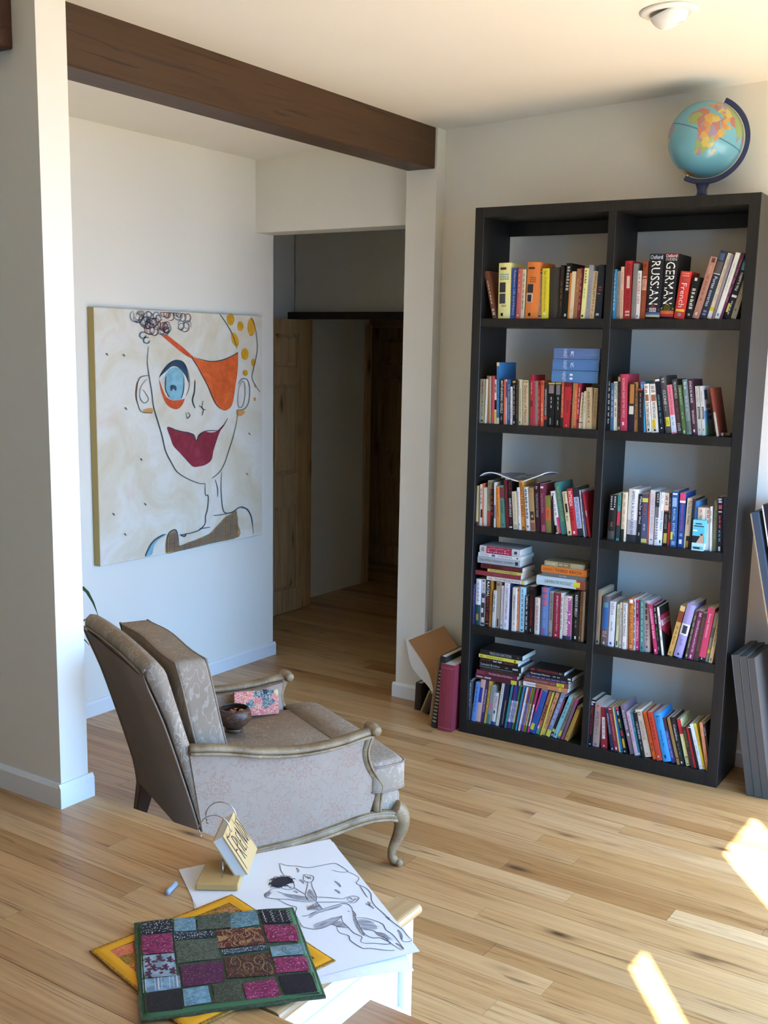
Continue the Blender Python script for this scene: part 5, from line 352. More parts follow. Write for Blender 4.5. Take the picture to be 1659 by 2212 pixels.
DRAW=([[(0.7189,-2.1284),(0.7319,-2.1388),(0.7414,-2.1548),(0.7323,-2.1678),(0.715,-2.1705)],[(0.712,-2.1727),(0.6999,-2.1879),(0.701,-2.2031),(0.7028,-2.221),(0.7166,-2.2299),(0.7426,-2.2205),(0.7684,-2.2051),(0.7988,-2.1957),(0.8244,-2.1803)],[(0.7401,-2.1492),(0.7617,-2.1562),(0.7825,-2.1604)],[(0.7184,-2.1906),(0.7428,-2.189),(0.772,-2.1775),(0.7965,-2.1724),(0.8047,-2.179)],[(0.7474,-2.1045),(0.7605,-2.1215),(0.7766,-2.1487),(0.7882,-2.1658),(0.8047,-2.179),(0.8149,-2.1841)],[(0.759,-2.1028),(0.7773,-2.1225),(0.7982,-2.1396),(0.8168,-2.1579),(0.8295,-2.1767)],[(0.7167,-2.0795),(0.7324,-2.1019),(0.747,-2.1081),(0.7574,-2.1006),(0.7507,-2.0821),(0.7397,-2.0731),(0.7279,-2.0748),(0.7167,-2.0795)],[(0.7205,-2.0801),(0.731,-2.0895),(0.7308,-2.0829),(0.7412,-2.0922),(0.7377,-2.0813),(0.7481,-2.0906)],[(0.8152,-2.1558),(0.8391,-2.1418),(0.874,-2.1261)],[(0.8305,-2.176),(0.8566,-2.1572),(0.8828,-2.1384)],[(0.874,-2.1261),(0.8782,-2.1106),(0.8874,-2.0976),(0.902,-2.0966),(0.9068,-2.1057),(0.9084,-2.1231),(0.8983,-2.1303),(0.8828,-2.1384)],[(0.8835,-2.1224),(0.8837,-2.1097),(0.8957,-2.1137),(0.8974,-2.1031)],[(0.8885,-2.125),(0.8985,-2.1241),(0.9012,-2.1128),(0.9029,-2.1022)],[(0.7426,-2.2205),(0.7693,-2.2261),(0.7891,-2.2271),(0.8071,-2.2263),(0.8231,-2.2506),(0.8543,-2.2749)],[(0.8305,-2.176),(0.847,-2.1856),(0.8632,-2.195)],[(0.8526,-2.2413),(0.8567,-2.2147),(0.8713,-2.1772),(0.8872,-2.1445),(0.8987,-2.1393),(0.9167,-2.1477),(0.9299,-2.1622)],[(0.8432,-2.2509),(0.8532,-2.242)],[(0.8543,-2.2749),(0.8729,-2.2872),(0.8881,-2.2875),(0.9063,-2.2802),(0.9175,-2.2637),(0.9234,-2.2397),(0.9238,-2.2077),(0.9194,-2.1934)],[(0.9194,-2.1934),(0.9379,-2.215),(0.9611,-2.2269),(0.9884,-2.2409),(1.0139,-2.2446),(1.0221,-2.2604),(1.029,-2.2662)],[(0.9299,-2.1622),(0.9524,-2.1814),(0.9843,-2.2103),(1.012,-2.2295),(1.0354,-2.2347),(1.0506,-2.2238),(1.065,-2.2244),(1.0805,-2.2267),(1.0815,-2.2367),(1.0547,-2.2506),(1.0377,-2.2627),(1.029,-2.2662)],[(0.9234,-2.2397),(0.9456,-2.2379),(0.9657,-2.2292)],[(0.9544,-2.18),(0.9734,-2.1693),(0.9977,-2.1664),(1.0224,-2.1688),(1.0422,-2.1857),(1.068,-2.1949),(1.0963,-2.2128),(1.1221,-2.2315)],[(0.9998,-2.216),(1.0216,-2.206),(1.0394,-2.2154),(1.0601,-2.217),(1.0879,-2.2295),(1.1207,-2.2378)],[(0.6273,-2.0744),(0.628,-2.0668),(0.6481,-2.0664),(0.6795,-2.0508),(0.7018,-2.0452),(0.7206,-2.0176),(0.7422,-1.9842),(0.7619,-1.9842),(0.7989,-1.9995),(0.7835,-2.014),(0.7609,-2.0165)],[(0.6305,-2.072),(0.6541,-2.0971),(0.679,-2.1135)],[(0.7989,-1.9995),(0.8362,-2.0069),(0.8477,-2.0188),(0.8559,-2.0396),(0.8883,-2.0458),(0.9148,-2.0621),(0.937,-2.0902),(0.9619,-2.1092),(0.9922,-2.1235),(1.0199,-2.1389),(1.0444,-2.1501),(1.075,-2.1622),(1.0991,-2.1782),(1.1162,-2.1878),(1.1122,-2.1988),(1.1015,-2.2037),(1.0814,-2.1854)],[(0.9412,-2.2439),(0.9616,-2.26),(0.9866,-2.2586),(1.0032,-2.2739),(1.0443,-2.2844),(1.0574,-2.2751),(1.0957,-2.2582),(1.1076,-2.2471)],[(0.9271,-2.1582),(0.9404,-2.1665),(0.9493,-2.1749)],[(0.9186,-2.1673),(0.924,-2.1664)],[(0.6891,-2.1465),(0.7124,-2.1692)],[(0.7212,-2.1498),(0.7335,-2.1572),(0.7307,-2.1495)],[(0.8683,-2.0438),(0.9025,-2.0709),(0.9203,-2.0834)],[(0.847,-2.1856),(0.8384,-2.2068),(0.8349,-2.2184)]],[[(0.6783,-2.0622),(0.6972,-2.0798)],[(0.7241,-2.108),(0.7457,-2.119)],[(0.8022,-2.0617),(0.8335,-2.0787)],[(0.8289,-2.0983),(0.8514,-2.1077)],[(0.9334,-2.1113),(0.9634,-2.1202)],[(1.0087,-2.1352),(1.0225,-2.1429)],[(1.0653,-2.1691),(1.0949,-2.1976)],[(1.093,-2.2205),(1.1212,-2.2322)],[(0.9318,-2.1001),(0.9461,-2.1144)],[(0.7495,-2.1651),(0.764,-2.1674)],[(0.8305,-2.2125),(0.847,-2.1856)]],[(0.6789,-2.1671),(0.6722,-2.1521),(0.673,-2.1347),(0.6821,-2.1214),(0.6964,-2.1145),(0.7116,-2.1203),(0.7185,-2.132),(0.7154,-2.1507),(0.7117,-2.1664),(0.701,-2.1773),(0.6871,-2.1743)],[[(0.891,-2.26),(0.9042,-2.2218),(0.9184,-2.1953),(0.9238,-2.2077),(0.9228,-2.2389),(0.9164,-2.2622),(0.9043,-2.2776)],[(0.9331,-2.1658),(0.9744,-2.2003),(1.0111,-2.229),(1.0088,-2.2373),(0.9666,-2.2058)],[(0.7775,-2.1353),(0.7951,-2.1418),(0.8239,-2.1714),(0.8133,-2.1821),(0.7944,-2.1677)],[(0.8326,-2.1788),(0.8608,-2.195),(0.8404,-2.2174),(0.8305,-2.2125)],[(0.9627,-2.1856),(0.9874,-2.1726),(1.0242,-2.1929),(0.9995,-2.2134),(0.9836,-2.2051)],[(0.8546,-2.228),(0.8743,-2.1811),(0.8886,-2.1508),(0.8902,-2.1697),(0.8675,-2.2129),(0.8652,-2.2498)],[(0.7424,-2.1925),(0.7945,-2.1739),(0.8064,-2.1853),(0.7713,-2.1968)],[(0.9245,-2.2332),(0.9293,-2.2154),(0.9592,-2.2282),(0.9451,-2.2372)],[(1.035,-2.2047),(1.0503,-2.2021),(1.0745,-2.2176),(1.057,-2.2165)],[(0.7044,-2.221),(0.7027,-2.2051),(0.7139,-2.2129),(0.717,-2.2264)]])
GREEN=[(0.5531,-2.5185),(0.8087,-2.2407),(1.0968,-2.4958),(0.8434,-2.7794)]
ORANGE=[(0.5534,-2.6535),(0.6395,-2.2712),(1.0244,-2.3622),(0.9383,-2.7445)]
PATCH=[('black_beaded','#14161e',[(0.5676,-2.5152),(0.6129,-2.4568),(0.6581,-2.4989),(0.6074,-2.551)]),('magenta','#7c1c44',[(0.61,-2.5535),(0.6612,-2.5034),(0.7203,-2.5599),(0.6676,-2.608)]),('starry','#8ca0a8',[(0.6721,-2.6111),(0.7242,-2.5613),(0.7938,-2.6238),(0.7385,-2.673)]),('striped','#7c9cac',[(0.7427,-2.6758),(0.7982,-2.6207),(0.8323,-2.6523),(0.7813,-2.711)]),('black','#18161a',[(0.7839,-2.7129),(0.8352,-2.654),(0.8881,-2.7042),(0.8355,-2.7591)]),('light_blue','#6c8c94',[(0.6177,-2.4534),(0.6544,-2.4198),(0.6976,-2.4615),(0.6612,-2.4966)]),('olive','#4c5444',[(0.6569,-2.4152),(0.7014,-2.3538),(0.7528,-2.4038),(0.6999,-2.4596)]),('light_blue','#5c7c80',[(0.709,-2.359),(0.7493,-2.3081),(0.799,-2.3565),(0.7575,-2.4095)]),('spiral','#16161c',[(0.7517,-2.3064),(0.8121,-2.2581),(0.8577,-2.3004),(0.8039,-2.3493)]),('beaded','#1c2028',[(0.663,-2.4999),(0.7282,-2.4396),(0.7465,-2.4582),(0.6877,-2.5225)]),('olive','#545a48',[(0.6908,-2.5256),(0.7572,-2.4559),(0.8232,-2.518),(0.7608,-2.5885)]),('maroon','#581c20',[(0.7324,-2.432),(0.8087,-2.3636),(0.8678,-2.415),(0.7905,-2.4892)]),('magenta','#7a1c3c',[(0.8077,-2.3526),(0.8699,-2.3057),(0.922,-2.356),(0.8671,-2.4067)]),('beaded','#34404c',[(0.8013,-2.4901),(0.8698,-2.4175),(0.8828,-2.4302),(0.8175,-2.504)]),('paisley','#7c9498',[(0.8824,-2.4193),(0.9329,-2.3614),(0.9662,-2.3921),(0.9125,-2.4472)]),('purple','#541c3c',[(0.7722,-2.5937),(0.8327,-2.5234),(0.8907,-2.5793),(0.8355,-2.6482)]),('brown','#42241e',[(0.8274,-2.5109),(0.899,-2.4366),(0.9613,-2.4988),(0.8876,-2.5677)]),('magenta','#84244c',[(0.9174,-2.4496),(0.9724,-2.3978),(1.0158,-2.4393),(0.9609,-2.492)]),('black','#14121e',[(0.9702,-2.4972),(1.0238,-2.4432),(1.0833,-2.4997),(1.0316,-2.55)]),('light_blue','#6c909c',[(0.8378,-2.653),(0.873,-2.6128),(0.9191,-2.6529),(0.8844,-2.6954)]),('olive','#3c4430',[(0.8777,-2.6056),(0.918,-2.5599),(0.9703,-2.61),(0.9283,-2.6498)]),('magenta','#7c1c48',[(0.9271,-2.5629),(0.9701,-2.509),(1.0246,-2.5543),(0.9718,-2.6028)])]
OPATCH=[('#e06c50',[(0.5902,-2.6315),(0.6082,-2.5752),(0.6409,-2.6039),(0.6234,-2.6375)]),('#a83c28',[(0.664,-2.6459),(0.675,-2.634),(0.6991,-2.6535),(0.6773,-2.6487)]),('#9c6c44',[(0.6671,-2.3629),(0.6831,-2.3192),(0.7065,-2.3199),(0.6959,-2.3472)]),('#4c4c2c',[(0.893,-2.7213),(0.927,-2.6691),(0.9359,-2.6485),(0.915,-2.7057),(0.9025,-2.7216)])]
STANDBASE=[(0.5503,-2.3067),(0.6386,-2.2482),(0.4804,-2.188)]
FLIP=[(0.6302,-2.1999,0.386),(0.5532,-2.0717,0.386),(0.5761,-2.2328,0.4886)]
CHALK=[(0.5067,-2.3644),(0.4897,-2.3145)]
CHAIR_F=(0.4963,-1.2832)
PAD_B=[(-0.429,0.235,0.3076),(-0.3657,0.195,0.278),(-0.2867,0.15,0.2351),(-0.2276,0.11,0.1983),(-0.1872,0.08,0.1386),(-0.1629,0.055,0.0844),(-0.1422,-0.004,0.0015)]
PAD_W=[(-0.4483,0.24,0.3057),(-0.3808,0.18,0.2091),(-0.3068,0.135,0.1731),(-0.2327,0.1,0.1452),(-0.1904,0.078,0.1159),(-0.1658,0.052,0.0733),(-0.1598,0.0,0.0033)]
PAD_R=[(-0.2644,0.29,0.3947),(-0.2043,0.265,0.3497),(-0.1394,0.235,0.3031),(-0.1096,0.2,0.2391),(-0.0989,0.16,0.1601),(-0.0737,0.1,0.0677),(-0.1047,0.0,0.0015)]
G={'W': 1.1689,'D': 0.3284,'sy': 0.0342,'xl': -1.4704,'xlw': -1.4836,'xb': -0.3636,'zb': 2.5189,'zc': 2.6959,'cs': 0.0405,'yw': 0.3358,'yp': -2.0301,'zp': 0.36,'xp': 1.0476,'px': -0.1242,'py': -2.1578,'py2': -2.0555,'pix': -0.5163,'pix2': -0.3547,'piy': 0.2641,'zh': 2.2883,'ylw': 0.4808,'yb2': 0.2314}
LV=[1.8456,1.4024,0.9537,0.5049,0.0561]
K = 2.3 / 2.05
W, D, SYAW = G['W'], 0.29, G['sy']
XLW, YW, ZP, XP, YP = G['xlw'], G['yw'], G['zp'], G['xp'], G['yp']
XR = 2.9

# ------------------------------------------------------------------ helpers
def lin(c):
    if isinstance(c, str):
        c = c.lstrip('#')
        c = tuple(int(c[i:i + 2], 16) / 255 for i in (0, 2, 4))
    return tuple(x / 12.92 if x <= 0.04045 else ((x + 0.055) / 1.055) ** 2.4 for x in c)

MATS = {}
def mat(name, col=None, rough=0.55, metal=0.0, spec=0.4, bump=0.0, bscale=200.0, coat=0.0):
    key = name
    if key in MATS:
        return MATS[key]
    m = bpy.data.materials.new(name)
    m.use_nodes = True
    b = m.node_tree.nodes['Principled BSDF']
    if col is not None:
        b.inputs['Base Color'].default_value = (*lin(col), 1)
    b.inputs['Roughness'].default_value = rough
    b.inputs['Metallic'].default_value = metal
    b.inputs['Specular IOR Level'].default_value = spec
    b.inputs['Coat Weight'].default_value = coat
    if bump:
        nt = m.node_tree
        n = nt.nodes.new('ShaderNodeTexNoise'); n.inputs['Scale'].default_value = bscale
        tc = nt.nodes.new('ShaderNodeTexCoord'); nt.links.new(tc.outputs['Object'], n.inputs['Vector'])
        bp = nt.nodes.new('ShaderNodeBump'); bp.inputs['Strength'].default_value = bump
        nt.links.new(n.outputs['Fac'], bp.inputs['Height']); nt.links.new(bp.outputs['Normal'], b.inputs['Normal'])
    MATS[key] = m
    return m

def dull(col, k=0.86):
    c = col.lstrip('#'); r, g, b = (int(c[i:i + 2], 16) for i in (0, 2, 4)); y = 0.35 * r + 0.5 * g + 0.15 * b
    return '#%02x%02x%02x' % tuple(int(max(0, min(255, y + (v - y) * k))) for v in (r, g, b))
def flat(col, rough=0.6, spec=0.3):
    col = dull(col)
    return mat('colour_%s_%d' % (col.lstrip('#'), int(rough * 100)), col, rough, spec=spec)

class NT:
    """small node-graph builder"""
    def __init__(s, name, rough=0.5, spec=0.4, coat=0.0):
        s.m = bpy.data.materials.new(name); s.m.use_nodes = True
        s.t = s.m.node_tree; s.b = s.t.nodes['Principled BSDF']
        s.b.inputs['Roughness'].default_value = rough
        s.b.inputs['Specular IOR Level'].default_value = spec
        s.b.inputs['Coat Weight'].default_value = coat
        s.tc = s.t.nodes.new('ShaderNodeTexCoord').outputs['Object']
    def n(s, typ, ins=None, **kw):
        nd = s.t.nodes.new(typ)
        for k, v in kw.items(): setattr(nd, k, v)
        for k, v in (ins or {}).items():
            if hasattr(v, 'is_linked') or isinstance(v, bpy.types.NodeSocket): s.t.links.new(v, nd.inputs[k])
            else: nd.inputs[k].default_value = v
        return nd
    def map(s, scale, vec=None, loc=(0, 0, 0), rot=(0, 0, 0)):
        return s.n('ShaderNodeMapping', {'Vector': vec or s.tc, 'Scale': scale, 'Location': loc, 'Rotation': rot}).outputs[0]
    def noise(s, vec, scale, detail=3.0, rough=0.55, dist=0.0):
        return s.n('ShaderNodeTexNoise', {'Vector': vec, 'Scale': scale, 'Detail': detail, 'Roughness': rough, 'Distortion': dist}).outputs['Fac']
    def vor(s, vec, scale, out='Distance', feature='F1', rnd=1.0):
        return s.n('ShaderNodeTexVoronoi', {'Vector': vec, 'Scale': scale, 'Randomness': rnd}, feature=feature).outputs[out]
    def ramp(s, fac, stops, interp='LINEAR'):
        nd = s.n('ShaderNodeValToRGB', {'Fac': fac}); r = nd.color_ramp; r.interpolation = interp
        while len(r.elements) > 1: r.elements.remove(r.elements[-1])
        for i, (p, c) in enumerate(stops):
            e = r.elements[0] if i == 0 else r.elements.new(p)
            e.position = p
            e.color = (*(lin(c) if isinstance(c, str) else (c if isinstance(c, tuple) else (c, c, c))), 1)
        return nd.outputs[0]
    def mix(s, fac, a, b, mode='MIX'):
        nd = s.n('ShaderNodeMixRGB', blend_type=mode)
        for k, v in (('Fac', fac), ('Color1', a), ('Color2', b)):
            if isinstance(v, bpy.types.NodeSocket): s.t.links.new(v, nd.inputs[k])
            elif k == 'Fac': nd.inputs[k].default_value = v
            else: nd.inputs[k].default_value = (*(lin(v) if isinstance(v, str) else v), 1)
        return nd.outputs[0]
    def math(s, op, a, b=0.0):
        nd = s.n('ShaderNodeMath', operation=op)
        for k, v in ((0, a), (1, b)):
            if isinstance(v, bpy.types.NodeSocket): s.t.links.new(v, nd.inputs[k])
            else: nd.inputs[k].default_value = v
        return nd.outputs[0]
    def bump(s, h, strength=0.2, dist=0.01):
        nd = s.n('ShaderNodeBump', {'Height': h, 'Strength': strength, 'Distance': dist})
        s.t.links.new(nd.outputs[0], s.b.inputs['Normal'])
    def out(s, col, rough=None):
        s.t.links.new(col, s.b.inputs['Base Color'])
        if rough is not None: s.t.links.new(rough, s.b.inputs['Roughness'])
        return s.m

def wood(name, tones, knot, along=(1, 0, 0), rough=0.38, knots=True, gs=1.0, coat=0.0, streak=0.5, spec=0.4, kth=0.05):
    w = NT(name, rough, spec, coat)
    rnd = w.n('ShaderNodeObjectInfo').outputs['Random']
    off = w.n('ShaderNodeVectorMath', {0: w.n('ShaderNodeCombineXYZ', {'X': w.math('MULTIPLY', rnd, 37.3), 'Y': w.math('MULTIPLY', rnd, 91.7), 'Z': w.math('MULTIPLY', rnd, 53.1)}).outputs[0], 1: w.tc}, operation='ADD').outputs[0]
    lo, hi = 1.3 * gs, 22.0 * gs
    sc = tuple(lo if a else hi for a in along)
    v = w.map(sc, off)
    g1 = w.noise(v, 1.0, 4, 0.62, 1.4)
    v2 = w.map(tuple(2.2 * gs if a else 130.0 * gs for a in along), off)
    g2 = w.noise(v2, 1.0, 2, 0.6, 0.3)
    n = len(tones)
    tone = w.ramp(rnd, [(i / (n - 1), c) for i, c in enumerate(tones)])
    dark = w.mix(1.0, tone, (0.62, 0.52, 0.44), 'MULTIPLY')
    c = w.mix(w.ramp(g1, [(0.30, 1.0), (0.47, 0.25), (0.66, 0.0)]), tone, dark)
    c = w.mix(w.math('MULTIPLY', w.ramp(g2, [(0.42, 1.0), (0.62, 0.0)]), 0.30 * streak), c, dark)
    if knots:
        kv = w.map(tuple(2.1 * gs if a else 7.0 * gs for a in along), off)
        kd = w.vor(kv, 1.0)
        kn = w.noise(kv, 2.5, 2)
        kd2 = w.math('ADD', kd, w.math('MULTIPLY', w.math('SUBTRACT', kn, 0.5), 0.16))
        c = w.mix(w.ramp(kd2, [(0.02, 1.0), (kth + 0.03, 0.75), (kth + 0.10, 0.2), (kth + 0.2, 0.0)]), c, knot)
        # dark mineral streaks
        sv = w.map(tuple(1.3 * gs if a else 42.0 * gs for a in along), off)
        sn = w.noise(sv, 1.0, 3, 0.6, 2.0)
        c = w.mix(w.math('MULTIPLY', w.ramp(sn, [(0.60, 0.0), (0.645, 0.55), (0.72, 0.9)]), streak), c, knot)
    return w.out(c)

class MB:
    def __init__(s): s.v = []; s.f = []; s.mi = []; s.cur = 0
    def add(s, vs, fs):
        o = len(s.v); s.v += [tuple(x) for x in vs]
        for f in fs: s.f.append(tuple(i + o for i in f)); s.mi.append(s.cur)
        return s
    def box(s, x0, x1, y0, y1, z0, z1):
        v = [(x, y, z) for x in (x0, x1) for y in (y0, y1) for z in (z0, z1)]
        return s.add(v, [(0, 1, 3, 2), (4, 6, 7, 5), (0, 4, 5, 1), (2, 3, 7, 6), (0, 2, 6, 4), (1, 5, 7, 3)])
    def prism(s, poly, axis, a, b):
        """extrude a 2-D polygon along an axis (0,1,2) from a to b"""
        n = len(poly)
        def P(p, h):
            q = [0, 0, 0]; q[axis] = h; k = [i for i in range(3) if i != axis]; q[k[0]], q[k[1]] = p; return tuple(q)
        o = [P(p, a) for p in poly] + [P(p, b) for p in poly]
        fs = [(i, (i + 1) % n, n + (i + 1) % n, n + i) for i in range(n)]
        tri = tessellate_polygon([[Vector((p[0], p[1], 0)) for p in poly]])
        fs += [tuple(t) for t in tri] + [tuple(n + i for i in reversed(t)) for t in tri]
        return s.add(o, fs)
    def lathe(s, prof, n=24, cx=0, cy=0):
        """prof: list of (r,z)"""
        vs = [(cx + r * math.cos(2 * math.pi * k / n), cy + r * math.sin(2 * math.pi * k / n), z) for r, z in prof for k in range(n)]
        fs = [(i * n + k, i * n + (k + 1) % n, (i + 1) * n + (k + 1) % n, (i + 1) * n + k) for i in range(len(prof) - 1) for k in range(n)]
        fs += [tuple(range(n))[::-1], tuple((len(prof) - 1) * n + k for k in range(n))]
        return s.add(vs, fs)
    def sweep(s, path, rad, n=8, up=(0, 0, 1), close=False, cap=True):
        """rad: number, or list of numbers / (side, up) pairs"""
        P = [Vector(p) for p in path]; m = len(P); upv = Vector(up)
        vs = []
        for i in range(m):
            if close: t = P[(i + 1) % m] - P[i - 1]
            else: t = P[min(i + 1, m - 1)] - P[max(i - 1, 0)]
            t.normalize()
            sd = t.cross(upv)
            if sd.length < 1e-4: sd = t.cross(Vector((1, 0.3, 0)))
            sd.normalize(); uu = sd.cross(t)
            r = rad[i] if isinstance(rad, (list, tuple)) and not (len(rad) == 2 and m != 2 and not isinstance(rad[0], (list, tuple))) else rad
            a, b = r if isinstance(r, (list, tuple)) else (r, r)
            for k in range(n):
                th = 2 * math.pi * (k + 0.5) / n
                q = P[i] + sd * (a * math.cos(th)) + uu * (b * math.sin(th)); vs.append(tuple(q))
        fs = []
        for i in range(m if close else m - 1):
            j = (i + 1) % m
            for k in range(n): fs.append((i * n + k, i * n + (k + 1) % n, j * n + (k + 1) % n, j * n + k))
        if cap and not close: fs += [tuple(range(n))[::-1], tuple((m - 1) * n + k for k in range(n))]
        return s.add(vs, fs)
    def rbox(s, c, size, r, n=6, fn=None):
        """rounded box; fn(u,v,w,p)->p deforms (u,v,w in -1..1)"""
        h = [x / 2 for x in size]; vs = []; fs = []; idx = {}
        def vid(i, j, k):
            key = (i, j, k)
            if key in idx: return idx[key]
            q = [2 * x / n - 1 for x in key]
            p = [q[a] * h[a] for a in range(3)]
            inn = [max(-(h[a] - r), min(h[a] - r, p[a])) for a in range(3)]
            d = Vector([p[a] - inn[a] for a in range(3)])
            if d.length > 1e-9: d = d.normalized() * min(r, max(abs(x) for x in d) if d.length else r)
            pp = Vector(inn) + d
            if fn: pp = Vector(fn(q[0], q[1], q[2], pp))
            idx[key] = len(vs); vs.append((pp.x + c[0], pp.y + c[1], pp.z + c[2])); return idx[key]
        for a in range(n):
            for b in range(n):
                for side in (0, n):
                    q = [(side, a, b), (side, a + 1, b), (side, a + 1, b + 1), (side, a, b + 1)]
                    for perm in range(3):
                        w = [tuple(x[(i - perm) % 3] for i in range(3)) for x in q]
                        f = [vid(*x) for x in w]
                        fs.append(tuple(f if side else f[::-1]))
        return s.add(vs, fs)
    def obj(s, name, m, parent=None, smooth=False, bevel=0.0, recalc=True, seg=1):
        me = bpy.data.meshes.new(name); me.from_pydata(s.v, [], s.f); 
        ms = m if isinstance(m, (list, tuple)) else [m]
        for x in ms: me.materials.append(x)
        if len(ms) > 1: me.polygons.foreach_set('material_index', s.mi)
        if recalc or bevel:
            bm = bmesh.new(); bm.from_mesh(me)
            if bevel:
                bmesh.ops.remove_doubles(bm, verts=bm.verts, dist=1e-6)
                ed = [e for e in bm.edges if len(e.link_faces) == 2 and e.calc_face_angle(0) > 0.6]
                bmesh.ops.bevel(bm, geom=ed, offset=bevel, segments=seg, affect='EDGES', clamp_overlap=True)
            bmesh.ops.recalc_face_normals(bm, faces=bm.faces); bm.to_mesh(me); bm.free()
        if smooth:
            me.polygons.foreach_set('use_smooth', [True] * len(me.polygons))
        me.update()
        o = bpy.data.objects.new(name, me); COL.objects.link(o)
        if parent: o.parent = parent
        return o

def box(name, b, m, parent=None, bevel=0.0): return MB().box(*b).obj(name, m, parent, bevel=bevel)
def tag(o, label, cat, group=None):
    o['label'] = label; o['category'] = cat
    if group: o['group'] = group
    return o
def struct(o, label=None):
    o['kind'] = 'structure'
    if label: o['label'] = label
    return o
def empty(name, loc=(0, 0, 0), rz=0.0):
    o = bpy.data.objects.new(name, None); COL.objects.link(o); o.location = loc; o.rotation_euler = (0, 0, rz); o.empty_display_size = 0.05
    return o
def crom(pts, n=4, closed=False):
    m = len(pts); out = []
    g = (lambda i: pts[i % m]) if closed else (lambda i: pts[max(0, min(m - 1, i))])
    for i in range(m if closed else m - 1):
        a, b, c, d = (Vector(g(i + k)) for k in (-1, 0, 1, 2))
        for k in range(n):
            t = k / n
            out.append(tuple(0.5 * ((2 * b) + (c - a) * t + (2 * a - 5 * b + 4 * c - d) * t * t + (3 * b - a - 3 * c + d) * t ** 3)))
    if not closed: out.append(tuple(pts[-1]))
    return out
def ribbon(mb, pts, w, place):
    """flat stroke of width w along 2-D points; place maps (a,b)->xyz"""
    m = len(pts); vs = []
    for i in range(m):
        p = Vector(pts[i]); t = Vector(pts[min(i + 1, m - 1)]) - Vector(pts[max(i - 1, 0)])
        if t.length < 1e-9: t = Vector((1, 0))
        t.normalize(); nrm = Vector((-t.y, t.x))
        ww = w * (0.35 + 0.65 * math.sin(math.pi * min(1, max(0, (i + 0.4) / (m - 0.2)))) ** 0.5)
        vs += [place(*(p + nrm * ww / 2)), place(*(p - nrm * ww / 2))]
    mb.add(vs, [(2 * i, 2 * i + 1, 2 * i + 3, 2 * i + 2) for i in range(m - 1)])
def fill(mb, pts, place):
    tri = tessellate_polygon([[Vector((p[0], p[1], 0)) for p in pts]])
    mb.add([place(*p) for p in pts], [tuple(t) for t in tri])

# ---- lettering: every distinct string becomes a flat mesh once
TEXT = {}
def prepare_text(strings):
    tmp = []
    for s in sorted(set(strings)):
        c = bpy.data.curves.new('txt', 'FONT'); c.body = s; c.resolution_u = 2; c.size = 1
        o = bpy.data.objects.new('txt', c); COL.objects.link(o); tmp.append((s, o, c))
    bpy.context.view_layer.update()
    dg = bpy.context.evaluated_depsgraph_get()
    for s, o, c in tmp:
        me = bpy.data.meshes.new_from_object(o.evaluated_get(dg))
        vs = [(v.co.x, v.co.y) for v in me.vertices]; fs = [tuple(p.vertices) for p in me.polygons]
        if vs:
            x0 = min(v[0] for v in vs); x1 = max(v[0] for v in vs); y0 = min(v[1] for v in vs); y1 = max(v[1] for v in vs)
            TEXT[s] = ([((x - x0) / (x1 - x0), (y - y0) / max(1e-6, y1 - y0)) for x, y in vs], fs, (x1 - x0) / max(1e-6, y1 - y0))
        bpy.data.meshes.remove(me)
    for s, o, c in tmp:
        bpy.data.objects.remove(o); bpy.data.curves.remove(c)
def put_text(mb, s, place):
    """place maps unit-square (u along the reading direction, v up) -> xyz"""
    vs, fs, asp = TEXT[s]
    mb.add([place(u, v) for u, v in vs], fs)

# ------------------------------------------------------------------ materials
def wall_paint(name, c, r=0.75):
    w = NT(name, r, 0.25)
    n = w.noise(w.tc, 2.2, 1)
    return w.out(w.mix(n, tuple(x * 0.96 for x in lin(c)), tuple(min(1, x * 1.03) for x in lin(c))))
M_WALL = wall_paint('wall_paint', '#e8e1d0')
M_CEIL = wall_paint('ceiling_paint', '#e9e4d8')
M_TRIM = mat('white_trim_paint', '#e6e6e2', 0.4)
M_FLOOR = wood('hickory_plank', ['#bf9058', '#d2a670', '#c6985e', '#d8b07c', '#ae7e48', '#cca068'], '#5a3a22', rough=0.34, coat=0.08, kth=0.014, streak=0.75)
M_FLOORB = wood('subfloor_wood', ['#8a6440', '#8a6440'], '#4a2c1a', knots=False)
M_NOSE = wood('stair_nosing_wood', ['#c09c68', '#c8a676'], '#7a4c28', rough=0.35, knots=False, along=(0, 1, 0))
M_BEAM = wood('stained_beam_wood', ['#4a331c', '#4a331c'], '#1a100a', along=(0, 1, 0), rough=0.5, gs=0.8, streak=0.9, kth=0.03)
M_BEAMX = wood('stained_beam_end_wood', ['#4a2c18', '#4a2c18'], '#1e120a', along=(1, 0, 0), rough=0.5, gs=0.7, streak=0.8)
M_DOOR = wood('pine_door_wood', ['#c2a070', '#caa878'], '#5a3418', along=(0, 0, 1), rough=0.45, streak=0.4)
M_DARK = wood('dark_trim_wood', ['#2c1e14', '#2c1e14'], '#120c08', knots=False, rough=0.5)
def blackwood():
    w = NT('black_brown_veneer', 0.44, 0.4)
    g = w.noise(w.map((60, 60, 1.5)), 1.0, 4)
    return w.out(w.ramp(g, [(0.35, '#121110'), (0.7, '#201e1b')]))
M_BLACK = blackwood()
M_PAGE = mat('book_pages', '#cfc8b4', 0.8)
M_PAPER = mat('white_paper', '#e6e2dc', 0.8)
M_STEEL = mat('chrome_wire', '#c8c8cc', 0.15, metal=1.0)
M_MDF = mat('fibreboard', '#c39a5c', 0.6, bump=0.05)

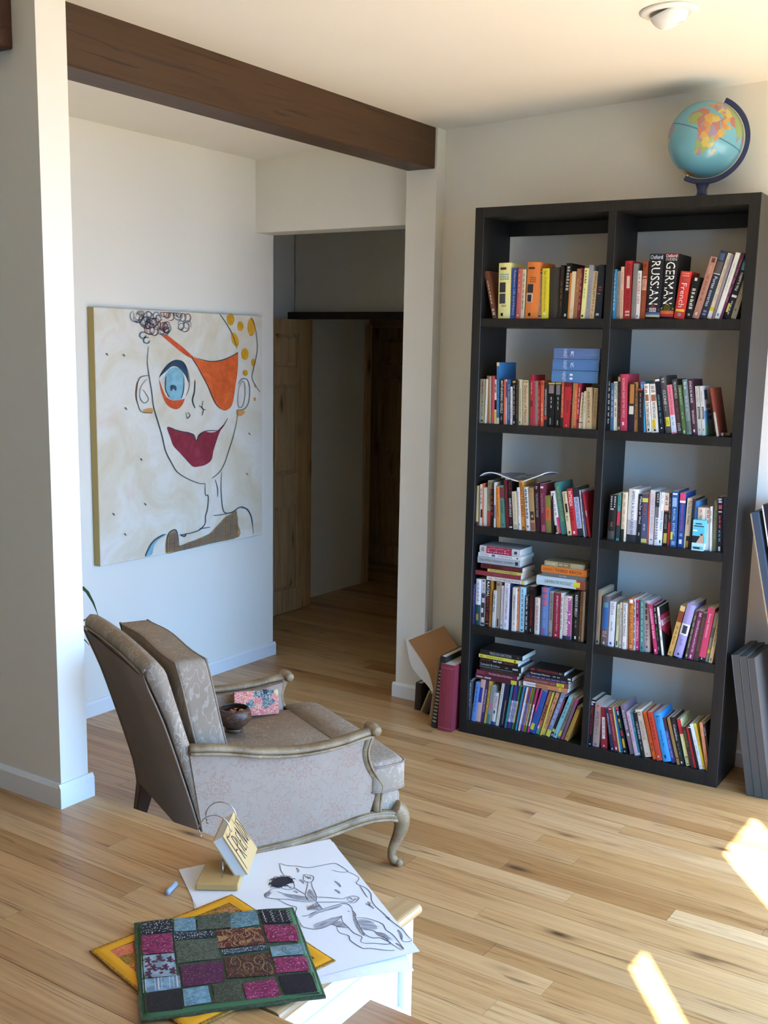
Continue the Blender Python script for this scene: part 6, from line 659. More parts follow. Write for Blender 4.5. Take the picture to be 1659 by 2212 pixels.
# ------------------------------------------------------------------ the room
YB0, YF, XL2 = -7.0, 0, -3.4
def zc(x): return G['zc'] + G['cs'] * (x - G['xb'])
def slab(name, x0, x1, y0, y1, m, th=0.1):
    vs = [(x0, y0, zc(x0)), (x1, y0, zc(x1)), (x1, y1, zc(x1)), (x0, y1, zc(x0))]
    vs += [(x, y, z + th) for x, y, z in vs]
    return MB().add(vs, [(0, 1, 2, 3), (7, 6, 5, 4), (0, 4, 5, 1), (1, 5, 6, 2), (2, 6, 7, 3), (3, 7, 4, 0)]).obj(name, m)
struct(slab('ceiling', XL2 - 0.1, XR + 0.02, YB0 - 0.1, G['ylw'], M_CEIL))
floor = struct(box('floor', (-3.6, XR + 0.02, YB0 - 0.1, 3.3, -0.12, -0.008), M_FLOORB))
# planks: each board is a piece of the floor
PW = 0.0842
def lay(parent, x0, x1, y0, y1, ztop, th, lmin, lmax, m, rs):
    rnd = random.Random(rs); y = y1
    while y > y0 + 1e-4:
        ya = max(y - PW, y0); x = x0 - rnd.random() * 0.6
        while x < x1 - 1e-3:
            L = lmin + (lmax - lmin) * rnd.random() ** 1.3
            a, b = max(x, x0), min(x + L, x1)
            if x1 - b < 0.1: b = x1
            if b - a > 0.02:
                g = 0.0005
                o = MB().box(a + g - (a + b) / 2, b - g - (a + b) / 2, ya + g - (ya + y) / 2, y - g - (ya + y) / 2, -th, 0).obj('plank', m, parent, recalc=False)
                o.location = ((a + b) / 2, (ya + y) / 2, ztop + rnd.uniform(-0.0003, 0.0003))
            x = b if b < x1 else x1 + 1
        y = ya
lay(floor, XLW + 0.001, XR, -2.2, 0.334, 0, 0.007, 0.5, 2.0, M_FLOOR, 3)
lay(floor, -2.18, -0.45, 0.337, 2.42, 0, 0.007, 0.6, 1.7, M_FLOOR, 5)
lay(floor, -2.99, -0.45, 2.42, 3.12, 0, 0.007, 0.6, 1.7, M_FLOOR, 6)

def wall(name, b, m=M_WALL): return struct(box(name, b, m))
wall('wall_left', (XLW - 0.12, XLW, G['py2'], G['ylw'], 0, zc(XLW)))
# back wall, header and pilaster
wall('wall_back', (G['pix'] + 0.02, XR + 0.02, YW, G['ylw'], 0, zc(XR) + 0.05))
wall('wall_back_header', (XLW, G['pix'] + 0.02, YW, G['ylw'], G['zh'], zc(0)))
wall('wall_back_pilaster', (G['pix'], G['pix2'], G['piy'], YW, 0, zc(G['pix2'])))
# end of the partition on the raised floor
wall('wall_partition', (XL2, G['px'], G['py'], G['py2'], 0.0, zc(G['px'])))
wall('wall_front', (XL2 - 0.1, XR + 0.02, YB0 - 0.1, YB0, 0, 3.0))
wall('wall_far_left', (XL2 - 0.1, XL2, YB0, G['py'], 0, 2.7))
# hall beyond the opening
wall('wall_hall_side', (-2.30, -2.19, G['ylw'], 1.56, 0, 2.62))
wall('wall_hall_near', (-2.30, XLW - 0.12, G['ylw'] - 0.1, G['ylw'], 0, 2.62))
wall('wall_hall_right', (-0.46, -0.36, G['ylw'], 3.2, 0, 2.62))
wall('wall_hall_cross', (-2.30, -0.46, 1.56, 1.66, 1.93, 2.62))
wall('wall_hall_inner', (-2.30, -2.185, 1.56, 2.42, 0, 2.62))
wall('wall_hall_end', (-3.1, -0.36, 3.12, 3.2, 0, 2.62))
wall('wall_hall_recess', (-3.1, -3.0, 2.42, 3.12, 0, 2.62))
wall('wall_hall_recess_side', (-3.1, -2.2, 2.36, 2.42, 0, 2.62))
struct(box('ceiling_hall', (-3.1, -0.36, G['ylw'], 3.2, 2.62, 2.7), M_CEIL))
struct(box('trim_1', (-2.19, -0.47, 1.49, 1.558, 1.888, 1.932), M_DARK), 'dark wooden header strip across the hall')
struct(box('trim_2', (-2.185, -2.165, 2.36, 2.425, 0, 1.88), M_DOOR), 'pine casing at the end of the hall wall')
struct(box('trim_3', (-2.185, -2.05, 1.512, 1.57, 0, 1.885), M_DOOR), 'pine door jamb in the hall')
def panel_door(name, wd, ht, th, m, lab):
    """six-panel door, local x along the width, y thickness"""
    root = struct(empty(name), lab)
    st, xs = 0.095 * wd / 0.75, [0.0]
    c0, c1, c2 = 0.0, wd / 2, wd
    rails = [(0, 0.15), (0.70, 0.90), (1.475, 1.58), (1.785, ht)]
    f = MB()
    f.box(0, st, 0, th, 0, ht).box(wd - st, wd, 0, th, 0, ht).box(c1 - st * 0.45, c1 + st * 0.45, 0, th, 0, ht)
    for a, b in rails: f.box(st * 0.9, wd - st * 0.9, 0.0004, th - 0.0004, a, b)
    f.obj('door_frame', m, root)
    for (za, zb) in ((0.15, 0.70), (0.90, 1.475), (1.58, 1.785)):
        for xa, xb in ((st, c1 - st * 0.45), (c1 + st * 0.45, wd - st)):
            b = MB()
            b.box(xa, xb, th * 0.35, th * 0.65, za, zb)
            i = 0.028
            vs = []
            for y0, y1 in ((th * 0.35, th * 0.1), (th * 0.65, th * 0.9)):
                o = len(b.v)
                b.add([(xa + .008, y0, za + .008), (xb - .008, y0, za + .008), (xb - .008, y0, zb - .008), (xa + .008, y0, zb - .008), (xa + i, y1, za + i), (xb - i, y1, za + i), (xb - i, y1, zb - i), (xa + i, y1, zb - i)],
                      [(0, 1, 5, 4), (1, 2, 6, 5), (2, 3, 7, 6), (3, 0, 4, 7), (4, 5, 6, 7)])
            b.obj('door_panel', m, root)
    return root
d1 = panel_door('door_1', 0.74, 1.875, 0.035, M_DOOR, 'pine six-panel door standing open in the hall')
d1.location = (-2.07, 1.50, 0.006); d1.rotation_euler = (0, 0, -math.pi / 2 - 0.0)
MB().lathe([(0.006, 0), (0.012, 0.004), (0.012, 0.03), (0.024, 0.045), (0.024, 0.058), (0.008, 0.066)], 12).obj('door_knob', M_STEEL, d1, smooth=True).matrix_local = Matrix.Translation((0.05, 0.0, 0.86)) @ Matrix.Rotation(math.pi / 2, 4, 'X')
d2 = panel_door('door_2', 0.74, 1.86, 0.035, M_DOOR, 'pine six-panel door at the dark end of the hall')
d2.location = (-2.62, 3.075, 0.006)
struct(MB().box(-2.70, -2.625, 3.07, 3.118, 0, 1.95).box(-1.875, -1.80, 3.07, 3.118, 0, 1.95).box(-2.625, -1.875, 3.07, 3.118, 1.875, 1.95).obj('trim_4', M_DOOR), 'pine casing round the far hall door')

# baseboards with a bevelled top
BBH, BBT = 0.073, 0.0132
def baseboard(name, p0, p1, nrm, z0=0.0, h=BBH):
    p0, p1, n = Vector(p0), Vector(p1), Vector(nrm)
    prof = [(0, 0), (BBT, 0), (BBT, h - 0.012), (BBT * 0.45, h), (0, h)]
    vs = [tuple(Vector((q.x, q.y, z0)) + Vector((n.x, n.y, 0)) * a + Vector((0, 0, b))) for q in (p0, p1) for a, b in prof]
    k = len(prof)
    fs = [(i, (i + 1) % k, k + (i + 1) % k, k + i) for i in range(k)] + [tuple(range(k)), tuple(range(2 * k - 1, k - 1, -1))]
    return struct(MB().add(vs, fs).obj(name, M_TRIM))
baseboard('baseboard_left', (XLW, G['py2'], 0), (XLW, G['ylw'] + BBT, 0), (1, 0, 0))
baseboard('baseboard_left_end', (XLW - 0.1, G['ylw'], 0), (XLW, G['ylw'], 0), (0, 1, 0))
baseboard('baseboard_pilaster', (G['pix'] - BBT, G['piy'], 0), (G['pix2'] + BBT, G['piy'], 0), (0, -1, 0))
baseboard('baseboard_pilaster_side', (G['pix2'], G['piy'], 0), (G['pix2'], YW, 0), (1, 0, 0))
baseboard('baseboard_pilaster_inner', (G['pix'], G['piy'], 0), (G['pix'], G['ylw'], 0), (-1, 0, 0))
baseboard('baseboard_back', (G['pix2'] + BBT, YW, 0), (XR, YW, 0), (0, -1, 0))
baseboard('baseboard_partition', (XL2, G['py'], 0), (G['px'], G['py'], 0), (0, -1, 0), ZP)
baseboard('baseboard_partition_end', (G['px'], G['py'] - BBT, 0), (G['px'], G['py2'] + BBT, 0), (1, 0, 0), ZP)

# right wall with its windows (a thin wall, casings on the room side)
def wall_right():
    z1 = zc(XR) + 0.05; x0, x1 = XR, XR + 0.02
    TOP = 2.381
    ops = [(-3.406, -3.263, 0.12, TOP), (-2.526, -2.118, 0.12, TOP), (-1.82, 0.24, 0.12, 1.85)]
    b = MB(); y = YB0
    for (ya, yb, za, zb) in ops:
        b.box(x0, x1, y, ya, 0, z1)
        b.box(x0, x1, ya, yb, 0, za); b.box(x0, x1, ya, yb, zb, z1); y = yb
    b.box(x0, x1, y, G['ylw'], 0, z1)
    struct(b.obj('wall_right', M_WALL))
    for i, (ya, yb, za, zb) in enumerate(ops):
        w = struct(empty('window_%d' % (i + 1), (x0, 0, 0)), 'white cased window in the sunny right wall')
        f = 0.05
        MB().box(-0.012, -0.0005, ya - f, ya, za, zb).box(-0.012, -0.0005, yb, yb + f, za, zb).box(-0.012, -0.0005, ya - f, yb + f, zb, zb + f).box(-0.03, -0.0005, ya - f, yb + f, za - 0.03, za).obj('window_casing', M_TRIM, w)
wall_right()
struct(box('ground_outside', (XR + 0.02, 14, -14, 8, -0.45, -0.4), mat('pale_deck', '#8c8472', 0.8)))

# raised floor, its edge trims and the side step
plat = struct(empty('floor_raised'), 'raised wooden floor edged with a pale nosing')
YN, XE = -2.586, 1.9          # where the raised floor widens again
body = MB().box(XL2, XP - 0.03, YB0, YP - 0.03, 0, ZP - 0.02).box(XP - 0.03, XE, YB0, YN - 0.02, 0, ZP - 0.02).obj('riser', M_TRIM, plat)
lay(plat, XL2 + 1.6, XP - 0.075, YN + 0.06 - 0.8, YP - 0.075, ZP, 0.02, 0.7, 2.2, M_FLOOR, 11)
lay(plat, XP - 0.075, XE - 0.05, YN - 0.9, YN - 0.07, ZP, 0.02, 0.6, 1.5, M_FLOOR, 12)
def nosing(name, path, parent):
    """bull-nosed board, profile in (outward, z)"""
    w, t = 0.075, 0.028
    prof = [(-w, 0), (-t / 2, 0)] + [(-t / 2 + t / 2 * math.sin(a), -t / 2 + t / 2 * math.cos(a)) for a in [math.pi * k / 8 for k in range(1, 8)]] + [(-t / 2, -t), (-w, -t)]
    (p0, p1, n) = path
    vs = [(q[0] + n[0] * a, q[1] + n[1] * a, ZP + b) for q in (p0, p1) for a, b in prof]
    k = len(prof); fs = [(i, (i + 1) % k, k + (i + 1) % k, k + i) for i in range(k)] + [tuple(range(k)), tuple(range(2 * k - 1, k - 1, -1))]
    o = MB().add(vs, fs).obj(name, M_NOSE if n[0] else M_FLOOR, parent); return o
nosing('nosing', ((XP, YN + 0.0, 0), (XP, YP, 0), (1, 0)), plat)
nosing('nosing', ((XL2 + 1.6, YP, 0), (XP - 0.075, YP, 0), (0, 1)), plat)
nosing('nosing', ((XP - 0.075, YN, 0), (XE, YN, 0), (0, 1)), plat)
# corner post, panel, skirting and moulding on the white side
box('corner_post', (XP - 0.06, XP - 0.016, YP - 0.055, YP - 0.012, 0, ZP - 0.028), M_TRIM, plat, 0.003)
box('cove_moulding', (XP - 0.03, XP - 0.017, YN, YP - 0.055, ZP - 0.042, ZP - 0.0285), M_TRIM, plat, 0.004)
def skirt(y0, y1, z0, h):
    prof = [(0, 0), (0.013, 0), (0.013, h - 0.014), (0.006, h), (0, h)]
    vs = [(XP - 0.03 + a, y, z0 + b) for y in (y0, y1) for a, b in prof]; k = 5
    return MB().add(vs, [(i, (i + 1) % k, k + (i + 1) % k, k + i) for i in range(k)] + [tuple(range(k)), tuple(range(2 * k - 1, k - 1, -1))]).obj('skirting', M_TRIM, plat)
skirt(-2.20, YP - 0.055, 0, 0.105)
skirt(YN, -2.222, 0.20, 0.068)
step = struct(empty('floor_step'), 'lower wooden stair tread beside the white riser')
box('tread', (XP - 0.03, 1.75, YN, -2.222, 0.172, 0.20), wood('tread_wood', ['#b07a48', '#b07a48'], '#5a3418', rough=0.35), step, 0.006)
box('tread_support', (XP - 0.03, 1.70, YN, -2.24, 0, 0.172), M_TRIM, step)

# ------------------------------------------------------------------ beams
bm_ = MB().box(-0.5114, G['xb'], G['py2'] - 0.05, G['piy'], G['zb'], zc(G['xb']) + 0.03)
tag(bm_.obj('ceiling_beam', M_BEAM, bevel=0.004), 'long dark stained wooden beam under the ceiling from partition to pilaster', 'beam')
tag(box('ceiling_beam', (-2.4, -0.2149, G['py'] - 0.07, G['py'], 2.4754, zc(-0.3) + 0.02), M_BEAMX, None, 0.004), 'short dark beam end on the partition at the top left corner', 'beam')

# ------------------------------------------------------------------ bookcase
SH = Matrix.Rotation(SYAW, 4, 'Z')
case = empty('bookcase', (0, 0, 0), SYAW)
tag(case, 'tall black-brown open bookcase of ten cells filled with books', 'bookcase')
HT, TH, BT = 2.3, 0.041, 0.036
DS = 0.262
X1, X2 = 0.587, 0.618
def sb(name, *b): return box(name, b, M_BLACK, case, 0.0012)
sb('side_panel', 0, TH, 0, DS, 0, HT)
sb('side_panel', W - TH - 0.002, W, 0, D, 0, HT)
sb('top_panel', TH, W - TH - 0.002, 0, D, HT - TH, HT)
sb('bottom_panel', TH, W - TH - 0.002, 0, DS, 0, LV[4])
sb('divider', X1, X2, 0.001, DS, LV[4], HT - TH)
for z in LV[:4]:
    sb('shelf', TH, X1, 0.0015, DS, z - BT, z)
    sb('shelf', X2, W - TH - 0.002, 0.0015, DS, z - BT, z)
sb('back_rail', TH, X1, DS - 0.018, DS, HT - TH - 0.055, HT - TH)
sb('back_rail', X2, W - TH - 0.002, DS - 0.018, DS, HT - TH - 0.055, HT - TH)

# ------------------------------------------------------------------ books
prepare_text([d[1] for r in BOOKS for d in r[10] if d[0] == 't'] + [d[1] for r in STACKS for d in r[10] if d[0] == 't'] + ['BLOOD', 'FRIEND'])
def book_mesh(t, h, d, hard):
    """cover: spine with two boards"""
    b = MB(); ct = 0.0022 if hard else 0.0008
    bulge = min(0.004, t * 0.09) if hard else min(0.0012, t * 0.03)
    n = 4
    f = [(t * i / n, -bulge * math.sin(math.pi * i / n)) for i in range(n + 1)]
    outl = f + [(t, d), (t - ct, d), (t - ct, ct * 1.4), (ct, ct * 1.4), (ct, d), (0, d)]
    b.prism([(x, y + bulge) for x, y in outl], 2, 0, h)
    return b, ct, bulge
def build_book(t, h, d, col, dec, hard, seed):
    rnd = random.Random(seed)
    b, ct, bul = book_mesh(t, h, d, hard)
    o = b.obj('book', flat(col, 0.42 if not hard else 0.6, 0.35), recalc=True)
    e = 0.003 if hard else 0.0004
    box('pages', (ct, t - ct, ct * 1.4 + bul, d + bul - e * 1.5, e, h - e), M_PAGE if rnd.random() < 0.75 else mat('white_pages', '#dedbd2', 0.8), o)
    bands, blc, let, ltc = MB(), [], MB(), []
    def setc(mb, lst, c):
        if c not in lst: lst.append(c)
        mb.cur = lst.index(c)
    def curve(u, lift):  # y of the spine surface at fraction u
        return bul - bul * math.sin(math.pi * max(0, min(1, u))) - lift
    nb = 0
    for it in dec:
        if it[0] == 'b':
            _, a, e2, c, x0, x1 = it; bands = MB(); nb += 1
            us = [x0 + (x1 - x0) * k / 4 for k in range(5)]; lf = 0.00022 + 0.00004 * nb
            bands.add([(u * t, curve(u, lf), h * (1 - a)) for u in us] + [(u * t, curve(u, lf), h * (1 - e2)) for u in us], [(k, k + 1, k + 6, k + 5) for k in range(4)])
            bands.obj('spine_label', flat(c), o, recalc=False)
        elif it[0] == 'd':
            _, a, e2, c = it; bands = MB(); nb += 1
            mz = h * (1 - (a + e2) / 2); lf = 0.0006
            bands.add([(t * .02, curve(.02, lf), mz), (t * .5, curve(.5, lf), h * (1 - a)), (t * .98, curve(.98, lf), mz), (t * .5, curve(.5, lf), h * (1 - e2))], [(0, 1, 2), (0, 2, 3)])
            bands.obj('spine_label', flat(c), o, recalc=False)
        elif it[0] == 't':
            _, s, a, e2, wf, c, mode = it; setc(let, ltc, c)
            asp = TEXT[s][2]; lf = 0.0008
            if mode in 'du':
                L = (e2 - a) * h; wd = min(wf * t, L / asp * 2.2); 
                u0 = 0.5 - wd / t / 2
                if mode == 'd': put_text(let, s, lambda u, v: ((u0 + v * wd / t) * t, curve(u0 + v * wd / t, lf), h * (1 - a) - u * L))
                else: put_text(let, s, lambda u, v: ((1 - u0 - v * wd / t) * t, curve(1 - u0 - v * wd / t, lf), h * (1 - e2) + u * L))
            else:
                wd = wf * t; L = (e2 - a) * h
                put_text(let, s, lambda u, v: ((0.5 - wf / 2 + u * wf) * t, curve(0.5 - wf / 2 + u * wf, lf), h * (1 - e2) + v * L))
        elif it[0] == 'm':
            _, a, e2, wf, c, nw, mode = it; setc(let, ltc, c); lf = 0.0007
            if mode == 'd':
                p = a; step_ = (e2 - a) / nw
                for k in range(nw):
                    q0 = a + k * step_; q1 = q0 + step_ * rnd.uniform(0.6, 0.88)
                    nl = max(2, min(9, int((q1 - q0) * h / max(0.0022, wf * t * 0.6))))
                    for j in range(nl):   # letter-sized strokes
                        z0 = h * (1 - (q0 + (q1 - q0) * (j + 0.12) / nl)); z1 = h * (1 - (q0 + (q1 - q0) * (j + 0.78) / nl))
                        hh = wf * rnd.choice((0.75, 1.0, 1.0)); u0, u1 = 0.5 - wf / 2, 0.5 - wf / 2 + hh
                        let.add([(u0 * t, curve(u0, lf), z0), (u1 * t, curve(u1, lf), z0), (u1 * t, curve(u1, lf), z1), (u0 * t, curve(u0, lf), z1)], [(0, 1, 2, 3)])
            else:
                for k in range(nw):
                    za = h * (1 - (a + (e2 - a) * k / nw)); zb = h * (1 - (a + (e2 - a) * (k + 0.6) / nw))
                    for j in range(4):
                        u0 = 0.5 - wf / 2 + wf * (j + .08) / 4; u1 = u0 + wf * 0.2
                        let.add([(u0 * t, curve(u0, lf), za), (u1 * t, curve(u1, lf), za), (u1 * t, curve(u1, lf), zb), (u0 * t, curve(u0, lf), zb)], [(0, 1, 2, 3)])
        elif it[0] == 'c':
            cv, cl = MB(), []
            X = t + 0.0004
            def q(y0, y1, z0, z1, c, k=0):
                setc(cv, cl, c); x = X + k * 0.0002
                cv.add([(x, y0 * d + bul, z0 * h), (x, y1 * d + bul, z0 * h), (x, y1 * d + bul, z1 * h), (x, y0 * d + bul, z1 * h)], [(0, 1, 2, 3)])
            if it[1] == 'blood':
                q(0, 1, 0, 1, '#1a1618'); setc(cv, cl, '#b4243c'); x = X + .0002
                cv.add([(x, .08 * d, .82 * h), (x, .97 * d, .82 * h), (x, .97 * d, .50 * h), (x, .7 * d, .30 * h), (x, .08 * d, .52 * h)], [(0, 1, 2, 3, 4)])
                setc(cv, cl, '#ece6e6'); put_text(cv, 'BLOOD', lambda u, v: (X + .0004, (.06 + .9 * u) * d, (.60 + .12 * v) * h))
            else:
                q(0, 1, 0, 1, '#d0d2d4'); q(.0, .5, .22, .5, '#4c8cc8', 1); q(0, .55, 0, .22, '#5c9474', 1); q(.55, 1, 0, .3, '#b4bcc4', 1)
                q(.1, .45, .72, .92, '#34486c', 1); q(.2, .7, .55, .63, '#6c8098', 2); q(.3, .75, .43, .51, '#5c7088', 2); q(.3, .8, .31, .39, '#4c6478', 2)
            cv.obj('cover_print', [flat(c) for c in cl], o, recalc=False)
    if let.v: let.obj('lettering', [flat(c) for c in ltc], o, recalc=False)
    return o
ORD = ['first', 'second', 'third', 'fourth', 'fifth', 'sixth', 'seventh', 'eighth', 'ninth', 'tenth', '11th', '12th', '13th', '14th', '15th', '16th', '17th', '18th', '19th', '20th', '21st', '22nd', '23rd', '24th', '25th', '26th', '27th', '28th', '29th', '30th', '31st', '32nd', '33rd', '34th', '35th', '36th']
ROWN = ['top row', 'second row', 'third row', 'fourth row', 'bottom row']
CN = ['left cell', 'right cell']
cnt = {}
for i, (row, col, a, b, z, t, h, phi, c, word, dec) in enumerate(BOOKS):
    rnd = random.Random(i)
    hard = t > 0.03 or (t > 0.016 and rnd.random() < 0.25)
    d = max(0.105, min(0.185, h * rnd.uniform(0.6, 0.7)))
    o = build_book(t, h, d, c, dec, hard, i)
    k = cnt.get((row, col), 0); cnt[(row, col)] = k + 1
    o.matrix_world = SH @ Matrix.Translation((a, b, z)) @ Matrix.Rotation(phi, 4, 'Y')
    tag(o, '%s book, %s from left in %s %s' % (word.split(',')[0], ORD[k], ROWN[row], CN[col]), 'book', 'upright books in the bookcase')
for i, (row, col, gi, al, ar, b, z, t, c, word, dec) in enumerate(STACKS):
    h = ar - al
    o = build_book(t * 0.965, h, max(0.11, min(0.17, h * 0.68)), c, dec, t > 0.03, 900 + i)
    # lying: book top to the left, spine forward
    L = Matrix(((0, 0, -1, ar), (0, 1, 0, b), (1, 0, 0, z), (0, 0, 0, 1)))
    o.matrix_world = SH @ L
    tag(o, '%s, flat book in %s' % (word, ROWN[row]), 'book', 'books lying on top of the rows')

# loose things on the shelves
def shp(a, b, z): return SH @ Vector((a, b, z))
mg = MB(); nx, ny = 24, 8; top = []
prof = crom([(0.047, 1.166), (0.075, 1.180), (0.12, 1.186), (0.19, 1.178), (0.245, 1.172), (0.29, 1.184), (0.345, 1.199)], 4)
pts = []
for iy in range(ny + 1):
    for (a, zz) in prof:
        pts.append((a + 0.01 * iy / ny, 0.03 + 0.15 * iy / ny, zz + 0.008 * math.sin(3 * iy / ny + a * 20)))
n = len(prof)
fs = [(iy * n + ix, iy * n + ix + 1, (iy + 1) * n + ix + 1, (iy + 1) * n + ix) for iy in range(ny) for ix in range(n - 1)]
mg.add(pts, fs); mg.add([(x, y, z - 0.005) for x, y, z in pts], [f[::-1] for f in fs])
per = [ix for ix in range(n)] + [iy * n + n - 1 for iy in range(1, ny + 1)] + [ny * n + ix for ix in range(n - 2, -1, -1)] + [iy * n for iy in range(ny - 1, 0, -1)]
m0 = len(pts)
mg.cur = 1
mg.add([pts[i] for i in per] + [(pts[i][0], pts[i][1], pts[i][2] - 0.005) for i in per], [(i, (i + 1) % len(per), len(per) + (i + 1) % len(per), len(per) + i) for i in range(len(per))])
def magmat():
    w = NT('magazine_print', 0.35)
    return w.out(w.ramp(w.noise(w.map((9, 14, 9)), 1.0, 2), [(0.38, '#6a94c8'), (0.47, '#8a8c88'), (0.56, '#4a5450'), (0.7, '#b8c4d0')]))
mo = mg.obj('magazine', [magmat(), M_PAPER], smooth=True)
mo.matrix_world = SH
tag(mo, 'curled blue and grey magazine lying on books in the third row', 'magazine')

bxm = empty('medicine_box', shp(1.002, -0.0, LV[2]), SYAW - 0.02)
tag(bxm, 'small turquoise carton standing in front of the third row of books', 'box')
bw, bd, bh = 0.047, 0.036, 0.121
box('carton', (0, bw, 0, bd, 0.0005, bh), flat('#4fc0d4', 0.4), bxm)
pr_ = MB(); pl_ = []
def bq(x0, x1, z0, z1, c, k=1):
    if c not in pl_: pl_.append(c)
    pr_.cur = pl_.index(c); y = -0.0003 * k
    pr_.add([(x0 * bw, y, z0 * bh), (x1 * bw, y, z0 * bh), (x1 * bw, y, z1 * bh), (x0 * bw, y, z1 * bh)], [(0, 1, 2, 3)])
bq(0, 1, 0, 0.25, '#a8d8e0'); bq(.05, .95, .03, .14, '#5ab4c4', 2); bq(.15, .7, .055, .115, '#24303c', 3)
bq(0, 1, .25, .48, '#1c2024'); bq(0, 1, .76, 1, '#6cccdc'); bq(.2, .75, .86, .9, '#1c4c60', 2); bq(.08, .92, .78, .82, '#1c4c60', 2)
pl_.append('#b89c84'); pr_.cur = len(pl_) - 1
pr_.add([(.35 * bw, -.0008, .25 * bh), (.98 * bw, -.0008, .25 * bh), (.98 * bw, -.0008, .6 * bh), (.75 * bw, -.0008, .55 * bh)], [(0, 1, 2, 3)])
bq(.7, .86, .5, .56, '#3c342c', 4); bq(.04, .4, .63, .67, '#e8f0f0', 2)
pr_.obj('box_print', [flat(c) for c in pl_], bxm, recalc=False)
box('bar_code', (bw, bw + 0.0004, 0.006, 0.028, 0.004, 0.028), flat('#d8dce0'), bxm)

tk = MB().sweep([(0, 0, 0.0085), (0.016, 0, 0.0085), (0.017, 0, 0.0085), (0.03, 0.002, 0.0085)], [0.006, 0.0085, 0.0075, 0.0078], 12)
tko = empty('trinket', shp(1.086, 0.04, LV[1]), SYAW - 0.3)
tag(tko, 'small brown and bone-white trinket lying on the second shelf', 'trinket')
tk.obj('trinket_body', flat('#5a4438', 0.5), tko, smooth=True)
MB().rbox((-0.006, 0, 0.0075), (0.016, 0.014, 0.014), 0.006, 4).obj('trinket_head', flat('#b8ae98', 0.6), tko, smooth=True)

# ------------------------------------------------------------------ globe
gl = empty('globe', shp(0.902, 0.16, HT), SYAW)
tag(gl, 'blue desk globe showing Africa on a navy stand atop the bookcase', 'globe')
GR, GZ = 0.141, 0.2286
land = {
 'af': [(-17, 15), (-16, 22), (-10, 30), (-6, 35.5), (10, 37), (11, 33), (20, 31), (25, 32), (33, 31), (35, 27), (37, 21), (40, 15), (43, 11.5), (51, 12), (48, 5), (42, -2), (40, -10), (40, -16), (35, -20), (35, -24), (32, -28), (27, -34), (19, -35), (17, -29), (13, -18), (13, -8), (9, -1), (9, 4), (4, 6), (-4, 5), (-8, 4.5), (-13, 9)],
 'ar': [(35, 28), (39, 21), (43, 13), (45, 13), (55, 18), (59, 23), (56, 25), (51, 25), (48, 30), (40, 33)],
 'eu': [(-9, 37), (-9, 43), (-2, 43), (-4, 48), (3, 51), (8, 54), (10, 57), (6, 60), (12, 66), (25, 71), (40, 67), (60, 70), (80, 73), (100, 76), (130, 72), (140, 60), (135, 50), (122, 40), (120, 30), (108, 20), (105, 10), (98, 10), (92, 22), (80, 15), (77, 8), (73, 18), (67, 25), (57, 26), (50, 30), (40, 33), (36, 36), (28, 37), (23, 38), (18, 41), (12, 44), (3, 43)],
 'ma': [(44, -16), (50, -15), (47, -25), (44, -24)],
 'sa': [(-35, -6), (-39, -15), (-48, -26), (-60, -38), (-70, -50), (-75, -30), (-80, -5), (-75, 10), (-60, 8), (-50, 0)],
 'au': [(115, -22), (130, -12), (142, -11), (153, -27), (145, -38), (130, -32), (116, -34)],
 'na': [(-60, 46), (-80, 26), (-100, 20), (-120, 35), (-130, 55), (-165, 65), (-90, 72), (-60, 58)],
 'an': [(-180, -72), (180, -72), (180, -90), (-180, -90)],
}
def inside(p, poly):
    x, y = p; r = False; j = len(poly) - 1
    for i in range(len(poly)):
        xi, yi = poly[i]; xj, yj = poly[j]
        if (yi > y) != (yj > y) and x < (xj - xi) * (y - yi) / (yj - yi) + xi: r = not r
        j = i
    return r
cols = ['#69aebf', '#c9a04c', '#b87468', '#90a860', '#c88a50', '#9c88a0', '#cbb258', '#4c7c90']
NLON, NLAT = 180, 90
gb = MB(); vs = []
for j in range(NLAT + 1):
    la = math.radians(-90 + 180 * j / NLAT)
    for i in range(NLON):
        lo = math.radians(-180 + 360 * i / NLON)
        vs.append((GR * math.cos(la) * math.cos(lo), GR * math.cos(la) * math.sin(lo), GR * math.sin(la)))
gb.v = vs
rr = random.Random(5)
seeds = [(rr.uniform(-180, 180), rr.uniform(-60, 80), rr.randrange(1, 7)) for _ in range(90)] + [(rr.uniform(-17, 60), rr.uniform(-35, 60), k % 6 + 1) for k in range(60)]
for j in range(NLAT):
    for i in range(NLON):
        lo, la = -180 + 360 * (i + .5) / NLON, -90 + 180 * (j + .5) / NLAT
        c = 0
        if any(inside((lo, la), p) for p in land.values()):
            c = min(seeds, key=lambda s: (s[0] - lo) ** 2 + (s[1] - la) ** 2)[2]
        elif j in (NLAT // 2,): c = 7
        gb.f.append((j * NLON + i, j * NLON + (i + 1) % NLON, (j + 1) * NLON + (i + 1) % NLON, (j + 1) * NLON + i)); gb.mi.append(c)
tilt = math.radians(23)
ball = gb.obj('globe_ball', [flat(c, 0.22, 0.5) for c in cols], gl, smooth=True, recalc=False)
# face longitude 22E towards the viewer (local -y turned to the camera), axis tilted right
vd = math.atan2(CAM_Y - gl.location.y, CAM_X - gl.location.x) - SYAW
ax = Matrix.Rotation(tilt, 4, Vector((math.cos(vd), math.sin(vd), 0)) * -1)
ball.matrix_local = Matrix.Translation((0, 0, GZ)) @ ax @ Matrix.Rotation(vd - math.radians(22), 4, 'Z')
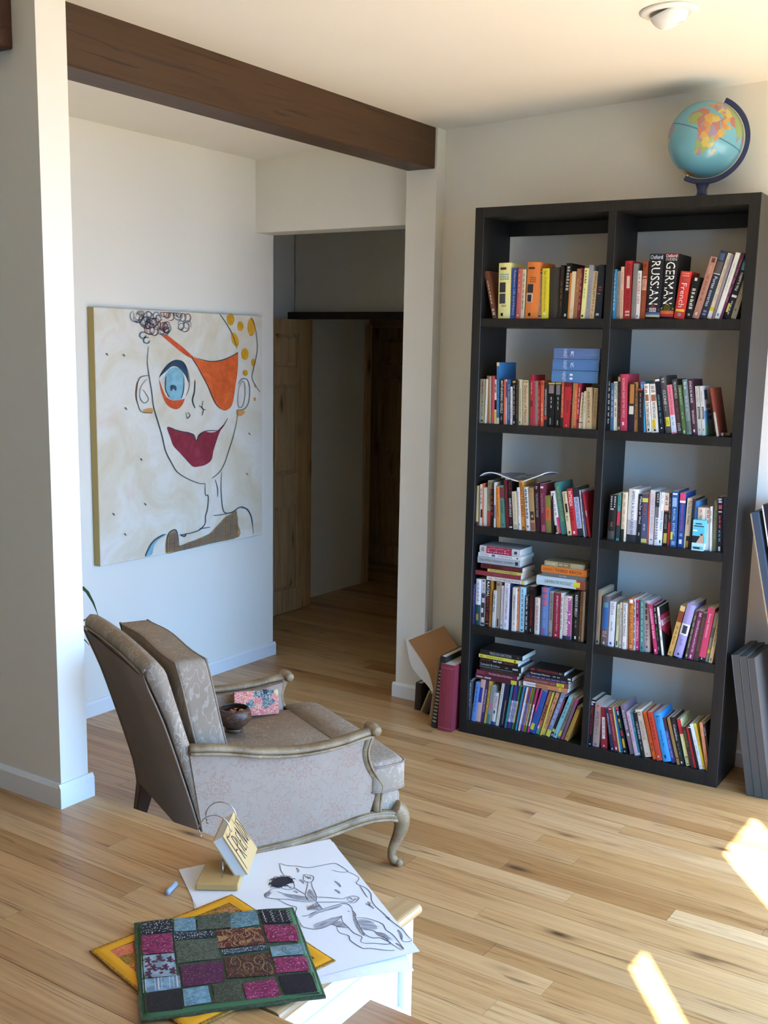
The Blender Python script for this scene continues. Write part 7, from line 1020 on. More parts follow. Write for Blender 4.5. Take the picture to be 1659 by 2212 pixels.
# meridian arm in the plane facing the viewer, on the right-hand side
sdv = Vector((-math.sin(vd), math.cos(vd), 0))     # to the viewer's right
arm = MB(); R0, R1 = GR + 0.006, GR + 0.024; hw = 0.008
fw = Vector((math.cos(vd), math.sin(vd), 0))
angs = [math.radians(90 - 23 - 1 - k * 182 / 40) for k in range(41)]
vs = []
for a in angs:
    for r, s_ in ((R0, -hw), (R1, -hw), (R1, hw), (R0, hw)):
        q = sdv * (r * math.cos(a)) + Vector((0, 0, r * math.sin(a) + GZ)) + fw * s_; vs.append(tuple(q))
arm.add(vs, [(4 * i + k, 4 * i + (k + 1) % 4, 4 * i + 4 + (k + 1) % 4, 4 * i + 4 + k) for i in range(40) for k in range(4)] + [(3, 2, 1, 0), tuple(160 + k for k in range(4))])
M_NAVY = mat('navy_plastic', '#262f55', 0.35)
arm.obj('meridian_arm', M_NAVY, gl, bevel=0.0015)
MB().lathe([(0.085, 0.0005), (0.088, 0.006), (0.07, 0.012), (0.03, 0.018), (0.02, 0.026), (0.018, 0.04), (0.026, 0.066)], 28).obj('stand', M_NAVY, gl, smooth=True)
MB().lathe([(0.005, -GR - 0.012), (0.005, -GR + 0.002)], 8).obj('pin', M_STEEL, gl).matrix_local = Matrix.Translation((0, 0, GZ)) @ ax
MB().lathe([(0.005, GR - 0.002), (0.005, GR + 0.012)], 8).obj('pin', M_STEEL, gl).matrix_local = Matrix.Translation((0, 0, GZ)) @ ax

# ------------------------------------------------------------------ ceiling light
lx, ly = 1.05, -0.70
cl = empty('ceiling_light', (lx, ly, zc(lx))); cl.rotation_euler = (0, -math.atan(G['cs']), 0)
tag(cl, 'white recessed eyeball downlight in the ceiling', 'ceiling light')
MB().lathe([(0.055, 0.0), (0.088, 0.0), (0.090, -0.003), (0.082, -0.008), (0.062, -0.010), (0.056, -0.004)], 40).obj('trim_ring', M_TRIM, cl, smooth=True)
MB().lathe([(0.060, 0.0)] + [(0.060 * math.cos(a), -0.055 * math.sin(a)) for a in [math.pi / 2 * k / 10 for k in range(1, 7)]] + [(0.030, -0.046), (0.027, -0.036), (0.001, -0.036)], 32).obj('eyeball', M_TRIM, cl, smooth=True).rotation_euler = (0.25, -0.25, 0)

# ------------------------------------------------------------------ painting
px, y0, y1, z0, z1 = PAINT_BOX
pt = empty('painting', (XLW, (y0 + y1) / 2, (z0 + z1) / 2))
tag(pt, 'large unframed canvas of a face with an orange eye patch and red lips', 'painting')
oy, oz = (y0 + y1) / 2, (z0 + z1) / 2
def canvas():
    w = NT('primed_canvas_paint', 0.65)
    n = w.noise(w.tc, 3.5, 5, 0.6, 0.8)
    c = w.ramp(n, [(0.3, '#cfbf9e'), (0.48, '#d8cdb4'), (0.6, '#ded8c8'), (0.75, '#d8c8b4')])
    c = w.mix(w.ramp(w.noise(w.tc, 6, 3), [(0.62, 0.0), (0.75, 0.25)]), c, '#d8a898')
    w.bump(w.noise(w.tc, 220, 2), 0.15, 0.002)
    return w.out(c)
MB().box(0.003, px - XLW, y0 - oy, y1 - oy, z0 - oz, z1 - oz).obj('canvas', [canvas()], pt, bevel=0.003)
box('canvas_side', (0.0031, px - XLW - 0.0035, y0 - oy - 0.0008, y0 - oy + 0.002, z0 - oz + .001, z1 - oz - .001), mat('raw_canvas', '#b49c60', 0.8, bump=0.2, bscale=600), pt)
def brushed(col):
    key = 'brushed_' + col
    if key in MATS: return MATS[key]
    w = NT(key, 0.5)
    n = w.noise(w.tc, 14, 5, 0.65, 0.6)
    l = lin(col)
    m = w.out(w.ramp(n, [(0.3, tuple(x * 0.72 for x in l)), (0.5, l), (0.72, tuple(min(1, x * 1.25 + 0.02) for x in l))]))
    MATS[key] = m; return m
for i, (nm, c, q) in enumerate(PAINT_FILLS):
    b = MB(); fill(b, crom(q, 4, True), lambda a, z: (px - XLW + 0.0006 + 0.00015 * i, a - oy, z - oz))
    b.obj(nm, brushed(c), pt, recalc=False)
bl = {}
for c, wd, q in PAINT_LINES: bl.setdefault(c, []).append((wd, q))
lb, lc = MB(), []
for c, ls in bl.items():
    lb.cur = len(lc); lc.append(c)
    for wd, q in ls:
        ribbon(lb, crom(q, 5) if len(q) > 2 else q, wd * 0.00105, lambda a, z: (px - XLW + 0.0052, a - oy, z - oz))
lb.obj('drawn_lines', [flat(c) for c in lc], pt, recalc=False)

# ------------------------------------------------------------------ armchair
TH_ = math.radians(63.5)
ch = empty('armchair', (CHAIR_F[0], CHAIR_F[1], 0), TH_)
tag(ch, 'worn beige damask armchair with carved painted wood arms and cabriole legs', 'armchair')
def damask(name, base, line, amt, sc=9.0, ax='xz'):
    """woven flowers: petalled rings round scattered centres, joined by thin scrolls"""
    w = NT(name, 0.85, 0.2)
    sx = w.n('ShaderNodeSeparateXYZ', {0: w.tc}).outputs
    p2 = w.n('ShaderNodeCombineXYZ', {'X': sx[0], 'Y': sx[2] if ax == 'xz' else w.math('ADD', sx[1], w.math('MULTIPLY', sx[2], 0.6)), 'Z': 0.0}).outputs[0]
    wob = w.n('ShaderNodeVectorMath', {0: w.n('ShaderNodeTexNoise', {'Vector': p2, 'Scale': 30.0}).outputs['Color'], 'Scale': 0.012}, operation='SCALE').outputs[0]
    v = w.n('ShaderNodeVectorMath', {0: p2, 1: wob}, operation='ADD').outputs[0]
    pos = w.vor(v, sc, 'Position', rnd=0.7)
    loc = w.n('ShaderNodeVectorMath', {0: v, 1: pos}, operation='SUBTRACT').outputs[0]
    ls = w.n('ShaderNodeSeparateXYZ', {0: loc}).outputs
    ang = w.math('ARCTAN2', ls[1], ls[0])
    r = w.n('ShaderNodeVectorMath', {0: loc}, operation='LENGTH').outputs['Value']
    rp = w.math('MULTIPLY', r, w.math('ADD', 1.0, w.math('MULTIPLY', w.math('COSINE', w.math('MULTIPLY', ang, 9.0)), 0.20)))
    rings = w.ramp(w.math('SINE', w.math('MULTIPLY', rp, 430.0)), [(0.35, 0.0), (0.8, 1.0)])
    flower = w.math('MULTIPLY', rings, w.ramp(w.math('MULTIPLY', rp, 10.0), [(0.36, 1.0), (0.42, 0.0)]))
    nz = w.noise(v, 34.0, 2, 0.5, 0.4)
    scroll = w.ramp(w.math('ABSOLUTE', w.math('SUBTRACT', nz, 0.5)), [(0.012, 1.0), (0.03, 0.0)])
    f = w.math('MAXIMUM', flower, w.math('MULTIPLY', scroll, 0.7))
    wear = w.ramp(w.noise(w.tc, 5.0, 3), [(0.35, 0.55), (0.6, 1.0)])
    big = w.noise(w.tc, 3.0, 5, 0.65)
    c0 = w.mix(w.ramp(big, [(0.35, 0.0), (0.7, 1.0)]), tuple(x * 0.84 for x in lin(base)), lin(base))
    c0 = w.mix(w.math('MULTIPLY', w.noise(w.map((300, 300, 300)), 1.0, 2), 0.25), c0, tuple(x * 0.6 for x in lin(base)))
    c = w.mix(w.math('MULTIPLY', w.math('MULTIPLY', f, wear), amt), c0, line)
    w.bump(w.math('ADD', w.math('MULTIPLY', f, 0.7), w.noise(w.tc, 600, 2)), 0.22, 0.002)
    return w.out(c)
M_FAB = damask('damask_side', '#a5927e', '#946a58', 0.65, 10.5)
M_FABC = damask('damask_cushion', '#9e8b75', '#c0b2a0', 0.6, 9.0, 'xy')
M_FABB = damask('damask_back', '#8e7b6b', '#76665a', 0.2)
def painted():
    w = NT('worn_painted_wood', 0.5)
    n = w.noise(w.map((14, 14, 14)), 1.0, 6, 0.7)
    n2 = w.noise(w.map((60, 60, 60)), 1.0, 3)
    c = w.ramp(n, [(0.34, '#665034'), (0.45, '#7f6748'), (0.62, '#957e5e'), (0.72, '#a38f74')])
    return w.out(w.mix(w.ramp(n2, [(0.66, 0.0), (0.7, 0.45)]), c, '#c4b8a4'))
M_CW = painted()
def cp(s, w_, z): return (s * K, w_ * K, z * K)
WF = 0.60
# upholstered back
def loft_w(prof_fn, ws, name, m, parent, smooth=True):
    b = MB(); vs = []; n = None
    for w_ in ws:
        pr2 = prof_fn(w_); n = len(pr2); vs += [cp(s, ww, z) for s, ww, z in pr2]
    fs = [(i * n + k, i * n + (k + 1) % n, (i + 1) * n + (k + 1) % n, (i + 1) * n + k) for i in range(len(ws) - 1) for k in range(n)]
    fs += [tuple(range(n))[::-1], tuple((len(ws) - 1) * n + k for k in range(n))]
    return b.add(vs, fs).obj(name, m, parent, smooth=smooth)
back_prof = [(-0.600, 0.165), (-0.612, 0.25), (-0.655, 0.40), (-0.705, 0.56), (-0.758, 0.695), (-0.757, 0.712), (-0.742, 0.726), (-0.722, 0.722), (-0.705, 0.70), (-0.668, 0.57), (-0.628, 0.44), (-0.575, 0.30), (-0.55, 0.165)]
def backp(w_):
    e = min(w_, WF - 0.01 - w_ + 0.0); u = (w_ - 0.295) / 0.295
    ins = max(0.0, 0.012 - min(w_ + 0.0, 0.59 - w_)) * 0.8
    cs_, cz_ = -0.65, 0.44
    crown = 0.012 * (1 - u * u)
    return [(cs_ + (s - cs_) * (1 - ins * 4) if True else s, w_, z + (crown if z > 0.66 else 0) - (ins if z > 0.66 else 0)) for s, z in back_prof]
loft_w(backp, [0.0, 0.004, 0.012, 0.06, 0.15, 0.25, 0.34, 0.44, 0.53, 0.578, 0.586, 0.59], 'backrest', M_FABC, ch)
pan = [(-0.6045, 0.17), (-0.6165, 0.25), (-0.6595, 0.40), (-0.7095, 0.56), (-0.7585, 0.685)]
b = MB(); vs = []
for w_ in (0.012, 0.1, 0.295, 0.49, 0.578):
    vs += [cp(s - 0.002, w_, z) for s, z in pan]
b.add(vs, [(i * 5 + k, i * 5 + k + 1, i * 5 + 6 + k, i * 5 + 5 + k) for i in range(4) for k in range(4)])
b.obj('back_panel', M_FABB, ch, smooth=True)
pip = MB()
for w_ in (0.006, 0.584): pip.sweep(crom([cp(s - 0.003, w_, z) for s, z in pan] + [cp(-0.757, w_, 0.71)], 3), 0.0035, 6)
pip.sweep([cp(-0.762, w_, 0.690 + 0.012 * (1 - ((w_ - 0.295) / 0.295) ** 2)) for w_ in [0.006 + 0.578 * k / 12 for k in range(13)]], 0.0035, 6)
pip.obj('piping', mat('piping_cord', '#8a7664', 0.8), ch, smooth=True)
# side panels (outer fabric + padded inner face)
side_poly = [(-0.60, 0.168), (-0.45, 0.165), (-0.333, 0.166), (-0.215, 0.176), (-0.10, 0.186), (-0.082, 0.24), (-0.085, 0.285), (-0.112, 0.336), (-0.122, 0.387), (-0.115, 0.43), (-0.16, 0.424), (-0.219, 0.416), (-0.334, 0.416), (-0.445, 0.428), (-0.55, 0.452), (-0.645, 0.468), (-0.613, 0.253)]
for wa, wb, nm in ((-0.004, 0.035, 'side_panel'), (WF - 0.035, WF + 0.004, 'side_panel')):
    b = MB(); poly = [(s * K, z * K) for s, z in side_poly]
    b.prism(poly, 1, wa * K, wb * K); o = b.obj(nm, M_FAB, ch, bevel=0.004, seg=2)
# arm rails with front scrolls, curved posts
arm_path = [(-0.645, 0.480), (-0.55, 0.466), (-0.445, 0.442), (-0.334, 0.427), (-0.219, 0.427), (-0.13, 0.438), (-0.092, 0.440)]
post = [(-0.098, 0.434), (-0.110, 0.405), (-0.115, 0.375), (-0.104, 0.336), (-0.080, 0.295), (-0.066, 0.27), (-0.070, 0.225), (-0.072, 0.19)]
rail = [(-0.59, 0.155), (-0.50, 0.150), (-0.43, 0.149), (-0.333, 0.152), (-0.215, 0.166), (-0.125, 0.178), (-0.06, 0.176), (-0.01, 0.165)]
for w_, sg in ((0.006, -1), (WF - 0.006, 1)):
    q = crom([cp(s, w_ + sg * 0.012 * math.sin(math.pi * i / 6), z) for i, (s, z) in enumerate(arm_path)], 4)
    b = MB().sweep(q, [(0.0215, 0.0125)] * len(q), 10)
    b.sweep([(x, y + sg * 0.018, z - 0.013) for x, y, z in q], [(0.0065, 0.0055)] * len(q), 6)
    arm_o = b.obj('arm_rail', M_CW, ch, smooth=True)
    sc_ = MB().sweep([cp(-0.088, w_ - 0.032, 0.443), cp(-0.088, w_ - 0.026, 0.443), cp(-0.088, w_, 0.446), cp(-0.088, w_ + 0.026, 0.445), cp(-0.088, w_ + 0.032, 0.445)], [0.012, 0.0175, 0.0185, 0.0175, 0.012], 14)
    sc_.obj('arm_scroll', M_CW, ch, smooth=True)
    q = crom([cp(s, w_, z) for s, z in post], 4); nq = len(q)
    b = MB().sweep(q, [(0.021 - 0.004 * math.sin(math.pi * i / nq), 0.017) for i in range(nq)], 10, up=(1, 0, 0))
    b.sweep([(x + 0.006, y - 0.022 * 0.8 * (1 if sg < 0 else -1), z) for x, y, z in q], 0.005, 6, up=(1, 0, 0))
    b.obj('arm_post', M_CW, ch, smooth=True)
    q = crom([cp(s, w_ + sg * 0.006, z) for s, z in rail], 4)
    b = MB().sweep(q, [(0.017, 0.018)] * len(q), 8)
    b.sweep([(x, y + sg * 0.017, z - 0.012) for x, y, z in q], [(0.005, 0.006)] * len(q), 6)
    b.sweep([(x, y + sg * 0.014, z + 0.013) for x, y, z in q], [(0.005, 0.004)] * len(q), 6)
    b.obj('side_rail', M_CW, ch, smooth=True)
    # cabriole front leg
    lp = [(-0.012, 0.185), (0.010, 0.165), (0.020, 0.135), (0.012, 0.100), (-0.006, 0.068), (-0.014, 0.040), (-0.006, 0.020), (0.006, 0.010)]
    q = crom([cp(s, w_ - sg * 0.004, z) for s, z in lp], 4); nq = len(q)
    rads = [0.036, 0.036, 0.031, 0.024, 0.0175, 0.015, 0.018, 0.013]
    rr2 = []
    for i in range(nq):
        f = i / 4; k0 = min(6, int(f)); tt = f - k0
        rr2.append(rads[k0] * (1 - tt) + rads[min(7, k0 + 1)] * tt)
    lg = MB().sweep(q, [r * 0.9 for r in rr2], 12, up=(1, 0, 0)).obj('front_leg', M_CW, ch, smooth=True)
    g = MB()
    for off in (-0.5, 0.5): g.sweep([(x + r * 0.55, y + r * off, z) for (x, y, z), r in zip(q[3:-3], rr2[3:-3])], 0.0045, 6, up=(1, 0, 0))
    g.obj('leg_carving', M_CW, lg, smooth=True)
    MB().sweep([cp(0.006, w_ - 0.016, 0.0125), cp(0.006, w_, 0.0125), cp(0.006, w_ + 0.016, 0.0125)], [0.0115, 0.0138, 0.0115], 12).obj('foot_scroll', M_CW, lg, smooth=True)
    # back leg
    MB().add([cp(-0.60, w_ - .022, 0.17), cp(-0.545, w_ - .022, 0.17), cp(-0.545, w_ + .022, 0.17), cp(-0.60, w_ + .022, 0.17), cp(-0.625, w_ - .014, 0.0), cp(-0.597, w_ - .014, 0.0), cp(-0.597, w_ + .014, 0.0), cp(-0.625, w_ + .014, 0.0)],
             [(3, 2, 1, 0), (4, 5, 6, 7), (0, 1, 5, 4), (1, 2, 6, 5), (2, 3, 7, 6), (3, 0, 4, 7)]).obj('back_leg', mat('dark_leg_wood', '#4a3424', 0.5), ch, bevel=0.004)
q = [cp(-0.002, w_, 0.172 - 0.02 * math.cos(math.pi * (w_ - 0.3) / 0.6) ** 2 + 0.02) for w_ in [0.02 + 0.56 * k / 14 for k in range(15)]]
MB().sweep(q, [(0.017, 0.02)] * 15, 8).obj('front_rail', M_CW, ch, smooth=True)
MB().sweep([cp(-0.575, 0.02, 0.16), cp(-0.575, 0.58, 0.16)], (0.018, 0.02), 8).obj('rear_rail', M_CW, ch)
MB().rbox(cp(-0.285, 0.30, 0.205), (0.61 * K, 0.585 * K, 0.085 * K), 0.03, 8).obj('seat_base', M_FABC, ch, smooth=True)
# T-shaped seat cushion
tsh = crom([(-0.56, 0.045), (-0.30, 0.040), (-0.115, 0.040), (-0.095, 0.03), (-0.09, -0.008), (-0.03, -0.012), (0.018, 0.0), (0.028, 0.06), (0.032, 0.3), (0.028, 0.54), (0.018, 0.60), (-0.03, 0.612), (-0.09, 0.608), (-0.095, 0.57), (-0.115, 0.56), (-0.30, 0.56), (-0.56, 0.555)], 3, True)
cs0 = Vector((-0.27, 0.3)); b = MB(); vs = []; N = len(tsh)
lay_ = [(0.90, 0.244), (0.975, 0.247), (1.0, 0.256), (1.0, 0.318), (0.988, 0.330), (0.965, 0.338), (0.93, 0.343)]
for f, z in lay_:
    for p in tsh:
        qv = cs0 + (Vector(p) - cs0) * f; vs.append(cp(qv.x, qv.y, z))
fs = [(i * N + k, i * N + (k + 1) % N, (i + 1) * N + (k + 1) % N, (i + 1) * N + k) for i in range(len(lay_) - 1) for k in range(N)] + [tuple(range(N))[::-1], tuple((len(lay_) - 1) * N + k for k in range(N))]
sc = b.add(vs, fs).obj('seat_cushion', M_FABC, ch, smooth=True)
pb = MB()
for z, f in ((0.329, 0.995), (0.254, 0.998)): pb.sweep([cp(*(cs0 + (Vector(p) - cs0) * f), z) for p in tsh], 0.0038, 6, close=True)
pb.obj('piping', mat('piping_cord', '#8a7664', 0.8), sc, smooth=True)
# loose back cushion, boxed edges
bot, tp = (-0.533, 0.352), (-0.622, 0.708)
def pill(u, v, w_, p):
    h_ = p.z; k = (h_ + 0.19 * K) / (0.38 * K)
    puff = 1 + 0.35 * (1 - u * 0) * (1 - v * v) * (1 - w_ * w_)
    return (p.x * puff + (bot[0] + (tp[0] - bot[0]) * k) * K, p.y + (0.01 * math.sin(5 * k) if abs(v) > .8 else 0), (bot[1] + (tp[1] - bot[1]) * k) * K + 0.006 * math.sin(4 * v + 1) * k)
bc = MB().rbox((0, 0.30 * K, 0), (0.090 * K, 0.50 * K, 0.38 * K), 0.012, 14, pill).obj('back_cushion', M_FABC, ch, smooth=True)
pb = MB()
for sx in (-1, 1):
    ring = [(v, w_) for v, w_ in [(-1, -1 + 2 * k / 8) for k in range(8)] + [(-1 + 2 * k / 10, 1) for k in range(10)] + [(1, 1 - 2 * k / 8) for k in range(8)] + [(1 - 2 * k / 10, -1) for k in range(10)]]
    pb.sweep([tuple(Vector(pill(sx, v, w_, Vector((sx * 0.042 * K, v * 0.247 * K, w_ * 0.187 * K)))) + Vector((0, 0.30 * K, 0))) for v, w_ in ring], 0.0036, 6, close=True)
pb.obj('piping', mat('piping_cord', '#8a7664', 0.8), bc, smooth=True)
CM = Matrix.Translation((CHAIR_F[0], CHAIR_F[1], 0)) @ Matrix.Rotation(TH_, 4, 'Z')
def onchair(o, s, w_, z, rz=0.0): o.matrix_world = CM @ Matrix.Translation(cp(s, w_, z)) @ Matrix.Rotation(rz, 4, 'Z')

# coconut bowl with shells on the seat
bowl = empty('coconut_bowl'); onchair(bowl, -0.36, 0.39, 0.3575)
tag(bowl, 'brown coconut-shell bowl on a ring foot, on the armchair seat', 'bowl')
def husk():
    w = NT('coconut_shell', 0.45)
    n = w.noise(w.map((40, 40, 160)), 1.0, 5, 0.7, 1.0)
    w.bump(n, 0.25, 0.002)
    return w.out(w.ramp(n, [(0.35, '#2c1c14'), (0.55, '#5a4030'), (0.72, '#8a705c')]))
BR = 0.060
prof = [(0.02, 0.012)] + [(BR * math.sin(a), 0.012 + 0.047 - 0.047 * math.cos(a)) for a in [math.radians(k) for k in range(25, 128, 9)]]
top_r, top_z = prof[-1]
prof += [(top_r - 0.004, top_z + 0.001)] + [((BR - 0.004) * math.sin(a), 0.012 + 0.047 - 0.043 * math.cos(a)) for a in [math.radians(k) for k in range(118, 10, -12)]] + [(0.001, 0.0165)]
MB().lathe(prof, 32).obj('shell', husk(), bowl, smooth=True)
MB().lathe([(0.028, 0.0), (0.031, 0.003), (0.030, 0.014), (0.022, 0.016), (0.020, 0.0)], 28).obj('foot_ring', husk(), bowl, smooth=True)
def seashell(c1, sz):
    b = MB(); q = []; r = []
    for k in range(26):
        a = k * 0.5; rad = sz * (1 - k / 28); q.append((rad * 0.5 * math.cos(a), rad * 0.5 * math.sin(a), sz * 0.06 * k)); r.append(sz * 0.42 * (1 - k / 27))
    b.sweep(q, r, 8); return b.obj('seashell', flat(c1, 0.35), None, smooth=True)
for k, (c1, ds, dw, dz, sz, rx, lab) in enumerate([('#d8884c', 0.018, -0.012, 0.078, 0.017, 1.2, 'orange spiral seashell on top in the coconut bowl'), ('#e4dcd0', 0.03, 0.012, 0.072, 0.016, 1.5, 'white seashell at the front of the coconut bowl'), ('#b87454', -0.002, 0.016, 0.072, 0.018, 0.8, 'brown seashell at the back of the coconut bowl'), ('#e8c8a8', 0.004, -0.028, 0.07, 0.015, 2.0, 'pale peach seashell beside the orange one in the coconut bowl')]):
    s = seashell(c1, sz); s.matrix_world = bowl.matrix_world @ Matrix.Translation((ds, dw, dz - 0.012)) @ Matrix.Rotation(rx, 4, (0.3, 1, 0.2)); tag(s, lab, 'seashell', 'seashells in the bowl')

# patterned notebook leaning on the far arm
nb_ = empty('notebook'); nb_.matrix_world = CM @ Matrix.Translation(cp(-0.31, 0.515, 0.357)) @ Matrix.Rotation(math.radians(4), 4, 'Y') @ Matrix.Rotation(math.radians(-14), 4, 'X')
tag(nb_, 'small red black and gold patterned notebook leaning on the armchair arm', 'notebook')
NWD, NHT = 0.155 * K, 0.078 * K
def batik():
    w = NT('batik_paper', 0.5)
    col = w.vor(w.map((26, 26, 34)), 1.0, 'Color')
    sep = w.n('ShaderNodeSeparateColor', {'Color': col}).outputs[0]
    base = w.ramp(sep, [(0.0, '#b8483c'), (0.34, '#1c2430'), (0.55, '#b49450'), (0.75, '#c85448'), (0.9, '#202838')], 'CONSTANT')
    f = w.ramp(w.math('SINE', w.math('MULTIPLY', w.noise(w.tc, 48, 3, 0.6, 1.2), 40.0)), [(0.75, 0.0), (0.85, 1.0)])
    return w.out(w.mix(w.math('MULTIPLY', f, 0.8), base, '#dcc890'))
box('cover', (0, NWD, -0.0105, 0, 0, NHT), batik(), nb_, 0.001)
box('page_block', (0.002, NWD - 0.002, -0.0085, -0.002, -0.0006, NHT + 0.0006), M_PAGE, nb_)
box('strap', (NWD * 0.66, NWD * 0.74, -0.0125, 0.001, NHT * 0.85, NHT + 0.003), flat('#181c28'), nb_, 0.0008)

# ------------------------------------------------------------------ things on the raised floor
# drawing paper: two sheets
def sheet(name, corners, z, m, droop=0.0, nx=18, ny=18, dz=0.0):
    tl, tr, br, bl2 = [Vector(c) for c in corners]; b = MB(); vs = []
    for j in range(ny + 1):
        for i in range(nx + 1):
            u, v = i / nx, j / ny
            p = tl * (1 - u) * (1 - v) + tr * u * (1 - v) + br * u * v + bl2 * (1 - u) * v
            e = max(0, p.x - XP)
            vs.append((p.x, p.y, z - droop * e * e))
    f = [(j * (nx + 1) + i, j * (nx + 1) + i + 1, (j + 1) * (nx + 1) + i + 1, (j + 1) * (nx + 1) + i) for j in range(ny) for i in range(nx)]
    b.add(vs, f)
    n = len(vs); b.add([(x, y, zz - 0.0005) for x, y, zz in vs], [q[::-1] for q in f])
    return b.obj(name, m, None, smooth=False)
tl, tr, br, bl2 = [Vector(c) for c in PAPER]
sh2 = sheet('paper_sheet', [tl + Vector((.012, .01)), tr + Vector((.018, -.008)), br + Vector((.016, -.05)), bl2 + Vector((-.01, -.05))], ZP + 0.0012, M_PAPER, 1.3)
tag(sh2, 'blank sheet of white paper lying beneath the charcoal figure drawing', 'paper')
dr = empty('figure_drawing', (tl.x, tl.y, ZP + 0.0025)); 
tag(dr, 'white sheet with a charcoal drawing of a reclining figure on the raised floor', 'drawing')
def D_(o): o.parent = dr; o.matrix_parent_inverse = Matrix.Translation((-tl.x, -tl.y, -(ZP + 0.0025))); return o
D_(sheet('paper', [tl, tr, br, bl2], ZP + 0.0025, M_PAPER, 0.25))
def dz(x, y): e = max(0, x - XP); return ZP + 0.0025 - 0.25 * e * e
st, sm, hair, shd = DRAW
b = MB()
for q in st: ribbon(b, crom(q, 5), 0.0022, lambda a, c: (a, c, dz(a, c) + 0.0009))
D_(b.obj('charcoal_lines', mat('charcoal', '#58565e', 0.9), None, recalc=False))
b = MB(); fill(b, crom(hair, 4, True), lambda a, c: (a, c, dz(a, c) + 0.0011)); 
rr = random.Random(9)
for k in range(40):
    q = hair[k % len(hair)]; x, y = q[0] + rr.uniform(-.006, .006), q[1] + rr.uniform(-.006, .006)
    ribbon(b, [(x + .004 * math.cos(t_), y + .004 * math.sin(t_)) for t_ in (0, 1, 2, 3, 4, 5)], 0.0018, lambda a, c: (a, c, dz(a, c) + 0.0013))
D_(b.obj('drawn_hair', mat('charcoal_dark', '#2c2a2e', 0.9), None, recalc=False))
b = MB()
for q in sm: ribbon(b, crom([q[0], tuple((Vector(q[0]) + Vector(q[1])) / 2 + Vector((.002, .002))), q[1]], 4), 0.006, lambda a, c: (a, c, dz(a, c) + 0.0005))
zl = 0.0004
for poly in shd:    # soft tone with a few hatch strokes over it
    bs = MB(); fill(bs, crom(poly, 3, True), lambda a, c: (a, c, dz(a, c) + zl)); zl += 0.00003
    D_(bs.obj('charcoal_shading', mat('charcoal_soft', '#b6b2b2', 0.9), None, recalc=False))
for poly in shd:
    xs = [p[0] for p in poly]; ys = [p[1] for p in poly]; got = 0
    for k in range(400):
        p = (rr.uniform(min(xs), max(xs)), rr.uniform(min(ys), max(ys)))
        if inside(p, poly) and got < 16:
            got += 1; zz = 0.00075 + 0.00002 * got
            dv = Vector((poly[1][0] - poly[0][0], poly[1][1] - poly[0][1])).normalized() * rr.uniform(.006, .012)
            ribbon(b, [(p[0] - dv.x, p[1] - dv.y), p, (p[0] + dv.x, p[1] + dv.y)], 0.0014, lambda a, c: (a, c, dz(a, c) + zz))
D_(b.obj('charcoal_hatching', mat('charcoal_hatch', '#8e8a8c', 0.9), None, recalc=False))

# embroidered cloths
def cloth(name, corners, z, border, bw, inner, inner_m, th, wav, label):
    c = [Vector(q) for q in corners]; ctr = sum(c, Vector((0, 0))) / 4
    root = empty(name, (ctr.x, ctr.y, z)); tag(root, label, 'cloth', 'patchwork cloths on the raised floor')
    def P(u, v): return c[0] * (1 - u) * (1 - v) + c[1] * u * (1 - v) + c[2] * u * v + c[3] * (1 - u) * v
    def hz(x, y): return z + th + wav * (math.sin(x * 23 + y * 9) * math.sin(y * 19 - x * 7) + 1)
    N = 22; vs = []
    for j in range(N + 1):
        for i in range(N + 1):
            p = P(i / N, j / N); p = p + Vector((.0025 * math.sin(j * .9), .0025 * math.sin(i * .8)))
            vs.append((p.x, p.y, hz(p.x, p.y)))
    f = [(j * (N + 1) + i, j * (N + 1) + i + 1, (j + 1) * (N + 1) + i + 1, (j + 1) * (N + 1) + i) for j in range(N) for i in range(N)]
    b = MB().add(vs, f); b.add([(x, y, z) for x, y, zz in vs], [q[::-1] for q in f])
    per = [i for i in range(N + 1)] + [j * (N + 1) + N for j in range(1, N + 1)] + [N * (N + 1) + i for i in range(N - 1, -1, -1)] + [j * (N + 1) for j in range(N - 1, 0, -1)]
    b.add([vs[i] for i in per] + [(vs[i][0], vs[i][1], z) for i in per], [(i, (i + 1) % len(per), len(per) + (i + 1) % len(per), len(per) + i) for i in range(len(per))])
    inv = Matrix.Translation((-ctr.x, -ctr.y, -z))
    def A(o): o.parent = root; o.matrix_parent_inverse = inv; return o
    A(b.obj('backing', inner_m, None, smooth=True))
    # hem: rolled border strip
    b = MB()
    for k in range(4):
        for s_ in range(16):
            for t_ in (0, 1):
                pass
    ring = []
    for k in range(4):
        for s_ in range(16):
            u = s_ / 16; a = c[k] + (c[(k + 1) % 4] - c[k]) * u
            ring.append(a)
    vs2 = []
    for a in ring:
        dirv = (ctr - a)
        for w0, lift in ((0.0, -0.002), (0.012, 0.0022), (bw * 1.41 * 0.5, 0.0026), (bw * 1.25, 0.0012)):
            # inset proportional so that the strip keeps its width on straight sides
            f_ = w0 / (0.5 * (c[1] - c[0]).length)
            q = a + dirv * f_; vs2.append((q.x, q.y, hz(q.x, q.y) + lift))
    n = len(ring)
    b.add(vs2, [(4 * i + k, 4 * ((i + 1) % n) + k, 4 * ((i + 1) % n) + k + 1, 4 * i + k + 1) for i in range(n) for k in range(3)])
    A(b.obj('hem', border, None, smooth=True))
    return root, A, hz
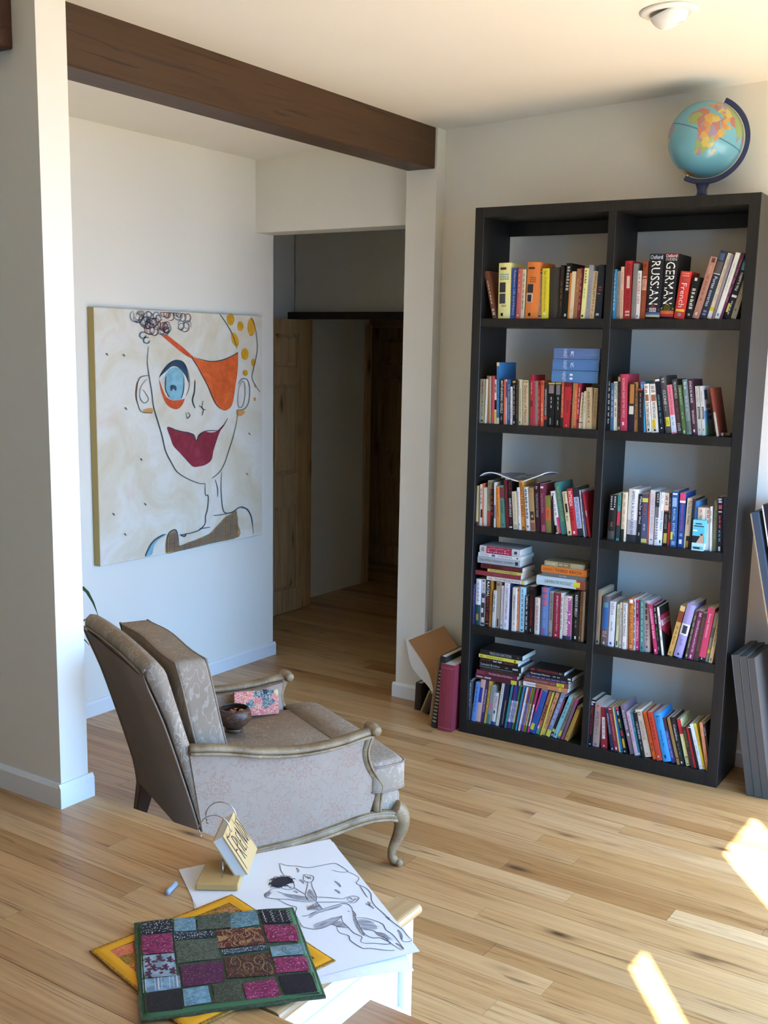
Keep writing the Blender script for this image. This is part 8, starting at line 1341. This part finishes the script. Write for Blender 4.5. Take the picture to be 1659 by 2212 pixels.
def stitched(name, base, spark, thr, sc, alt=None, rough=0.6):
    key = 'cloth_' + name + base
    if key in MATS: return MATS[key]
    w = NT(key, rough)
    c = w.mix(w.ramp(w.noise(w.tc, sc * 0.5, 3), [(0.4, 0.0), (0.65, 1.0)]), tuple(x * 0.7 for x in lin(base)), tuple(min(1, x * 1.2) for x in lin(base)))
    if alt: c = w.mix(w.ramp(w.math('SINE', w.math('MULTIPLY', w.noise(w.tc, sc * 0.16, 3, 0.5, 1.0), 45.0)), [(0.6, 0.0), (0.8, 1.0)]), c, alt)
    d = w.vor(w.tc, sc)
    c = w.mix(w.ramp(d, [(thr * 0.7, 1.0), (thr, 0.0)]), c, spark)
    w.bump(w.noise(w.tc, sc * 2, 2), 0.3, 0.002)
    MATS[key] = w.out(c); return MATS[key]
M_OR = mat('yellow_cotton', '#e09c14', 0.75, bump=0.15, bscale=400)
M_GR = mat('green_cotton', '#3e6038', 0.8, bump=0.2, bscale=500)
r1, A1, hz1 = cloth('patchwork_cloth', ORANGE, ZP + 0.0032, M_OR, 0.026, None, stitched('gold_sequin', '#a8741c', '#ecd078', 0.22, 330, '#6c4410'), 0.003, 0.0006, 'yellow-orange sequinned patchwork cloth partly under the green one')
for c, q in OPATCH:
    b = MB(); fill(b, q, lambda a, y: (a, y, hz1(a, y) + 0.001)); A1(b.obj('patch', stitched('op', c, '#e8b070', 0.2, 220, '#c8843c'), None, recalc=False))
r2, A2, hz2 = cloth('patchwork_cloth', GREEN, ZP + 0.0085, M_GR, 0.017, None, stitched('green_ground', '#3a4a34', '#6c7c58', 0.18, 260), 0.0035, 0.0010, 'green-bordered patchwork cloth of dark beaded squares on top')
SP = {'black_beaded': ('#e4e6ec', .30, 210, None), 'magenta': ('#d8b0bc', .20, 130, '#a04068'), 'starry': ('#5c2c3c', .36, 60, None), 'striped': ('#c8c4c4', .12, 90, None), 'black': ('#54506c', .16, 170, None), 'light_blue': ('#dce8ec', .17, 190, None), 'olive': ('#a09c84', .24, 260, '#30342c'), 'spiral': ('#b4b8b8', .15, 120, None), 'beaded': ('#e4e8ec', .34, 260, None), 'maroon': ('#b09468', .14, 150, '#a07c4c'), 'paisley': ('#4c6468', .16, 150, None), 'purple': ('#c8b0c8', .18, 210, None), 'brown': ('#c8b8a0', .14, 120, '#6c4428')}
rr = random.Random(3)
def lerp4(q, u, v):
    a, b_, c_, d_ = [Vector(x) for x in q[:4]]
    return a * (1 - u) * (1 - v) + b_ * u * (1 - v) + c_ * u * v + d_ * (1 - u) * v
for nm, c, q in PATCH:
    sp = SP[nm]; b = MB(); vs = []; N = 6
    for j in range(N + 1):
        for i in range(N + 1):
            p = lerp4(q, i / N, j / N); e = 0.0 if i in (0, N) or j in (0, N) else 1.0
            vs.append((p.x, p.y, hz2(p.x, p.y) + 0.0020 + 0.0008 * e))
    b.add(vs, [(j * (N + 1) + i, j * (N + 1) + i + 1, (j + 1) * (N + 1) + i + 1, (j + 1) * (N + 1) + i) for j in range(N) for i in range(N)])
    po = A2(b.obj('patch', stitched(nm, c, sp[0], sp[1], sp[2], sp[3]), None, smooth=True, recalc=False))
    # raised needlework
    e = MB(); pl3 = lambda a, y: (a, y, hz2(a, y) + 0.0034)
    if nm == 'striped':
        for u in (.08, .33, .42, .5, .72, .82, .92): ribbon(e, [tuple(lerp4(q, u, .04)), tuple(lerp4(q, u, .5)), tuple(lerp4(q, u, .96))], .0035 if u in (.42, .92) else .0016, pl3)
        ec = '#c4bcbc'
    elif nm == 'spiral':
        for u in (.12, .38, .66, .9):
            ribbon(e, [tuple(lerp4(q, u + .045 * math.sin(k * 1.3) * (1 if u in (.38, .9) else .4), .06 + .9 * k / 22)) for k in range(23)], .0016, pl3)
        ec = '#b8bcb8'
    elif nm in ('maroon', 'brown'):
        for (u, v) in ((.2, .3), (.45, .6), (.7, .35), (.85, .7)):
            ribbon(e, [tuple(lerp4(q, u + (.02 + .012 * k) * math.cos(k * .7), v + (.05 + .03 * k) * math.sin(k * .7))) for k in range(12) if 0 < v + (.05 + .03 * k) * math.sin(k * .7) < 1], .0015, pl3)
        ec = '#a88c5c'
    elif nm == 'starry':
        for (u, v) in ((.2, .25), (.55, .18), (.85, .3), (.35, .6), (.7, .62), (.9, .8), (.2, .85)):
            for k in range(5): ribbon(e, [tuple(lerp4(q, u, v)), tuple(lerp4(q, u + .06 * math.cos(k * 1.257), v + .09 * math.sin(k * 1.257))), tuple(lerp4(q, u + .1 * math.cos(k * 1.257), v + .15 * math.sin(k * 1.257)))], .006, pl3)
        ec = '#54283a'
    elif nm == 'paisley':
        for s_ in (1, .7): ribbon(e, [tuple(lerp4(q, .62 + .3 * s_ * math.cos(k * .42), .5 + .42 * s_ * math.sin(k * .42))) for k in range(14)], .0018, pl3)
        ec = '#48605c'
    else: continue
    e.obj('embroidery', flat(ec), po, recalc=False).matrix_parent_inverse = Matrix.Identity(4)

# chalk stick
a, c_ = Vector(CHALK[0]), Vector(CHALK[1])
cst = MB().sweep([(a.x, a.y, ZP + 0.0077), (a.x + (c_ - a).x * .06, a.y + (c_ - a).y * .06, ZP + 0.0077), (c_.x - (c_ - a).x * .08, c_.y - (c_ - a).y * .08, ZP + 0.0077), (c_.x, c_.y, ZP + 0.0077)], [0.0055, 0.0072, 0.0074, 0.006], 12)
tag(cst.obj('chalk_stick', mat('blue_grey_chalk', '#a0a8ae', 0.9, bump=0.4, bscale=300), smooth=True), 'short blue-grey stick of chalk on the bare raised floor', 'chalk')

# flip book on a small easel
stb = [Vector(q) for q in STANDBASE]        # near-left, near-right, far-left
zb0, zb1 = ZP + 0.0042, ZP + 0.022
ev = empty('desk_easel', (stb[0].x, stb[0].y, zb0)); tag(ev, 'small fibreboard desk easel with a bent wire prop', 'easel')
fr = stb[1] + stb[2] - stb[0]
inv = Matrix.Translation((-stb[0].x, -stb[0].y, -zb0))
def E_(o, r=ev, i=inv): o.parent = r; o.matrix_parent_inverse = i; return o
b = MB(); cs4 = [stb[0], stb[1], fr, stb[2]]
b.add([(q.x, q.y, z) for z in (zb0, zb1) for q in cs4], [(3, 2, 1, 0), (4, 5, 6, 7), (0, 1, 5, 4), (1, 2, 6, 5), (2, 3, 7, 6), (3, 0, 4, 7)])
E_(b.obj('base_board', M_MDF, None, bevel=0.002))
B1, B2, T1 = [Vector(q) for q in FLIP]
wv = B2 - B1; hv = T1 - B1; nv = wv.cross(hv).normalized()      # outward normal of the front cover
if nv.z < 0: nv = -nv
mid = B1 + wv * 0.5
ub = hv.normalized()
wl = []
for f in (0.36, 0.64):
    p_top = B1 + wv * f + ub * (hv.length * 0.72) - nv * 0.036
    base_p = stb[0] + (stb[1] - stb[0]) * 0.56 + (stb[2] - stb[0]) * (0.25 + (f - .36) * 0.8)
    wl.append([(base_p.x, base_p.y, zb1 - 0.002), (base_p.x + .002, base_p.y, zb1 + 0.03), tuple(p_top)])
b = MB()
for q in wl: b.sweep(crom(q, 5), 0.0016, 6)
b.sweep([wl[0][2], wl[1][2]], 0.0016, 6)
b.sweep([tuple((Vector(wl[0][0]) * .4 + Vector(wl[0][2]) * .6)), tuple((Vector(wl[1][0]) * .4 + Vector(wl[1][2]) * .6))], 0.0014, 6)
E_(b.obj('wire_prop', M_STEEL, None, smooth=True))
fb = empty('flip_book', tuple(B1)); tag(fb, 'ring-bound tan flip book with hand-lettered cover propped on the small easel', 'book')
invf = Matrix.Translation(-B1)
def quad_block(name, off0, off1, m, inset=0.0, ext=0.0):
    a0 = B1 + wv.normalized() * inset + ub * (inset - ext); a1 = B2 - wv.normalized() * inset + ub * (inset - ext)
    up_ = ub * (hv.length - 2 * inset + ext)
    vs = []
    for o_ in (off0, off1): vs += [tuple(q - nv * o_) for q in (a0, a1, a1 + up_, a0 + up_)]
    return E_(MB().add(vs, [(0, 1, 2, 3), (7, 6, 5, 4), (0, 4, 5, 1), (1, 5, 6, 2), (2, 6, 7, 3), (3, 7, 4, 0)]).obj(name, m, None), fb, invf)
M_CARD = mat('tan_card', '#c4a068', 0.6)
quad_block('front_cover', 0.0, 0.002, M_CARD)
quad_block('pages', 0.0021, 0.0295, mat('white_pages', '#dedbd2', 0.8), 0.002)
quad_block('back_cover', 0.0296, 0.0325, M_CARD)
def fpos(u, v, l=0.0006): return tuple(B1 + wv * u + ub * (hv.length * v) + nv * l)
b = MB()
for q in [[(.10, .08), (.11, .45), (.10, .86), (.13, .88), (.2, .84)], [(.10, .52), (.17, .53), (.22, .50)], [(.28, .80), (.28, .22)], [(.28, .80), (.36, .74), (.36, .58), (.28, .52), (.4, .2)], [(.42, .7), (.43, .3)], [(.41, .84), (.44, .85)], [(.5, .72), (.5, .32), (.58, .31)], [(.5, .52), (.56, .53)], [(.5, .72), (.57, .73)], [(.64, .26), (.63, .82), (.74, .3), (.74, .84)], [(.82, .84), (.82, .34), (.89, .45), (.90, .66), (.82, .84)], [(.93, .9), (.97, .6), (.94, .28)]]:
    ribbon(b, crom(q, 4) if len(q) > 2 else q, 0.03, lambda u, v: fpos(u, v))
E_(b.obj('cover_lettering', mat('dark_ink', '#3a2a24', 0.8), None, recalc=False), fb, invf)
for u in (0.16, 0.72):
    c0 = B1 + wv * u + ub * (hv.length * 0.93); rc = c0 - nv * 0.020 + ub * 0.026; q = []
    for k in range(23):
        an = math.radians(-75 + k * 250 / 22); q.append(tuple(rc + (nv * math.cos(an) + ub * math.sin(an)) * 0.040))
    rg = E_(MB().sweep(q, 0.0017, 6).obj('binder_ring', M_STEEL, None, smooth=True), fb, invf)
    bq_ = Vector(q[-1]); kb = MB().lathe([(0.0005, -0.004)] + [(0.004 * math.cos(a), 0.004 * math.sin(a)) for a in (-.9, -.4, 0, .4, .9)] + [(0.0005, 0.004)], 10)
    kb.v = [(x + bq_.x, y + bq_.y, z + bq_.z) for x, y, z in kb.v]
    E_(kb.obj('ring_knob', M_STEEL, None, smooth=True), rg, Matrix.Identity(4))

# ------------------------------------------------------------------ beside the bookcase, left
def standing(name, label, cat, a0, y0, t, h, d, col, lean, rz, hard=True, dec=()):
    o = build_book(t, h, d, col, list(dec), hard, hash(name) % 97); o.name = name
    o.matrix_world = Matrix.Translation((a0, y0, 0.0006 + (t * math.sin(lean) if lean > 0 else 0))) @ Matrix.Rotation(rz, 4, 'Z') @ Matrix.Rotation(lean, 4, 'Y')
    return tag(o, label, cat, 'books on the floor beside the bookcase')
standing('book', 'tall red cloth-bound book on the floor against the bookcase side', 'book', -0.088, -0.045, 0.070, 0.315, 0.22, '#8e2a36', 0.03, 0.05, True, [('b', .05, .055, '#b8787c', .05, .95), ('b', .95, .955, '#b8787c', .05, .95)])
standing('book', 'black volume with a ribbed beige spine next to the red book', 'book', -0.130, -0.03, 0.028, 0.345, 0.24, '#26221e', 0.115, 0.05, True, [('b', .2 + .05 * k, .22 + .05 * k, '#a89878', .15, .8) for k in range(15)])
standing('book', 'slim brown book leaning beside the ribbed black volume', 'book', -0.156, -0.012, 0.017, 0.325, 0.22, '#9a734c', 0.12, 0.05, True)
standing('book', 'dark brown book standing at the pilaster foot behind the curled pad', 'book', -0.326, 0.138, 0.034, 0.135, 0.108, '#3a281e', 0.03, 0.0, True)
standing('book', 'thin yellow-green book leaning behind the curled pad', 'book', -0.286, 0.13, 0.009, 0.12, 0.11, '#a8a050', 0.38, 0.0, False)
standing('book', 'reddish brown book leaning behind the curled pad', 'book', -0.272, 0.12, 0.015, 0.11, 0.11, '#6a4230', 0.38, 0.0, False)
standing('book', 'dark ribbed book leaning under the curled pad', 'book', -0.250, 0.112, 0.015, 0.10, 0.11, '#3a342c', 0.36, 0.0, False)
# big drawing pad: board in front, curling sheets behind
pad = empty('drawing_pad', (-0.2, 0.0, 0)); tag(pad, 'large drawing pad with brown board and curling white sheets leaning on the wall', 'drawing pad')
Lb, Lw, Rb = crom(PAD_B, 4), crom(PAD_W, 4), crom(PAD_R, 4)
def sheet_lr(name, L, R_, m, th, k=0.0):
    n = len(L); N = 8; vs = []
    for i in range(n):
        for j in range(N + 1):
            u = j / N; p = Vector(L[i]).lerp(Vector(R_[i]), u); vs.append(tuple(p + Vector((0, k, 0))))
    f = [(i * (N + 1) + j, i * (N + 1) + j + 1, (i + 1) * (N + 1) + j + 1, (i + 1) * (N + 1) + j) for i in range(n - 1) for j in range(N)]
    b = MB().add(vs, f); b.add([(x, y + th, z) for x, y, z in vs], [q[::-1] for q in f])
    per = list(range(N + 1)) + [i * (N + 1) + N for i in range(1, n)] + [(n - 1) * (N + 1) + j for j in range(N - 1, -1, -1)] + [i * (N + 1) for i in range(n - 2, 0, -1)]
    b.add([vs[i] for i in per] + [(vs[i][0], vs[i][1] + th, vs[i][2]) for i in per], [(i, (i + 1) % len(per), len(per) + (i + 1) % len(per), len(per) + i) for i in range(len(per))])
    o = b.obj(name, m, pad, smooth=False); o.matrix_parent_inverse = Matrix.Translation((0.2, 0, 0)); return o
sheet_lr('backing_board', Lb, Rb, mat('brown_board', '#a8794c', 0.8), 0.002)
for k in range(4):
    Lk = [tuple(Vector(a).lerp(Vector(c), 0.28 + 0.24 * k)) for a, c in zip(Lb, Lw)]
    sheet_lr('paper_leaf', Lk, Rb, M_PAPER, 0.0006, 0.0035)

# ------------------------------------------------------------------ beside the bookcase, right
def leaning(name, label, cat, group, x_top, z_top, x_bot, t, y0, y1, m, off):
    """flat board whose top rests towards the bookcase side; profile in x,z"""
    dx, dz_ = x_bot - x_top, z_top; L = math.hypot(dx, dz_); nx_, nz_ = dz_ / L, dx / L
    poly = [(x_bot + off, 0.0006 + 0), (x_top + off, z_top), (x_top + off + nx_ * t, z_top + nz_ * t), (x_bot + off + nx_ * t, 0.0006 + nz_ * t)]
    return MB().prism(poly, 1, y0, y1)
M_BLACK_SHEEN = mat('black_veneer_sheen_tint', '#45443f', 0.5)  # bookcase's black veneer, lightened: window sheen put into the base colour
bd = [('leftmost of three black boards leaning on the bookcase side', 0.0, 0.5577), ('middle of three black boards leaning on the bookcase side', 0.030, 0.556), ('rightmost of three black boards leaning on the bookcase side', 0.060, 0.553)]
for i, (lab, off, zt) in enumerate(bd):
    o = leaning('shelf_board', lab, 'board', None, 1.188, zt, 1.290, 0.0265, 0.035 + 0.004 * i, 0.30, M_BLACK, off).obj('shelf_board', M_BLACK_SHEEN, bevel=0.001)
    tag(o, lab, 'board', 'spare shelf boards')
M_FRB = mat('black_frame_paint', '#1c1f24', 0.45)
M_BLU = mat('dark_blue_board', '#3a4654', 0.6)
for i, (lab, off, m1, m2, zt, ya) in enumerate([('dark blue panel with a wooden edge leaning high against the bookcase side', 0.0, M_BLU, mat('raw_wood_edge', '#a88c64', 0.7), 1.112, 0.115), ('black framed picture leaning behind the dark blue panel', 0.038, M_FRB, M_PAPER, 1.145, 0.13)]):
    root = empty('leaning_panel' if i == 0 else 'framed_picture', (1.42 + off, 0.2, 0)); tag(root, lab, 'panel' if i == 0 else 'picture')
    inv = Matrix.Translation((-1.42 - off, -0.2, 0))
    o = leaning('x', '', '', None, 1.200, zt, 1.46, 0.024, ya, 0.30, m1, off).obj('panel_board' if i == 0 else 'picture_frame', m1, bevel=0.001); E_(o, root, inv)
    o = leaning('x', '', '', None, 1.196, zt - 0.004, 1.456, 0.0045, ya - 0.001, 0.30, m2, off).obj('wooden_edge' if i == 0 else 'mat_board', m2); E_(o, root, inv)

# ------------------------------------------------------------------ plant behind the partition
pl = empty('potted_plant', (-1.15, -1.36, 0)); tag(pl, 'green strap-leaved plant behind the partition with leaf tips showing', 'plant')
MB().lathe([(0.075, 0.0005), (0.085, 0.01), (0.105, 0.16), (0.112, 0.17), (0.108, 0.18), (0.098, 0.175), (0.095, 0.15), (0.001, 0.15)], 24).obj('pot', mat('terracotta_pot', '#9c5c3c', 0.8), pl, smooth=True)
MB().sweep([(0, 0, 0.14), (0.005, 0, 0.3), (0, 0.005, 0.46)], [0.012, 0.010, 0.008], 8).obj('stem', flat('#6c5c3c'), pl, smooth=True)
def leaf(ang, ln, rise, drop):
    b = MB(); n = 10; vs = []
    for k in range(n + 1):
        t_ = k / n; r = ln * t_; z = 0.42 + rise * math.sin(t_ * 1.9) - drop * t_ * t_; wd = 0.015 * math.sin(math.pi * min(1, t_ * 0.92 + 0.08)) ** 0.7
        c_, s_ = math.cos(ang), math.sin(ang)
        vs += [(r * c_ - wd * s_, r * s_ + wd * c_, z), (r * c_, r * s_, z - 0.004), (r * c_ + wd * s_, r * s_ - wd * c_, z)]
    b.add(vs, [(3 * i + k, 3 * i + k + 1, 3 * i + k + 4, 3 * i + k + 3) for i in range(n) for k in (0, 1)])
    b.obj('leaf', mat('plant_leaf', '#2c4428', 0.4), pl, smooth=True)
for k in range(11): leaf(0.3 + k * 2.4, 0.13 + 0.02 * (k % 3), 0.16 + 0.05 * (k % 4), 0.06)
leaf(0.15, 0.27, 0.46, 0.20)
leaf(-0.35, 0.235, 0.42, 0.26)
